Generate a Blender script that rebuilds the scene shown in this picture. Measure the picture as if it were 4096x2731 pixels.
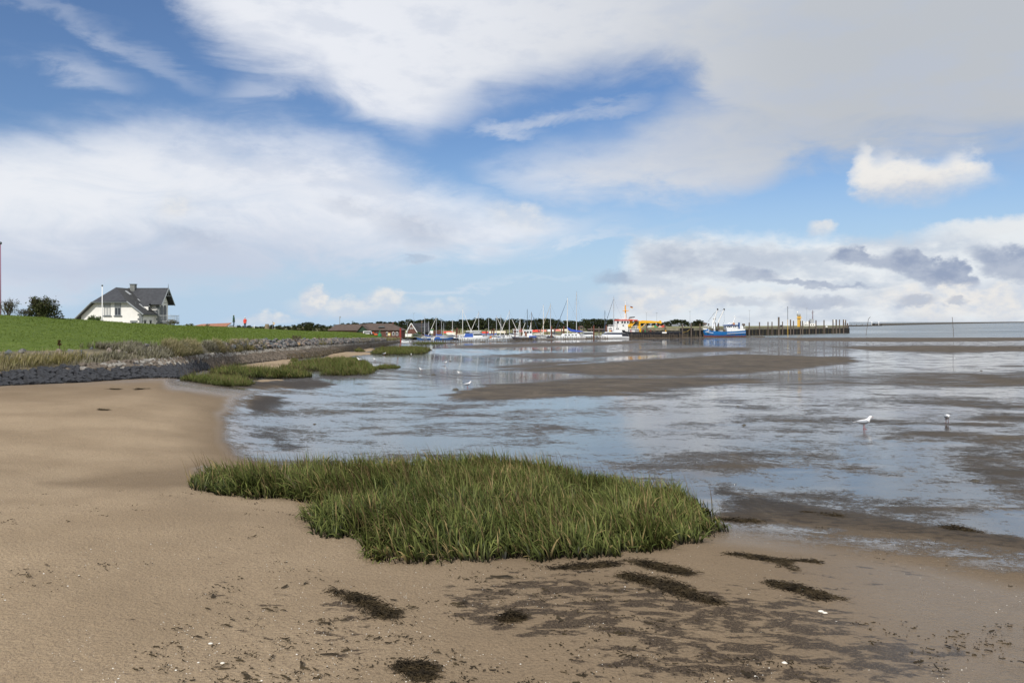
import bpy, bmesh, math, random
import numpy as np
from mathutils import Vector, Matrix

sc = bpy.context.scene
COL = sc.collection
for _o in list(bpy.data.objects):
    bpy.data.objects.remove(_o)
R = math.radians
rng = np.random.default_rng(7)
random.seed(7)

# ------------------------------------------------------------------ camera
F = 3186.0          # focal length in photo pixels (photo 4096 x 2731)
EYE = 1.65
HOR = 1287.0
cd = bpy.data.cameras.new('camera')
cam = bpy.data.objects.new('camera', cd)
COL.objects.link(cam)
cam.location = (0, 0, EYE)
cam.rotation_euler = (R(90), 0, 0)
cd.sensor_width = 36.0
cd.lens = 36.0 * F / 4096.0
cd.shift_y = -(2731 / 2 - HOR) / 4096.0
cd.clip_start = 0.1
cd.clip_end = 60000
sc.camera = cam

# ------------------------------------------------------------------ sun, exposure
SUN_EL, SUN_AZ = 38.0, -157.0       # azimuth from +Y towards +X: behind the camera, to the left
sv = Vector((math.sin(R(SUN_AZ)) * math.cos(R(SUN_EL)), math.cos(R(SUN_AZ)) * math.cos(R(SUN_EL)), math.sin(R(SUN_EL))))
ld = bpy.data.lights.new('sun', 'SUN')
ld.energy = 3.6
ld.angle = R(0.53)
ld.color = (1.0, 0.95, 0.87)
sun = bpy.data.objects.new('sun', ld)
COL.objects.link(sun)
sun.rotation_euler = (-sv).to_track_quat('-Z', 'Y').to_euler()
sun.location = (0, -20, 60)
sc.view_settings.view_transform = 'Standard'
sc.view_settings.look = 'None'
sc.view_settings.exposure = 0.0
sc.view_settings.gamma = 1.0
sc.view_settings.use_curve_mapping = False
sc.render.engine = 'CYCLES'
sc.cycles.max_bounces = 6
sc.cycles.diffuse_bounces = 2
sc.cycles.glossy_bounces = 3
sc.cycles.transparent_max_bounces = 8

def srgb(*c):
    return tuple(((v / 255) / 12.92 if v / 255 <= 0.04045 else ((v / 255 + 0.055) / 1.055) ** 2.4) for v in c)

# ------------------------------------------------------------------ node helper
class NT:
    def __init__(s, tree):
        s.t = tree
    def n(s, typ, **kw):
        nd = s.t.nodes.new(typ)
        for k, v in kw.items():
            setattr(nd, k, v)
        return nd
    def put(s, sock, v):
        if v is None:
            return
        if hasattr(v, 'is_output') or isinstance(v, bpy.types.NodeSocket):
            s.t.links.new(v, sock)
        else:
            if isinstance(v, (tuple, list)) and sock.type == 'RGBA' and len(v) == 3:
                v = (*v, 1)
            sock.default_value = v
    def math(s, op, a, b=None, c=None, clamp=False):
        nd = s.n('ShaderNodeMath', operation=op, use_clamp=clamp)
        s.put(nd.inputs[0], a); s.put(nd.inputs[1], b); s.put(nd.inputs[2], c)
        return nd.outputs[0]
    def vmath(s, op, a, b=None):
        nd = s.n('ShaderNodeVectorMath', operation=op)
        s.put(nd.inputs[0], a); s.put(nd.inputs[1], b)
        return nd.outputs['Value'] if op in ('LENGTH', 'DOT_PRODUCT') else nd.outputs[0]
    def ramp(s, v, a, b, lo=0.0, hi=1.0, smooth=True):
        nd = s.n('ShaderNodeMapRange', interpolation_type='SMOOTHSTEP' if smooth else 'LINEAR')
        nd.clamp = True
        s.put(nd.inputs[0], v); s.put(nd.inputs[1], a); s.put(nd.inputs[2], b)
        s.put(nd.inputs[3], lo); s.put(nd.inputs[4], hi)
        return nd.outputs[0]
    def noise(s, vec, scale, detail=4, rough=0.55, dist=0.0, col=False):
        nd = s.n('ShaderNodeTexNoise')
        s.put(nd.inputs['Vector'], vec)
        nd.inputs['Scale'].default_value = scale
        nd.inputs['Detail'].default_value = detail
        nd.inputs['Roughness'].default_value = rough
        nd.inputs['Distortion'].default_value = dist
        return nd.outputs[1] if col else nd.outputs[0]
    def mix(s, f, a, b):
        nd = s.n('ShaderNodeMix', data_type='RGBA')
        s.put(nd.inputs[0], f); s.put(nd.inputs[6], a); s.put(nd.inputs[7], b)
        return nd.outputs[2]
    def fmix(s, f, a, b):
        nd = s.n('ShaderNodeMix', data_type='FLOAT')
        s.put(nd.inputs[0], f); s.put(nd.inputs[2], a); s.put(nd.inputs[3], b)
        return nd.outputs[0]
    def scale(s, vec, v):
        nd = s.n('ShaderNodeMapping', vector_type='POINT')
        s.put(nd.inputs[0], vec)
        nd.inputs['Scale'].default_value = v
        return nd.outputs[0]
    def attr(s, name):
        nd = s.n('ShaderNodeAttribute', attribute_name=name)
        return nd.outputs['Fac']
    def curve(s, v, pts, x0, x1, y0, y1):
        """float curve: polyline through pts (x, y); returns y"""
        t = s.ramp(v, x0, x1, smooth=False)
        nd = s.n('ShaderNodeFloatCurve')
        c = nd.mapping.curves[0]
        P = [((x - x0) / (x1 - x0), (y - y0) / (y1 - y0)) for x, y in pts]
        P[0] = (0.0, P[0][1]); P[-1] = (1.0, P[-1][1])
        c.points[0].location = P[0]
        c.points[1].location = P[-1]
        for p in P[1:-1]:
            c.points.new(*p)
        for p in c.points:
            p.handle_type = 'VECTOR' if len(P) < 3 else 'AUTO_CLAMPED'
        nd.mapping.update()
        s.put(nd.inputs['Value'], t)
        return s.math('MULTIPLY_ADD', nd.outputs[0], y1 - y0, y0)

# ------------------------------------------------------------------ world: blue sky and the day's clouds
world = bpy.data.worlds.new('World')
sc.world = world
world.use_nodes = True
world.cycles.sampling_method = 'MANUAL'
world.cycles.sample_map_resolution = 256
world.node_tree.nodes.clear()
W = NT(world.node_tree)
SKY = 0.10
sky = W.n('ShaderNodeTexSky', sky_type='NISHITA')
sky.sun_disc = False
sky.sun_elevation = R(SUN_EL)
sky.sun_rotation = R(SUN_AZ)
sky.altitude = 0
sky.air_density = 1.0
sky.dust_density = 0.6
sky.ozone_density = 2.5
tc = W.n('ShaderNodeTexCoord')
dirv = tc.outputs['Generated']
sx = W.n('ShaderNodeSeparateXYZ'); W.put(sx.inputs[0], dirv)
az = W.math('MULTIPLY', W.math('ARCTAN2', sx.outputs[0], sx.outputs[1]), 57.29578)      # degrees, 0 ahead, + right
el = W.math('MULTIPLY', W.math('ARCSINE', sx.outputs[2]), 57.29578)                     # degrees above the horizon

def AE(vx, vy):
    """sky position seen at view pixel (2352-wide view of the photo) -> azimuth, elevation in degrees"""
    u = (vx * 1.7415 - 2048) / F
    v = (HOR - vy * 1.7415) / F
    return math.degrees(math.atan(u)), math.degrees(math.atan2(v, math.hypot(1, u)))

# warped coordinates give every cloud its ragged edge
cs = W.scale(dirv, (1, 1, 2.2))
n_big = W.noise(cs, 3.2, 3, 0.55)
n_mid = W.noise(W.scale(dirv, (1, 1, 2.6)), 11.0, 5, 0.60)
n_fine = W.noise(W.scale(dirv, (1, 1, 1.5)), 34.0, 4, 0.6)
wisp_map = W.n('ShaderNodeMapping'); W.put(wisp_map.inputs[0], dirv)
wisp_map.inputs['Rotation'].default_value = (0, R(-24), 0)
wisp_map.inputs['Scale'].default_value = (3.0, 3.0, 9.0)
n_wisp = W.noise(wisp_map.outputs[0], 2.4, 6, 0.62, 0.8)
def ctr(v):
    return W.math('SUBTRACT', v, 0.5)
def warp(base, terms):
    for nz, amp in terms:
        base = W.math('MULTIPLY_ADD', ctr(nz), amp, base)
    return base
el_s = warp(el, ((n_mid, 2.6), (n_wisp, 3.4)))              # soft sheet clouds
az_s = warp(az, ((n_big, 9.0), (n_wisp, 3.0)))
el_c = warp(el, ((n_mid, 1.7), (n_fine, 1.6)))              # heaped clouds
az_c = warp(az, ((n_fine, 1.8), (n_mid, 1.2)))

def edge_curve(pts, a):
    P = [AE(*p) for p in pts]
    return W.curve(a, P, P[0][0], P[-1][0], -10.0, 40.0)
def band(top, bot, a, e, st, sb, sl=1.0, sr=1.0):
    """1 inside the region between two skyline curves, with soft edges (degrees)"""
    m = None
    if top:
        t = edge_curve(top, a)
        m = W.ramp(W.math('SUBTRACT', t, e), -st * 0.5, st)
    if bot:
        b = edge_curve(bot, a)
        mb = W.ramp(W.math('SUBTRACT', e, b), -sb * 0.5, sb)
        m = mb if m is None else W.math('MULTIPLY', m, mb)
    pts = top or bot
    x0, x1 = AE(*pts[0])[0], AE(*pts[-1])[0]
    if sl:
        m = W.math('MULTIPLY', m, W.ramp(a, x0 - sl * 0.3, x0 + sl))
    if sr:
        m = W.math('MULTIPLY', m, W.ramp(a, x1 - sr, x1 + sr * 0.3, 1.0, 0.0))
    return m
def blob(vx, vy, rx, ry, a, e, rot=0.0, soft=0.8):
    A, E = AE(vx, vy)
    k = 1.7415 / F * 57.3
    cx = W.n('ShaderNodeCombineXYZ'); W.put(cx.inputs[0], a); W.put(cx.inputs[1], e)
    mp = W.n('ShaderNodeMapping', vector_type='TEXTURE')
    W.put(mp.inputs[0], cx.outputs[0])
    mp.inputs['Location'].default_value = (A, E, 0)
    mp.inputs['Rotation'].default_value = (0, 0, R(rot))
    mp.inputs['Scale'].default_value = (rx * k, ry * k, 1)
    return W.ramp(W.vmath('LENGTH', mp.outputs[0]), 1.0 - soft * 0.6, 1.0 + soft * 0.4, 1.0, 0.0)
def mul(*v):
    r = v[0]
    for x in v[1:]:
        r = W.math('MULTIPLY', r, x)
    return r
def mx(*v):
    r = v[0]
    for x in v[1:]:
        r = W.math('MAXIMUM', r, x)
    return r

K = SKY
def cc(*c):
    """cloud colour as it should appear, before the background strength"""
    return tuple(v / K for v in srgb(*c))

# --- the clear sky
col = sky.outputs[0]
tint = W.n('ShaderNodeMix', data_type='RGBA', blend_type='MULTIPLY')
W.put(tint.inputs[0], 1.0); W.put(tint.inputs[6], col); W.put(tint.inputs[7], (0.74, 0.86, 1.04))
col = tint.outputs[2]
col = W.mix(W.ramp(el, 13.0, -1.0, 0.0, 0.95), col, cc(184, 209, 233))          # moist air low over the sea

# --- the rest of the sky, outside the photograph: the same broken cloud
view_w = mul(W.ramp(az, -52.0, -40.0), W.ramp(az, 40.0, 52.0, 1.0, 0.0), W.ramp(el, 25.0, 36.0, 1.0, 0.0))
gen = W.math('MULTIPLY', W.ramp(warp(n_big, ((n_wisp, 0.35),)), 0.42, 0.66), W.math('SUBTRACT', 1.0, view_w))
# --- high sheet: top right of the view
U = band(None, [(-900, -500), (250, -200), (370, -20), (450, 85), (600, 165), (800, 240), (900, 305), (960, 320), (1060, 280), (1180, 225),
                (1300, 190), (1450, 165), (1540, 190), (1640, 300), (1800, 345), (2000, 350), (2352, 345), (3200, 340)], az_s, el_s, 1, 2.8, 0, 0)
T = band([(1090, 405), (1200, 372), (1330, 335), (1450, 285), (1560, 215), (1700, 170), (1950, 150), (2400, 150)],
         [(1090, 405), (1180, 435), (1300, 458), (1450, 470), (1600, 462), (1700, 440), (1800, 390), (1950, 365), (2400, 350)], az_s, el_s, 3.0, 1.8, 2.5, 4)
B = band([(-900, 300), (0, 296), (120, 285), (300, 270), (600, 285), (800, 312), (920, 375), (1050, 430), (1250, 480), (1450, 520), (1700, 560)],
         [(-900, 700), (0, 700), (350, 672), (700, 636), (950, 612), (1150, 592), (1300, 560), (1450, 528), (1700, 560)], az_s, el_s, 3.0, 1.6, 0, 6.0)
Wi = mx(mul(blob(1330, 265, 150, 16, az_s, el_s, 9, 1.6), 0.55), mul(blob(1210, 290, 80, 16, az_s, el_s, -12, 1.7), 0.5),
        mul(blob(160, 158, 90, 26, az_s, el_s, -8, 1.7), 0.42), mul(blob(230, 75, 210, 20, az_s, el_s, -22, 1.7), 0.30),
        mul(blob(620, 205, 120, 45, az_s, el_s, 20, 1.6), 0.42), mul(blob(1000, 545, 330, 34, az_s, el_s, 4, 1.6), 0.55),
        mul(blob(1240, 560, 280, 12, az_s, el_s, 8, 1.6), 0.5), mul(blob(1050, 662, 260, 8, az_s, el_s, 5, 1.6), 0.35))
tex = W.ramp(warp(n_wisp, ((n_mid, 0.5),)), 0.22, 0.62, 0.72, 1.0)
Bv = W.ramp(n_wisp, 0.30, 0.60, 0.80, 1.0)
sheet = mx(U, mul(T, 0.93, tex), mul(B, 0.95, Bv), mul(Wi, W.ramp(n_wisp, 0.3, 0.6)), mul(gen, 0.92))
# colour of the sheet: bright to the left, a grey rain veil to the upper right
gr = mx(blob(2380, 190, 1080, 520, az, el, -12, 1.5), mul(blob(1690, 230, 430, 140, az, el, -18, 1.6), 0.36))
shc = W.mix(W.ramp(W.math('MULTIPLY_ADD', ctr(n_big), 0.35, gr), 0.05, 1.0), cc(233, 236, 243), cc(189, 194, 201))
bl = mx(mul(blob(250, 600, 700, 85, az, el_s, 0, 1.4), 0.75), mul(blob(560, 555, 260, 50, az, el_s, 0, 1.5), 0.5),
        mul(W.ramp(n_mid, 0.45, 0.66), 0.32))
shc = W.mix(bl, shc, cc(182, 194, 216))
shc = W.mix(mul(blob(110, 430, 330, 110, az, el_s, 10, 1.6), 0.7), shc, cc(240, 242, 246))
col = W.mix(sheet, col, shc)
# --- low white bank over the harbour and the sea
C = band([(1380, 640), (1440, 560), (1480, 538), (1600, 536), (1750, 542), (1900, 548), (2050, 540), (2130, 524), (2250, 505), (2352, 488), (3200, 470)],
         None, az_s, el_c, 0.9, 1, 2.5, 0)
C = mul(C, W.ramp(W.math('MULTIPLY_ADD', n_mid, 0.8, mul(n_big, 0.4)), 0.36, 0.66, 0.45, 1.0))
col = W.mix(mul(C, 0.92), col, W.mix(W.ramp(n_mid, 0.40, 0.62), cc(240, 242, 243), cc(204, 212, 223)))
tongue = band([(2110, 522), (2200, 505), (2352, 485), (3200, 470)], [(2110, 526), (2200, 535), (2352, 560), (3200, 560)], az_s, el_c, 0.5, 0.8, 1.5, 0)
col = W.mix(mul(tongue, 0.85), col, cc(233, 236, 238))
# --- heaped clouds: white ones
Dm = mx(band([(1945, 425), (1962, 352), (1985, 335), (2010, 352), (2050, 340), (2110, 352), (2165, 360), (2205, 338), (2245, 350), (2290, 398), (2345, 412)],
             [(1945, 440), (1975, 462), (2050, 466), (2120, 462), (2200, 442), (2280, 420), (2345, 412)], az_c, el_c, 1.1, 1.5, 1.0, 1.8))
dsh = W.ramp(warp(el, ((n_mid, 3.0), (n_fine, 2.0))), AE(2100, 460)[1] - 0.3, AE(2100, 385)[1])
col = W.mix(mul(Dm, W.ramp(n_fine, 0.22, 0.5, 0.72, 1.0)), col, W.mix(dsh, cc(208, 208, 213), cc(238, 236, 233)))
puffs = mx(blob(722, 692, 34, 32, az_c, el_c, 0, 0.7), mul(blob(790, 706, 110, 22, az_c, el_c, 0, 1.0), 0.8), mul(blob(880, 694, 46, 26, az_c, el_c, 0, 0.9), 0.85),
           mul(blob(600, 735, 70, 14, az_c, el_c, 0, 1.0), 0.7), mul(blob(1190, 500, 80, 32, az_c, el_c, -16, 1.0), 0.55), mul(blob(1882, 528, 28, 18, az_c, el_c, 0, 0.9), 0.8),
           mul(blob(1540, 690, 170, 34, az_c, el_c, 0, 0.9), 0.75), mul(blob(2230, 690, 190, 40, az_c, el_c, 0, 0.7), 0.95), mul(blob(410, 470, 40, 26, az_c, el_c, 30, 1.4), 0.6),
           mul(blob(1850, 690, 150, 22, az_c, el_c, 0, 1.0), 0.5), mul(blob(1000, 705, 90, 16, az_c, el_c, 0, 1.1), 0.5))
col = W.mix(mul(puffs, 0.9), col, W.mix(W.ramp(n_fine, 0.36, 0.62), cc(236, 233, 229), cc(206, 214, 226)))
# --- heaped clouds: grey ones in shade
dk = mx(band([(1895, 592), (1920, 575), (1965, 566), (2000, 582), (2040, 578), (2085, 556), (2125, 568), (2150, 592), (2200, 602), (2262, 648)],
             [(1895, 596), (1950, 608), (2030, 622), (2100, 640), (2170, 664), (2230, 664), (2262, 650)], az_c, el_c, 0.35, 0.5, 0.3, 0.3),
        mul(blob(2325, 605, 80, 30, az_c, el_c, -20, 0.7), 0.9), mul(blob(1735, 628, 55, 24, az_c, el_c, -12, 0.8), 0.75),
        mul(blob(1860, 652, 130, 8, az_c, el_c, -3, 0.9), 0.8), mul(blob(1560, 600, 95, 32, az_c, el_c, -6, 1.0), 0.5), mul(blob(1730, 585, 120, 20, az_c, el_c, -6, 1.1), 0.35),
        mul(blob(1412, 640, 46, 18, az_c, el_c, 0, 0.9), 0.5), mul(blob(1880, 692, 80, 14, az_c, el_c, 0, 0.8), 0.65), mul(blob(2102, 692, 34, 12, az_c, el_c, 0, 0.8), 0.6),
        mul(blob(2190, 700, 20, 7, az_c, el_c, 0, 0.8), 0.5), mul(blob(955, 530, 100, 38, az_c, el_c, -12, 1.2), 0.42), mul(blob(440, 545, 80, 22, az_c, el_c, -16, 1.3), 0.3),
        mul(blob(960, 594, 34, 9, az_c, el_c, 0, 1.0), 0.45), mul(blob(1700, 700, 70, 10, az_c, el_c, 0, 1.0), 0.4), mul(blob(800, 480, 60, 20, az_c, el_c, -10, 1.3), 0.3))
col = W.mix(mul(dk, 0.96), col, W.mix(W.ramp(n_fine, 0.35, 0.65), cc(148, 162, 188), cc(176, 186, 204)))
# below the horizon: never seen, keeps the light even
col = W.mix(W.ramp(el, -8.0, -3.0, 1.0, 0.0), col, cc(150, 160, 168))
bg = W.n('ShaderNodeBackground')
W.put(bg.inputs[0], col)
bg.inputs[1].default_value = SKY
wo = W.n('ShaderNodeOutputWorld')
world.node_tree.links.new(bg.outputs[0], wo.inputs[0])

# ================================================================== helpers
def P(px, py, d):
    """world point that the photo shows at pixel (px, py), standing d metres ahead"""
    return ((px - 2048) / F * d, d, EYE - (py - HOR) / F * d)
def X(px, d): return (px - 2048) / F * d
def Z(py, d): return EYE - (py - HOR) / F * d

MATS = {}
def mat(name, color, rough=0.7, noise=0.0, nscale=3.0, metal=0.0, bump=0.0, bscale=20.0, spec=0.4, color2=None, trans=0.0, coat=0.0):
    if name in MATS:
        return MATS[name]
    m = bpy.data.materials.new(name)
    m.use_nodes = True
    N = NT(m.node_tree)
    b = m.node_tree.nodes['Principled BSDF']
    c = color
    tco = N.n('ShaderNodeTexCoord').outputs['Object']
    if color2 is not None or noise:
        nz = N.noise(tco, nscale, 5, 0.6)
        c2 = color2 if color2 is not None else tuple(v * (1 - noise) for v in color)
        c = N.mix(N.ramp(nz, 0.35, 0.65), color, c2)
    N.put(b.inputs['Base Color'], c)
    b.inputs['Roughness'].default_value = rough
    b.inputs['Metallic'].default_value = metal
    b.inputs['Specular IOR Level'].default_value = spec
    b.inputs['Coat Weight'].default_value = coat
    if bump:
        bn = N.n('ShaderNodeBump')
        bn.inputs['Strength'].default_value = bump
        bn.inputs['Distance'].default_value = 0.05
        N.put(bn.inputs['Height'], N.noise(tco, bscale, 4, 0.6))
        N.put(b.inputs['Normal'], bn.outputs[0])
    MATS[name] = m
    return m

class MB:
    def __init__(s):
        s.v = []; s.f = []
    def add(s, V, Fc):
        o = len(s.v)
        s.v += [tuple(p) for p in V]
        s.f += [tuple(i + o for i in f) for f in Fc]
        return s
    def box(s, x0, x1, y0, y1, z0, z1):
        V = [(x, y, z) for z in (z0, z1) for y in (y0, y1) for x in (x0, x1)]
        return s.add(V, [(0, 2, 3, 1), (4, 5, 7, 6), (0, 1, 5, 4), (2, 6, 7, 3), (0, 4, 6, 2), (1, 3, 7, 5)])
    def tube(s, p0, p1, r0, r1=None, n=8, cap=True):
        r1 = r0 if r1 is None else r1
        p0 = Vector(p0); p1 = Vector(p1)
        ax = (p1 - p0).normalized()
        t = Vector((0, 0, 1)) if abs(ax.z) < 0.9 else Vector((1, 0, 0))
        a = ax.cross(t).normalized(); b = ax.cross(a)
        V = []
        for p, r in ((p0, r0), (p1, r1)):
            for k in range(n):
                w = 2 * math.pi * k / n
                V.append(p + a * (math.cos(w) * r) + b * (math.sin(w) * r))
        Fc = [(k, (k + 1) % n, n + (k + 1) % n, n + k) for k in range(n)]
        if cap:
            Fc += [tuple(range(n))[::-1], tuple(range(n, 2 * n))]
        return s.add(V, Fc)
    def path(s, pts, r, n=5):
        for a, b in zip(pts[:-1], pts[1:]):
            s.tube(a, b, r, r, n)
        return s
    def prism(s, poly, y0, y1):
        """polygon in the x-z plane pushed from y0 to y1"""
        n = len(poly)
        V = [(x, y0, z) for x, z in poly] + [(x, y1, z) for x, z in poly]
        Fc = [tuple(range(n)), tuple(range(n, 2 * n))[::-1]] + [((k + 1) % n, k, n + k, n + (k + 1) % n) for k in range(n)]
        return s.add(V, Fc)
    def prism_x(s, poly, x0, x1):
        """polygon in the y-z plane pushed from x0 to x1"""
        n = len(poly)
        V = [(x0, y, z) for y, z in poly] + [(x1, y, z) for y, z in poly]
        Fc = [tuple(range(n))[::-1], tuple(range(n, 2 * n))] + [(k, (k + 1) % n, n + (k + 1) % n, n + k) for k in range(n)]
        return s.add(V, Fc)
    def slab(s, quad, t):
        """a flat polygon given thickness t along its normal"""
        q = [Vector(p) for p in quad]
        nn = (q[1] - q[0]).cross(q[-1] - q[0]).normalized()
        n = len(q)
        V = q + [p - nn * t for p in q]
        Fc = [tuple(range(n)), tuple(range(n, 2 * n))[::-1]] + [((k + 1) % n, k, n + k, n + (k + 1) % n) for k in range(n)]
        return s.add(V, Fc)
    def loft(s, rings, closed=True, cap=True):
        n = len(rings[0])
        V = [p for r in rings for p in r]
        Fc = []
        for i in range(len(rings) - 1):
            for k in range(n if closed else n - 1):
                k2 = (k + 1) % n
                Fc.append((i * n + k, i * n + k2, (i + 1) * n + k2, (i + 1) * n + k))
        if cap:
            Fc += [tuple(range(n))[::-1], tuple(range((len(rings) - 1) * n, len(rings) * n))]
        return s.add(V, Fc)
    def ball(s, c, rx, ry, rz, nu=8, nv=6):
        rings = []
        for j in range(1, nv):
            t = math.pi * j / nv
            rings.append([(c[0] + rx * math.sin(t) * math.cos(2 * math.pi * k / nu), c[1] + ry * math.sin(t) * math.sin(2 * math.pi * k / nu),
                           c[2] - rz * math.cos(t)) for k in range(nu)])
        return s.loft(rings)
    def xf(s, M):
        s.v = [tuple(M @ Vector(p)) for p in s.v]
        return s
    def mesh(s, name, off=(0, 0, 0), smooth=False):
        me = bpy.data.meshes.new(name)
        me.from_pydata([(a - off[0], b - off[1], c - off[2]) for a, b, c in s.v], [], s.f)
        bm = bmesh.new(); bm.from_mesh(me)
        bmesh.ops.recalc_face_normals(bm, faces=bm.faces)
        bm.to_mesh(me); bm.free()
        if smooth:
            me.shade_smooth()
        return me

def link(name, data, parent=None, m=None):
    o = bpy.data.objects.new(name, data)
    COL.objects.link(o)
    if parent is not None:
        o.parent = parent
    if m is not None and data is not None and not data.materials:
        data.materials.append(m)
    return o
def tag(o, label, cat=None, group=None, kind=None):
    if label: o['label'] = label
    if cat: o['category'] = cat
    if group: o['group'] = group
    if kind: o['kind'] = kind
    return o
class Thing:
    """an Empty at the thing's base; its parts are given in world coordinates"""
    def __init__(s, name, label, cat, loc, group=None):
        s.o = link(name, None)
        s.o.empty_display_size = 0.2
        s.loc = tuple(loc)
        s.o.location = s.loc
        tag(s.o, label, cat, group)
    def part(s, name, mb, m, parent=None, smooth=False, label=None):
        o = link(name, mb.mesh(name, s.loc, smooth), parent or s.o, m)
        if label: o['label'] = label
        return o
def copy_tree(o, parent=None):
    c = o.copy(); COL.objects.link(c)
    c.parent = parent
    for ch in o.children:
        copy_tree(ch, c)
    return c
def np_mesh(name, V, faces_n, idx, attrs=None, smooth=False):
    """fast mesh from numpy: V (n,3); idx flat loop indices; faces_n corners per face (constant)"""
    me = bpy.data.meshes.new(name)
    nf = len(idx) // faces_n
    me.vertices.add(len(V)); me.loops.add(len(idx)); me.polygons.add(nf)
    me.vertices.foreach_set('co', np.ascontiguousarray(V, dtype=np.float32).ravel())
    me.loops.foreach_set('vertex_index', np.ascontiguousarray(idx, dtype=np.int32))
    me.polygons.foreach_set('loop_start', np.arange(0, len(idx), faces_n, dtype=np.int32))
    me.polygons.foreach_set('loop_total', np.full(nf, faces_n, dtype=np.int32))
    me.update(calc_edges=True)
    if smooth:
        me.polygons.foreach_set('use_smooth', np.ones(nf, dtype=bool))
    for k, a in (attrs or {}).items():
        at = me.attributes.new(k, 'FLOAT', 'POINT')
        at.data.foreach_set('value', np.ascontiguousarray(a, dtype=np.float32))
    return me

# ---- numpy noise
def _hash(ix, iy, seed):
    h = (ix.astype(np.int64) * 374761393 + iy.astype(np.int64) * 668265263 + seed * 1442695041) & 0xffffffff
    h = ((h ^ (h >> 13)) * 1274126177) & 0xffffffff
    return ((h ^ (h >> 16)) & 0xffff) / 65535.0
def vnoise(x, y, seed=0):
    ix = np.floor(x); iy = np.floor(y)
    fx = x - ix; fy = y - iy
    fx = fx * fx * (3 - 2 * fx); fy = fy * fy * (3 - 2 * fy)
    a = _hash(ix, iy, seed); b = _hash(ix + 1, iy, seed); c = _hash(ix, iy + 1, seed); d = _hash(ix + 1, iy + 1, seed)
    return (a * (1 - fx) + b * fx) * (1 - fy) + (c * (1 - fx) + d * fx) * fy
def fbm(x, y, o=4, seed=0):
    r = 0; a = 0.5; t = 0
    for k in range(o):
        r = r + a * vnoise(x * 2 ** k, y * 2 ** k, seed + k * 17); t += a; a *= 0.5
    return r / t
def sstep(v, a, b):
    t = np.clip((v - a) / (b - a), 0, 1)
    return t * t * (3 - 2 * t)
def poly_sdf(x, y, pts, ky=1.0):
    """signed distance to a polygon, positive inside"""
    px = np.array([p[0] for p in pts], float); py = np.array([p[1] for p in pts], float) * ky
    y = y * ky
    d = np.full(x.shape, 1e9); ins = np.zeros(x.shape, bool)
    n = len(px)
    for i in range(n):
        j = (i + 1) % n
        ex, ey = px[j] - px[i], py[j] - py[i]
        wx, wy = x - px[i], y - py[i]
        t = np.clip((wx * ex + wy * ey) / (ex * ex + ey * ey + 1e-9), 0, 1)
        d = np.minimum(d, (wx - ex * t) ** 2 + (wy - ey * t) ** 2)
        c = ((py[i] > y) != (py[j] > y)) & (x < ex * (y - py[i]) / (ey + 1e-12) + px[i])
        ins ^= c
    d = np.sqrt(d)
    return np.where(ins, d, -d)

# ================================================================== the shore: lines of the bank, seen pixel and distance ahead
R0 = [(-900, 1590, 17.5), (-400, 1567, 18.6), (0, 1545, 20.0), (298, 1531, 21.6), (536, 1514, 23.4), (722, 1512, 24.5), (770, 1492, 30), (813, 1481, 33.7), (890, 1474, 38), (959, 1456, 44),
      (1087, 1443, 52), (1164, 1435, 57), (1265, 1428, 66), (1334, 1414, 76.5), (1400, 1404, 91), (1500, 1388, 125), (1600, 1372, 182)]
R1 = [(-900, 1530, 18.6), (-400, 1512, 19.8), (0, 1493, 21.3), (298, 1467, 23.2), (536, 1444, 25.5), (640, 1441, 27.5), (740, 1432, 32), (819, 1420, 36.5), (880, 1416, 41), (938, 1414, 46.5),
      (1057, 1400, 55), (1146, 1394, 60.5), (1250, 1383, 70), (1320, 1380, 80), (1400, 1375, 95), (1500, 1368, 130), (1600, 1362, 186)]
R2 = [(-900, 1425, 22.0), (-400, 1412, 23.5), (0, 1400, 25), (298, 1389, 26.5), (536, 1381, 29), (640, 1377, 31), (740, 1375, 35), (819, 1373, 39.5), (880, 1371, 44), (938, 1369, 49.5),
      (1057, 1366, 58.5), (1146, 1365, 64), (1250, 1362, 73.5), (1320, 1360, 84), (1400, 1358, 99), (1500, 1355, 134), (1600, 1352, 190)]
CR = [(-1100, 1212, 36), (-450, 1236, 41), (0, 1259, 46), (298, 1276, 56), (536, 1292, 66), (640, 1297, 73), (740, 1302, 80), (819, 1305, 92), (880, 1307, 102), (938, 1309, 112),
      (1057, 1315, 126), (1146, 1320, 136), (1250, 1325, 150), (1320, 1326, 160), (1400, 1328, 172), (1459, 1334, 184), (1517, 1349, 200)]
def smooth_line(L, n=240):
    A = np.array([P(*p) for p in L])
    t = np.concatenate([[0], np.cumsum(np.linalg.norm(np.diff(A, axis=0), axis=1) ** 0.5)]); t /= t[-1]
    tt = np.linspace(0, 1, n)
    # catmull-rom style via cubic hermite with finite-difference tangents
    m = np.gradient(A, t, axis=0)
    i = np.clip(np.searchsorted(t, tt) - 1, 0, len(t) - 2)
    h = (t[i + 1] - t[i])[:, None]; s = ((tt - t[i])[:, None]) / h
    return (2 * s**3 - 3 * s**2 + 1) * A[i] + (s**3 - 2 * s**2 + s) * h * m[i] * 0.6 + (-2 * s**3 + 3 * s**2) * A[i + 1] + (s**3 - s**2) * h * m[i + 1] * 0.6
NS = 260
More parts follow.
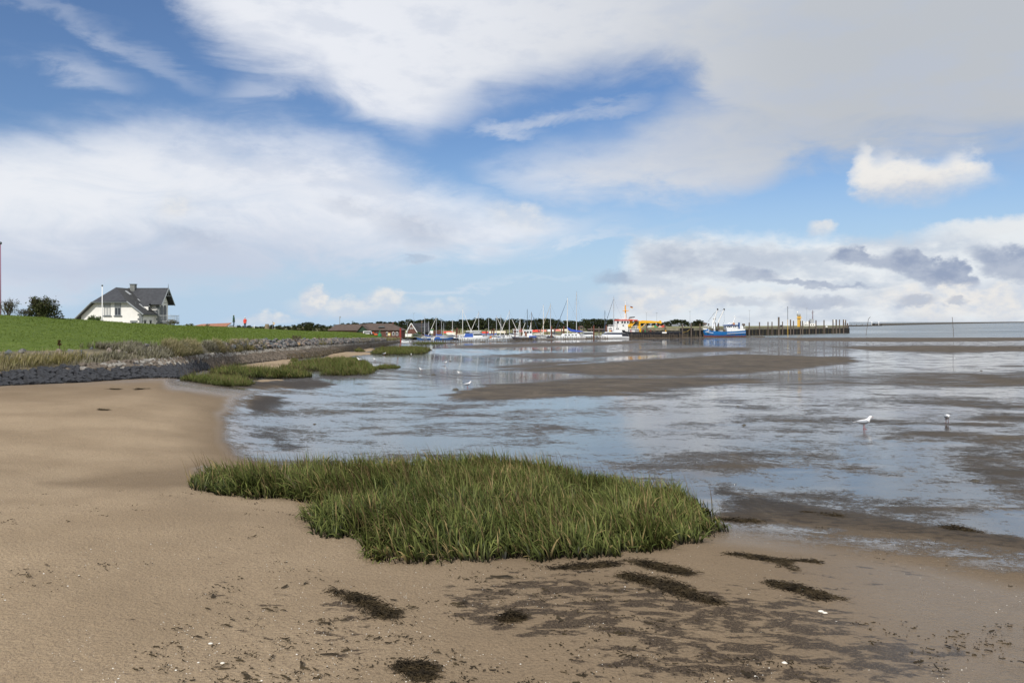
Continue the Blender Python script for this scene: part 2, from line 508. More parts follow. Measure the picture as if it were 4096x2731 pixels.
# one common parameter: the index along the lists
def par_line(L):
    A = np.array([P(*p) for p in L]); t = np.arange(len(L), dtype=float)
    tt = np.linspace(0, len(L) - 1, NS)
    m = np.gradient(A, t, axis=0)
    i = np.clip(np.searchsorted(t, tt, side='right') - 1, 0, len(L) - 2)
    s = (tt - t[i])[:, None]
    return (2 * s**3 - 3 * s**2 + 1) * A[i] + (s**3 - 2 * s**2 + s) * m[i] * 0.7 + (-2 * s**3 + 3 * s**2) * A[i + 1] + (s**3 - s**2) * m[i + 1] * 0.7
L0, L1, L2, LC = par_line(R0), par_line(R1), par_line(R2), par_line(CR)

# ------------------------------------------------------------------ ground height: smooth surface through known points
_pts = []
for p in R0:
    _pts.append(P(*p))
for px, py, z in [(-700, 2731, .06), (0, 2731, .05), (1000, 2731, 0.0), (2000, 2731, -.02), (3000, 2731, -.04), (4096, 2731, -.08), (5200, 2731, -.12),
                  (0, 2300, .05), (700, 2200, .02), (1500, 2300, -.02), (2500, 2300, -.06), (3200, 2300, -.10), (4096, 2350, -.2), (0, 1990, .05), (600, 1975, .03), (-700, 1960, .07),
                  (300, 1900, -.09), (700, 1880, -.14), (900, 1800, -.33), (0, 1800, -.02), (0, 1650, .0), (400, 1600, -.02), (700, 1560, -.1), (900, 1600, -.42), (-700, 1700, .05),
                  (1050, 1700, -.52), (1000, 1560, -.55), (1300, 1530, -.95), (1500, 1450, -1.5), (1700, 1440, -2.2), (1900, 1400, -2.9), (1650, 1385, -2.9),
                  (2900, 2060, -.28), (3500, 2090, -.34), (1500, 1880, -.34), (2200, 1850, -.40), (2800, 1850, -.42)]:
    d = (EYE - z) * F / (py - HOR)
    _pts.append(((px - 2048) / F * d, d, z))
for u in (-0.05, 0.12, 0.3, 0.5, 0.7, 1.0, 1.3):
    for d, z in ((9.5, -.42), (12, -.5), (17, -.65), (24, -.85), (33, -1.12), (46, -1.62), (61, -2.15), (85, -2.6), (120, -3.1), (170, -3.6), (215, -4.0)):
        if u < 0.1 and d < 17:
            continue
        _pts.append((u * d, d, z))
EDGE = [(1560, 196), (1700, 216), (1850, 226), (2030, 238), (2150, 262), (2340, 275), (2520, 288), (2750, 300), (3050, 308), (3400, 311), (4096, 313), (5200, 315), (6600, 318)]   # where mud meets the water, px and distance
for px, d in EDGE:
    _pts.append((X(px, d), d, -4.33)); _pts.append((X(px, d * 1.25), d * 1.25, -5.6)); _pts.append((X(px, d * 1.8), d * 1.8, -7.0))
for u, d, z in ((-1.3, 8, .08), (-1.3, 14, .1), (-1.2, 30, .2), (-.9, 50, .0), (-.8, 110, -.6), (-.5, 130, -1.2), (-.4, 200, -3.0), (-.5, 350, -4), (-1.2, 120, 0), (-1.2, 350, -2)):
    _pts.append((u * d, d, z))
_pts = np.array(_pts)
def _uv(x, y):
    return np.stack([x / (y + 1.0) * 2.6, np.log(y + 1.0) * 1.0], -1)
_q = _uv(_pts[:, 0], _pts[:, 1])
def _phi(r2):
    return np.where(r2 > 0, 0.5 * r2 * np.log(r2 + 1e-12), 0.0)
_r2 = ((_q[:, None, :] - _q[None, :, :]) ** 2).sum(-1)
_n = len(_q)
_A = np.zeros((_n + 3, _n + 3)); _A[:_n, :_n] = _phi(_r2) + np.eye(_n) * 2e-4
_A[:_n, _n] = 1; _A[:_n, _n + 1:] = _q; _A[_n, :_n] = 1; _A[_n + 1:, :_n] = _q.T
_w = np.linalg.solve(_A, np.concatenate([_pts[:, 2], [0, 0, 0]]))
def ground_z(x, y):
    x = np.atleast_1d(np.asarray(x, float)); y = np.atleast_1d(np.asarray(y, float))
    out = np.empty(x.shape)
    for s in range(0, len(x), 20000):
        q = _uv(x[s:s + 20000], y[s:s + 20000])
        r2 = ((q[:, None, :] - _q[None]) ** 2).sum(-1)
        out[s:s + 20000] = _phi(r2) @ _w[:_n] + _w[_n] + q @ _w[_n + 1:]
    return out
_yy = np.geomspace(2.0, 330, 900)
def G(px, py):
    """point of the ground seen at pixel (px, py)"""
    x = (px - 2048) / F * _yy
    g = ground_z(x, _yy) - (EYE - (py - HOR) / F * _yy)
    i = np.argmax(g > 0)
    if i == 0:
        d = 6.0 * F / (py - HOR)
        return P(px, py, d)
    t = g[i - 1] / (g[i - 1] - g[i])
    d = _yy[i - 1] + t * (_yy[i] - _yy[i - 1])
    return P(px, py, d)
def gz(x, y):
    return float(ground_z(x, y)[0])

# ------------------------------------------------------------------ ground sheet: beach and mudflat
us = np.concatenate([np.linspace(-1.6, -0.76, 26), np.linspace(-0.74, 0.74, 520), np.linspace(0.76, 1.6, 26)])
ys = np.geomspace(1.0, 460.0, 470)
YY, UU = np.meshgrid(ys, us, indexing='ij')
XX = UU * (YY + 1.2)
gx, gy = XX.ravel(), YY.ravel()
gzv = ground_z(gx, gy)
upx = 2048 + F * gx / gy
upy = HOR + F * (EYE - gzv) / gy
nlow = fbm(gx * 0.35, gy * 0.35, 4, 3) - 0.5
nmid = fbm(gx * 1.7, gy * 1.7, 4, 11) - 0.5
SAND = [(-6000, 9000), (-6000, 1500), (0, 1500), (722, 1480), (740, 1478), (760, 1474), (850, 1474), (860, 1500), (720, 1520), (1000, 1557), (1120, 1553), (1160, 1557), (1040, 1572), (985, 1600), (950, 1650), (945, 1700), (950, 1760),
        (1000, 1810), (1120, 1850), (1300, 1900), (1500, 1960), (1800, 2000), (2600, 2040), (2930, 2085), (3150, 2105), (3400, 2128), (3700, 2160), (4096, 2225), (5200, 2330), (12000, 2400), (12000, 9000)]
PATCH = [[(905, 1476), (950, 1462), (1010, 1452), (1090, 1442), (1165, 1434), (1195, 1440), (1180, 1455), (1120, 1475), (1000, 1486)],
         [(1275, 1436), (1300, 1425), (1345, 1404), (1420, 1406), (1500, 1410), (1485, 1418), (1420, 1424), (1380, 1434), (1330, 1438)],
         [(1405, 1402), (1420, 1390), (1470, 1390), (1500, 1394), (1500, 1403), (1460, 1409)],
         [(1010, 1522), (1060, 1518), (1140, 1517), (1130, 1522), (1040, 1529)]]
wpx = upx + nlow * 60 + nmid * 22
wpy = upy + nmid * 14
sd = poly_sdf(wpx, wpy, SAND, 1.8)
soft = np.interp(upx, [600, 800, 1200, 2600, 3000, 4096], [40, 90, 100, 70, 150, 330]) * np.interp(upy, [1500, 1600, 1700], [.35, .6, 1.0])
sand = sstep(sd / soft, -1.0, 1.0)
patch_m = np.zeros(len(gx))
for pt in PATCH:
    pm_ = sstep(poly_sdf(upx + nmid * 6, upy + nmid * 5, pt, 3.0), -3, 6)
    sand = np.maximum(sand, pm_); patch_m = np.maximum(patch_m, pm_)
# damp sand: the lower beach towards the mud
damp = sstep(sd, np.interp(upx, [0, 600, 1200, 2600, 4096], [330, 300, 300, 560, 1150]), np.interp(upx, [600, 1200, 2600, 4096], [0, 0, 0, -60]))
damp = np.maximum(damp, sstep(upy, 1930, 2050) * (0.70 * sstep(upx + nlow * 500, 300, 2300) + .22 * sstep(upx + nlow * 500, 2300, 4000)))  # foreground darkens to the right: damp sand plus lens vignetting put into the tone
damp = np.clip(damp + 0.75 * sstep(poly_sdf(upx, upy, [(150, 1935), (520, 1880), (820, 1850), (900, 1900), (760, 1940), (640, 1962), (330, 1950)], 2.0), -40, 40), 0, 1)  # hollow behind the sand bank: its shade is put into the damp tone
damp *= 1 - .92 * patch_m
# film of water left on the flat
DRY = [[(1775, 1580), (1960, 1543), (2260, 1517), (2500, 1511), (2900, 1512), (3110, 1522), (2900, 1540), (2650, 1556), (2500, 1570), (2260, 1586), (1960, 1599), (1830, 1597)],
       [(2010, 1481), (2250, 1462), (2450, 1448), (2700, 1432), (2980, 1420), (3400, 1430), (3430, 1448), (3150, 1478), (2980, 1494), (2700, 1502), (2400, 1502), (2250, 1490)],
       [(1960, 1470), (2100, 1452), (2400, 1440), (2300, 1456), (2100, 1474)],
       [(1900, 1425), (2150, 1412), (2500, 1408), (2650, 1415), (2450, 1428), (2150, 1436)],
       [(1800, 1386), (1950, 1377), (2300, 1370), (2560, 1362), (2640, 1368), (2400, 1380), (2050, 1390), (1850, 1393)],
       [(2560, 1400), (2800, 1390), (3000, 1392), (3000, 1402), (2700, 1410)],
       [(3330, 1387), (3700, 1383), (4300, 1385), (4300, 1402), (3800, 1408), (3500, 1402)],
       [(3100, 1353), (3500, 1351), (4200, 1351), (4200, 1362), (3600, 1366), (3200, 1362)],
       [(900, 1536), (1020, 1530), (1200, 1520), (1290, 1524), (1350, 1540), (1200, 1556), (1040, 1552)],
       [(1010, 1605), (1060, 1585), (1120, 1590), (1110, 1620), (1030, 1640)],
       [(2850, 1930), (3100, 2010), (3400, 2055), (3800, 2110), (4096, 2170), (4096, 2215), (3600, 2140), (3100, 2090), (2880, 2070)],
       [(3900, 1500), (4200, 1480), (4200, 1540), (3950, 1530)], [(3480, 1590), (3900, 1585), (4200, 1600), (4200, 1640), (3700, 1615)],
       [(2800, 1870), (2950, 1855), (3120, 1865), (3000, 1885), (2860, 1888)], [(3850, 1790), (4200, 1700), (4200, 2050), (3980, 1980), (3820, 1880)]]
DW = [1.0, 1.0, .8, .7, .9, .7, .7, .9, .8, .8, .55, .5, .45, .55, .42]
dry = np.zeros(len(gx))
for pt, wgt in zip(DRY, DW):
    kk = np.clip((upy - HOR) / 300, .2, 2.0)
    dry = np.maximum(dry, wgt * sstep(poly_sdf(upx + (nlow * 160 + nmid * 60) * kk, upy + (nlow * 14 + nmid * 8) * kk, pt, 4.0) / kk, -52, 46))
streak = fbm(upx * 0.0016 + 5, upy * 0.028, 4, 23)
dry = np.clip(dry * .96 + (0.30 + .22 * sstep(upx, 3000, 3700) * sstep(upy, 1400, 1450)) * sstep(streak, 0.48, 0.70) + .10 * sstep(upx + nlow * 700, 2900, 3700) * sstep(upy, 1360, 1420), 0, 1)
# stains of fine dark weed on the sand near the camera
st = np.zeros(len(gx))
for cx, cy, rx, ry, a in ((2250, 2420, 750, 200, 1), (2900, 2520, 900, 260, 1), (3300, 2640, 900, 160, 1), (1380, 2500, 200, 220, .75), (1000, 2380, 330, 330, .45), (2700, 2650, 600, 120, 1), (3400, 2300, 500, 160, .55), (700, 2550, 400, 240, .35)):
    st = np.maximum(st, a * sstep(1 - np.hypot((upx - cx) / rx, (upy - cy) / ry), 0, 0.6))
for pt in ([(2850, 1960), (3000, 1990), (3400, 2055), (3800, 2110), (4300, 2180), (4300, 2225), (3700, 2150), (3300, 2105), (3000, 2092), (2880, 2075)], [(900, 1540), (1020, 1532), (1200, 1521), (1290, 1526), (1320, 1538), (1200, 1552), (1040, 1550)],
           [(1000, 1610), (1050, 1588), (1125, 1590), (1130, 1615), (1060, 1650), (1010, 1650)], [(1030, 1740), (1090, 1735), (1230, 1790), (1130, 1800)], [(1350, 1490), (1420, 1500), (1330, 1512), (1230, 1516)]):
    st = np.maximum(st, .9 * sstep(poly_sdf(upx + nmid * 70, upy + nmid * 24, pt, 3.0), -40, 30))
# real relief of the surface
relief = (fbm(gx * 0.9, gy * 0.9, 3, 41) - 0.5) * 0.05 * sstep(gy, 2, 9) + (fbm(gx * 5, gy * 5, 3, 43) - 0.5) * 0.012
mudrel = (fbm(gx * 2.2, gy * 2.2, 4, 51) - 0.5) * 0.03
gzv2 = gzv + sand * relief + (1 - sand) * mudrel * (0.02 + 0.75 * dry) + dry * (1 - sand) * 0.02
GV = np.stack([gx, gy, gzv2], -1)
nr, ncl = YY.shape
ii = np.arange(nr * ncl).reshape(nr, ncl)
quads = np.stack([ii[:-1, :-1], ii[:-1, 1:], ii[1:, 1:], ii[1:, :-1]], -1).reshape(-1, 4)
issand = sand[quads].mean(1) > 0.5

def ground_material():
    m = bpy.data.materials.new('sand_and_mud')
    m.use_nodes = True
    N = NT(m.node_tree)
    b = m.node_tree.nodes['Principled BSDF']
    oc = N.n('ShaderNodeTexCoord').outputs['Object']
    A = {k: N.attr(k) for k in ('sand', 'damp', 'dry', 'stain')}
    n1 = N.noise(oc, 0.55, 5); n2 = N.noise(oc, 9, 4); n3 = N.noise(oc, 70, 3, 0.7); n5 = N.noise(oc, 210, 2, 0.6)
    # sand
    sc1 = N.mix(N.ramp(n1, 0.35, 0.68), (0.41, 0.312, 0.205), (0.30, 0.224, 0.143))
    sc1 = N.mix(N.ramp(n3, 0.42, 0.72), sc1, (0.22, 0.163, 0.11))
    sc1 = N.mix(N.ramp(n5, 0.60, 0.72, 0, 0.55), sc1, (0.52, 0.44, 0.35))
    sc1 = N.mix(N.math('MULTIPLY', A['damp'], 0.85), sc1, (0.168, 0.121, 0.076))
    # fine dark weed stranded in streaks
    mp = N.n('ShaderNodeMapping'); N.put(mp.inputs[0], oc)
    mp.inputs['Rotation'].default_value = (0, 0, R(64)); mp.inputs['Scale'].default_value = (1.7, 3.5, 1)
    ns = N.noise(mp.outputs[0], 3.1, 8, 0.66, 0.4)
    sm = N.ramp(N.math('ADD', ns, N.math('MULTIPLY', A['stain'], 0.26)), 0.705, 0.785)
    sm = N.math('MULTIPLY', sm, N.ramp(N.math('ADD', N.math('MULTIPLY', n3, .5), N.math('MULTIPLY', n5, .5)), 0.36, 0.52, 0.30, 1.0))
    sm = N.math('MULTIPLY', sm, N.ramp(A['stain'], 0.02, 0.3))
    sc1 = N.mix(N.math('MULTIPLY', sm, 0.92), sc1, (0.045, 0.034, 0.026))
    # mud
    md = N.mix(N.ramp(n2, 0.3, 0.7), (0.074, 0.059, 0.045), (0.043, 0.035, 0.028))
    md = N.mix(N.math('MULTIPLY', A['dry'], N.ramp(n1, 0.2, 0.6, 0.5, 1.0)), md, (0.112, 0.087, 0.060))
    md = N.mix(N.math('MULTIPLY', N.ramp(N.math('ADD', n2, N.math('MULTIPLY', A['stain'], .4)), .55, .8), 0.85), md, (0.026, 0.020, 0.015))
    npat = N.noise(N.scale(oc, (0.5, 1.0, 1)), 1.1, 8, 0.68, 0.4)
    md = N.mix(N.math('MULTIPLY', N.ramp(npat, 0.45, 0.62), 0.75), md, (0.038, 0.031, 0.024))
    nfar = N.noise(N.scale(oc, (0.55, 0.16, 1)), 1.0, 7, 0.70, 0.5)
    md = N.mix(N.ramp(nfar, 0.50, 0.66, 0, .7), md, (0.052, 0.042, 0.032))
    md = N.mix(N.ramp(nfar, 0.46, 0.34, 0, .45), md, (0.165, 0.132, 0.095))
    md = N.mix(N.ramp(n3, 0.60, 0.74, 0, 0.5), md, (0.16, 0.13, 0.10))
    colr = N.mix(A['sand'], md, sc1)
    # film: water stands in the lows of the mud
    mp2 = N.n('ShaderNodeMapping'); N.put(mp2.inputs[0], oc)
    mp2.inputs['Rotation'].default_value = (0, 0, R(12)); mp2.inputs['Scale'].default_value = (0.95, 1.05, 1)
    f1 = N.noise(mp2.outputs[0], 0.55, 8, 0.62, 0.3)
    f2 = N.noise(mp2.outputs[0], 5.5, 5, 0.62)
    f3 = N.noise(mp2.outputs[0], 24, 4, 0.65)
    fl = N.math('ADD', N.math('ADD', N.math('MULTIPLY', f1, 0.42), N.math('MULTIPLY', f2, 0.28)), N.math('MULTIPLY', f3, 0.30))
    lvl = N.math('SUBTRACT', N.fmix(A['dry'], 0.588, 0.395), N.math('ADD', N.math('MULTIPLY', A['stain'], 0.09), N.math('MULTIPLY', A['sand'], N.ramp(A['damp'], .80, 1.0, .16, .045))))
    film = N.ramp(N.math('SUBTRACT', lvl, fl), -0.045, 0.05)
    film = N.math('MULTIPLY', film, N.math('SUBTRACT', 1.0, N.math('MULTIPLY', N.ramp(A['sand'], 0.6, 1.0), N.ramp(A['damp'], .85, 1.0, 1.0, .45))))
    wet_sand = N.math('MULTIPLY', A['damp'], A['sand'])
    colr = N.mix(N.math('MULTIPLY', film, 0.45), colr, (0.055, 0.048, 0.042))
    N.put(b.inputs['Base Color'], colr)
    rdry = N.fmix(A['sand'], 0.62, N.fmix(N.ramp(wet_sand, 0.72, 0.97), 0.9, 0.16))
    N.put(b.inputs['Roughness'], N.fmix(film, rdry, 0.03))
    N.put(b.inputs['Specular IOR Level'], N.fmix(film, N.fmix(A['sand'], N.fmix(A['dry'], 0.30, 0.10), N.fmix(N.ramp(wet_sand, 0.75, 1.0), 0.10, 0.50)), 0.5))
    b.inputs['IOR'].default_value = 1.4
    n4 = N.noise(oc, 38, 3, 0.6)
    hgt = N.math('ADD', N.math('ADD', N.math('MULTIPLY', n4, 1.0), N.math('MULTIPLY', n3, 0.6)), N.math('ADD', N.math('MULTIPLY', n5, 0.35), N.math('MULTIPLY', n2, 0.9)))
    hgt = N.math('MULTIPLY', hgt, N.math('SUBTRACT', 1.0, N.math('MULTIPLY', film, 0.97)))
    bn = N.n('ShaderNodeBump'); bn.inputs['Strength'].default_value = 0.9; bn.inputs['Distance'].default_value = 0.018
    N.put(bn.inputs['Height'], hgt)
    # wind ripple on the film
    rp = N.noise(N.scale(oc, (1.0, 2.2, 1)), 14, 3, 0.6)
    bn2 = N.n('ShaderNodeBump'); bn2.inputs['Strength'].default_value = 0.015; bn2.inputs['Distance'].default_value = 0.01
    N.put(bn2.inputs['Height'], rp); N.put(bn2.inputs['Normal'], bn.outputs[0])
    N.put(b.inputs['Normal'], bn2.outputs[0])
    return m
M_GROUND = ground_material()
def ground_object(name, sel, label):
    q = quads[sel]
    u, inv = np.unique(q, return_inverse=True)
    me = np_mesh(name, GV[u], 4, inv.ravel(), {'sand': sand[u], 'damp': damp[u], 'dry': dry[u], 'stain': st[u]}, smooth=True)
    o = link(name, me, None, M_GROUND)
    o['kind'] = 'structure'; o['label'] = label
    return o
ground_object('beach', issand, 'pale brown sand beach rising to the dike')
ground_object('mudflat', ~issand, 'wet grey brown mudflat shining with films of water')

# ------------------------------------------------------------------ sea: grey water to the horizon, also in the harbour basin
SEA = -4.35
def water_material():
    m = bpy.data.materials.new('grey_sea')
    m.use_nodes = True
    N = NT(m.node_tree); b = m.node_tree.nodes['Principled BSDF']
    oc = N.n('ShaderNodeTexCoord').outputs['Object']
    big = N.noise(N.scale(oc, (0.25, 1.0, 1)), 0.03, 4)
    N.put(b.inputs['Base Color'], N.mix(N.ramp(big, 0.4, 0.6), (0.145, 0.16, 0.155), (0.115, 0.13, 0.13)))
    N.put(b.inputs['Roughness'], N.ramp(big, 0.35, 0.6, 0.16, 0.30))
    b.inputs['IOR'].default_value = 1.33
    bn = N.n('ShaderNodeBump'); bn.inputs['Strength'].default_value = 0.5; bn.inputs['Distance'].default_value = 0.25
    N.put(bn.inputs['Height'], N.noise(N.scale(oc, (0.5, 1.0, 1)), 0.55, 5, 0.6))
    N.put(b.inputs['Normal'], bn.outputs[0])
    return m
mb = MB()
edgeA = sorted([(1300, 190)] + EDGE + [(3396, 311), (9000, 320)])
ringA = [(X(px, d), d * 0.94, SEA) for px, d in edgeA]
ringB = [(X(px, 350 + max(0, px - 2740) * .14), 350 + max(0, px - 2740) * .14, SEA) if px <= 3396 else (X(px, 700), 700, SEA) for px, d in edgeA]
ringC = [(X(px, 26000), 26000, SEA) for px, d in edgeA]
n = len(ringA); k0 = [px for px, d in edgeA].index(3396)
mb.add(ringA + ringB + ringC, [(k, k + 1, n + k + 1, n + k) for k in range(n - 1)] + [(n + k, n + k + 1, 2 * n + k + 1, 2 * n + k) for k in range(k0, n - 1)])
mb.v = mb.v[:2 * n + k0] + mb.v[2 * n + k0:]
o = link('sea', mb.mesh('sea'), None, water_material())
o['kind'] = 'structure'; o['label'] = 'calm grey water reaching to the horizon'

# ================================================================== dike, bank, revetment
def loft_lines(lines, subs, seed=0, amp=0.0):
    rows = []
    for a, b, k in zip(lines[:-1], lines[1:], subs):
        for j in range(k):
            rows.append(a + (b - a) * (j / k))
    rows.append(lines[-1])
    A = np.array(rows)
    if amp:
        A[..., 2] += (fbm(A[..., 0] * 0.6, A[..., 1] * 0.6, 4, seed) - 0.5) * amp
    return A
def sheet(name, A, m, label, kind='structure', attrs=None):
    a, b = A.shape[:2]
    ii = np.arange(a * b).reshape(a, b)
    q = np.stack([ii[:-1, :-1], ii[1:, :-1], ii[1:, 1:], ii[:-1, 1:]], -1).reshape(-1)
    me = np_mesh(name, A.reshape(-1, 3), 4, q, attrs, smooth=True)
    bm = bmesh.new(); bm.from_mesh(me); bmesh.ops.recalc_face_normals(bm, faces=bm.faces); 
    if sum(f.normal.z for f in bm.faces) < 0:
        bmesh.ops.reverse_faces(bm, faces=bm.faces)
    bm.to_mesh(me); bm.free()
    o = link(name, me, None, m)
    o['kind'] = kind; o['label'] = label
    return o
def grass_ground_material():
    m = bpy.data.materials.new('dike_turf'); m.use_nodes = True
    N = NT(m.node_tree); b = m.node_tree.nodes['Principled BSDF']
    oc = N.n('ShaderNodeTexCoord').outputs['Object']
    n1 = N.noise(oc, 0.35, 5, 0.6); n2 = N.noise(oc, 3.0, 5, 0.65); n3 = N.noise(oc, 14, 4, 0.7)
    c = N.mix(N.ramp(n1, 0.35, 0.65), (0.105, 0.150, 0.024), (0.140, 0.188, 0.036))
    c = N.mix(N.ramp(n2, 0.35, 0.7), c, (0.080, 0.122, 0.018))
    c = N.mix(N.ramp(n3, 0.55, 0.8, 0, 0.6), c, (0.16, 0.19, 0.05))
    N.put(b.inputs['Base Color'], c); b.inputs['Roughness'].default_value = 0.9; b.inputs['Specular IOR Level'].default_value = 0.1
    bn = N.n('ShaderNodeBump'); bn.inputs['Strength'].default_value = 0.8; bn.inputs['Distance'].default_value = 0.12
    N.put(bn.inputs['Height'], N.math('ADD', n2, n3)); N.put(b.inputs['Normal'], bn.outputs[0])
    return m
M_TURF = grass_ground_material()
M_SOIL = mat('bank_soil', (0.17, 0.14, 0.085), 0.95, color2=(0.09, 0.08, 0.05), nscale=2.2, bump=0.8, bscale=6)
LB = LC + np.array([-3.0, 7.0, 0.0]); LB[:, 2] -= 0.25
LB2 = LC + np.array([-8.0, 18.0, 0.0]); LB2[:, 2] -= 2.6
DK = loft_lines([L2 + np.array([0, -0.25, -0.12]), LC, LB, LB2], [26, 3, 4], 5, 0.10)
sheet('dike', DK, M_TURF, 'smooth green grass dike sloping up from the stones')
sheet('bank', loft_lines([L1 + np.array([0, 0, -0.06]), L2 + np.array([0, 0.3, -0.06])], [8], 9, 0.16), M_SOIL, 'overgrown stony bank between the paving and the dike')
land = np.array([[(-700, 90, -.9), (-420, 60, -.6), (-60, 75, -.6), (-48, 110, -1.0), (-46, 150, -1.6), (-44, 200, -3.1)],
                 [(-700, 160, -.9), (-420, 140, -.6), (-90, 140, -.6), (-60, 170, -1.5), (-50, 205, -2.8), (-47, 225, -3.4)],
                 [(-700, 300, -1.2), (-420, 300, -1.5), (-140, 300, -2.6), (-80, 300, -3.0), (-55, 290, -3.6), (-36, 262, -3.7)],
                 [(-700, 520, -1.6), (-420, 520, -1.8), (-180, 500, -2.2), (-90, 480, -2.4), (-20, 440, -2.6), (40, 420, -2.6)],
                 [(-1200, 720, -2.6), (-500, 720, -2.6), (-180, 720, -2.6), (-80, 700, -2.6), (40, 680, -2.6), (120, 660, -2.6)]], float)
sheet('land', loft_lines([r for r in land], [3, 3, 3, 3], 3, 0.3), mat('rough_pasture', (0.13, 0.15, 0.045), 0.95, color2=(0.2, 0.18, 0.08), nscale=0.12, bump=0.6, bscale=1.0), 'flat pasture behind the dike and the harbour')

# ---- blocks of the paved revetment
pave = loft_lines([L0 + np.array([0, 0.1, -0.10]), L1 + np.array([0, 0.0, -0.07])], [6])
sheet_m = mat('joint_dark', (0.035, 0.033, 0.03), 0.95)
M_BD = mat('basalt_dark', (0.020, 0.021, 0.025), 0.75, color2=(0.045, 0.047, 0.052), nscale=3.0, bump=0.5, bscale=9, spec=0.3)
M_BB = mat('basalt_brown', (0.155, 0.125, 0.095), 0.85, color2=(0.075, 0.06, 0.045), nscale=2.5, bump=0.5, bscale=9)
M_BP = mat('basalt_pale', (0.30, 0.28, 0.25), 0.85, color2=(0.15, 0.14, 0.12), nscale=2.5, bump=0.5, bscale=9)
M_BW = mat('basalt_weedy', (0.085, 0.055, 0.018), 0.6, color2=(0.05, 0.04, 0.022), nscale=3.0, bump=0.8, bscale=12)
def block_mesh(seed, m):
    r = random.Random(seed)
    mbk = MB()
    j = lambda a: r.uniform(-a, a)
    b = [(-.5 + j(.06), -.5 + j(.06), -.6), (.5 + j(.06), -.5 + j(.06), -.6), (.5 + j(.06), .5 + j(.06), -.6), (-.5 + j(.06), .5 + j(.06), -.6)]
    w = [(-.49 + j(.05), -.49 + j(.05), .1 + j(.08)), (.49 + j(.05), -.49 + j(.05), .1 + j(.08)), (.49 + j(.05), .49 + j(.05), .1 + j(.08)), (-.49 + j(.05), .49 + j(.05), .1 + j(.08))]
    t = [(p[0] * .86, p[1] * .86, .26 + j(.12)) for p in w]
    mbk.loft([b, w, t])
    me = mbk.mesh('block'); me.materials.append(m)
    return me
BLK = {m.name: [block_mesh(k, m) for k in range(5)] for m in (M_BD, M_BB, M_BP, M_BW)}
rev = link('stone_revetment', np_mesh('revetment_bed', pave.reshape(-1, 3), 4, np.stack([np.arange(7 * NS).reshape(7, NS)[:-1, :-1], np.arange(7 * NS).reshape(7, NS)[1:, :-1], np.arange(7 * NS).reshape(7, NS)[1:, 1:], np.arange(7 * NS).reshape(7, NS)[:-1, 1:]], -1).reshape(-1)), None, sheet_m)
tag(rev, 'sloping revetment of dark and brown stone blocks along the beach', 'revetment')
cand = []
arc = np.concatenate([[0], np.cumsum(np.linalg.norm(np.diff(L0, axis=0), axis=1))])
sz = 0.17
s_pos = 0.0
rr = random.Random(4)
def at_arc(L, s):
    return np.array([np.interp(s, arc, L[:, k]) for k in range(3)])
while s_pos < arc[-1] - 0.5:
    a0, a1 = at_arc(L0, s_pos), at_arc(L1, s_pos)
    if a0[1] > 185: break
    far = 1.0 if a0[1] < 95 else 2.6
    a0b = at_arc(L0, s_pos + 0.3)
    wd = np.linalg.norm(a1 - a0)
    k = max(3, int(round(wd / (sz * far * 1.35))))
    along = (a0b - a0) / np.linalg.norm(a0b - a0); up = (a1 - a0) / wd
    nrm = np.cross(along, up); nrm = nrm if nrm[2] > 0 else -nrm
    nrm /= np.linalg.norm(nrm)
    for j in range(k):
        t = (j + 0.5) / k
        p = a0 + (a1 - a0) * t + along * rr.uniform(-.05, .05) + nrm * rr.uniform(-.03, .03)
        dark = a0[1] < 31 or (a0[1] < 36 and t > 0.0 and (36 - a0[1]) / 5 > t)
        if dark and a0[0] / a0[1] > -.54 and t > .58 + rr.uniform(-.15, .15): mt = M_BP if rr.random() < .3 else M_BB
        elif dark: mt = M_BD if rr.random() < 0.93 or t < 0.75 else M_BB
        else:
            mt = M_BP if (t > 0.72 and rr.random() < 0.75) else (M_BW if (a0[1] > 56 and t < 0.4 and rr.random() < 0.85) else M_BB)
        cand.append((p, along, up, nrm, wd / k * 0.97, mt, rr.randrange(5), rr.uniform(-.14, .14), far))
    s_pos += sz * far * 0.98
cand.sort(key=lambda c: c[0][1] + (1000 if abs(c[0][0] / c[0][1]) > 0.66 else 0))
def block_matrix(c):
    p, al, up, nr, h, mt, v, rot, far = c
    al = Vector(al); up = Vector(up); nr = Vector(nr)
    m3 = Matrix((al * sz * far * 0.88, up * h * .9, nr * 0.26)).transposed().to_4x4()
    return Matrix.Translation(Vector(p)) @ Matrix.Rotation(rot + .32, 4, nr) @ Matrix.Rotation(rot * 1.4, 4, al) @ Matrix.Rotation(rot * 1.1 - .06, 4, up) @ m3
for c in cand[:300]:
    bo = link('block', BLK[c[5].name][c[6]], rev)
    bo.matrix_local = block_matrix(c)
rest = {}
for c in cand[300:]:
    me = BLK[c[5].name][c[6]]
    M4 = block_matrix(c)
    mbr = rest.setdefault(c[5].name, MB())
    mbr.add([M4 @ v.co for v in me.vertices], [tuple(p.vertices) for p in me.polygons])
for k, mbr in rest.items():
    o = link('blocks', mbr.mesh('blocks'), rev, MATS[k]); o['kind'] = 'stuff'

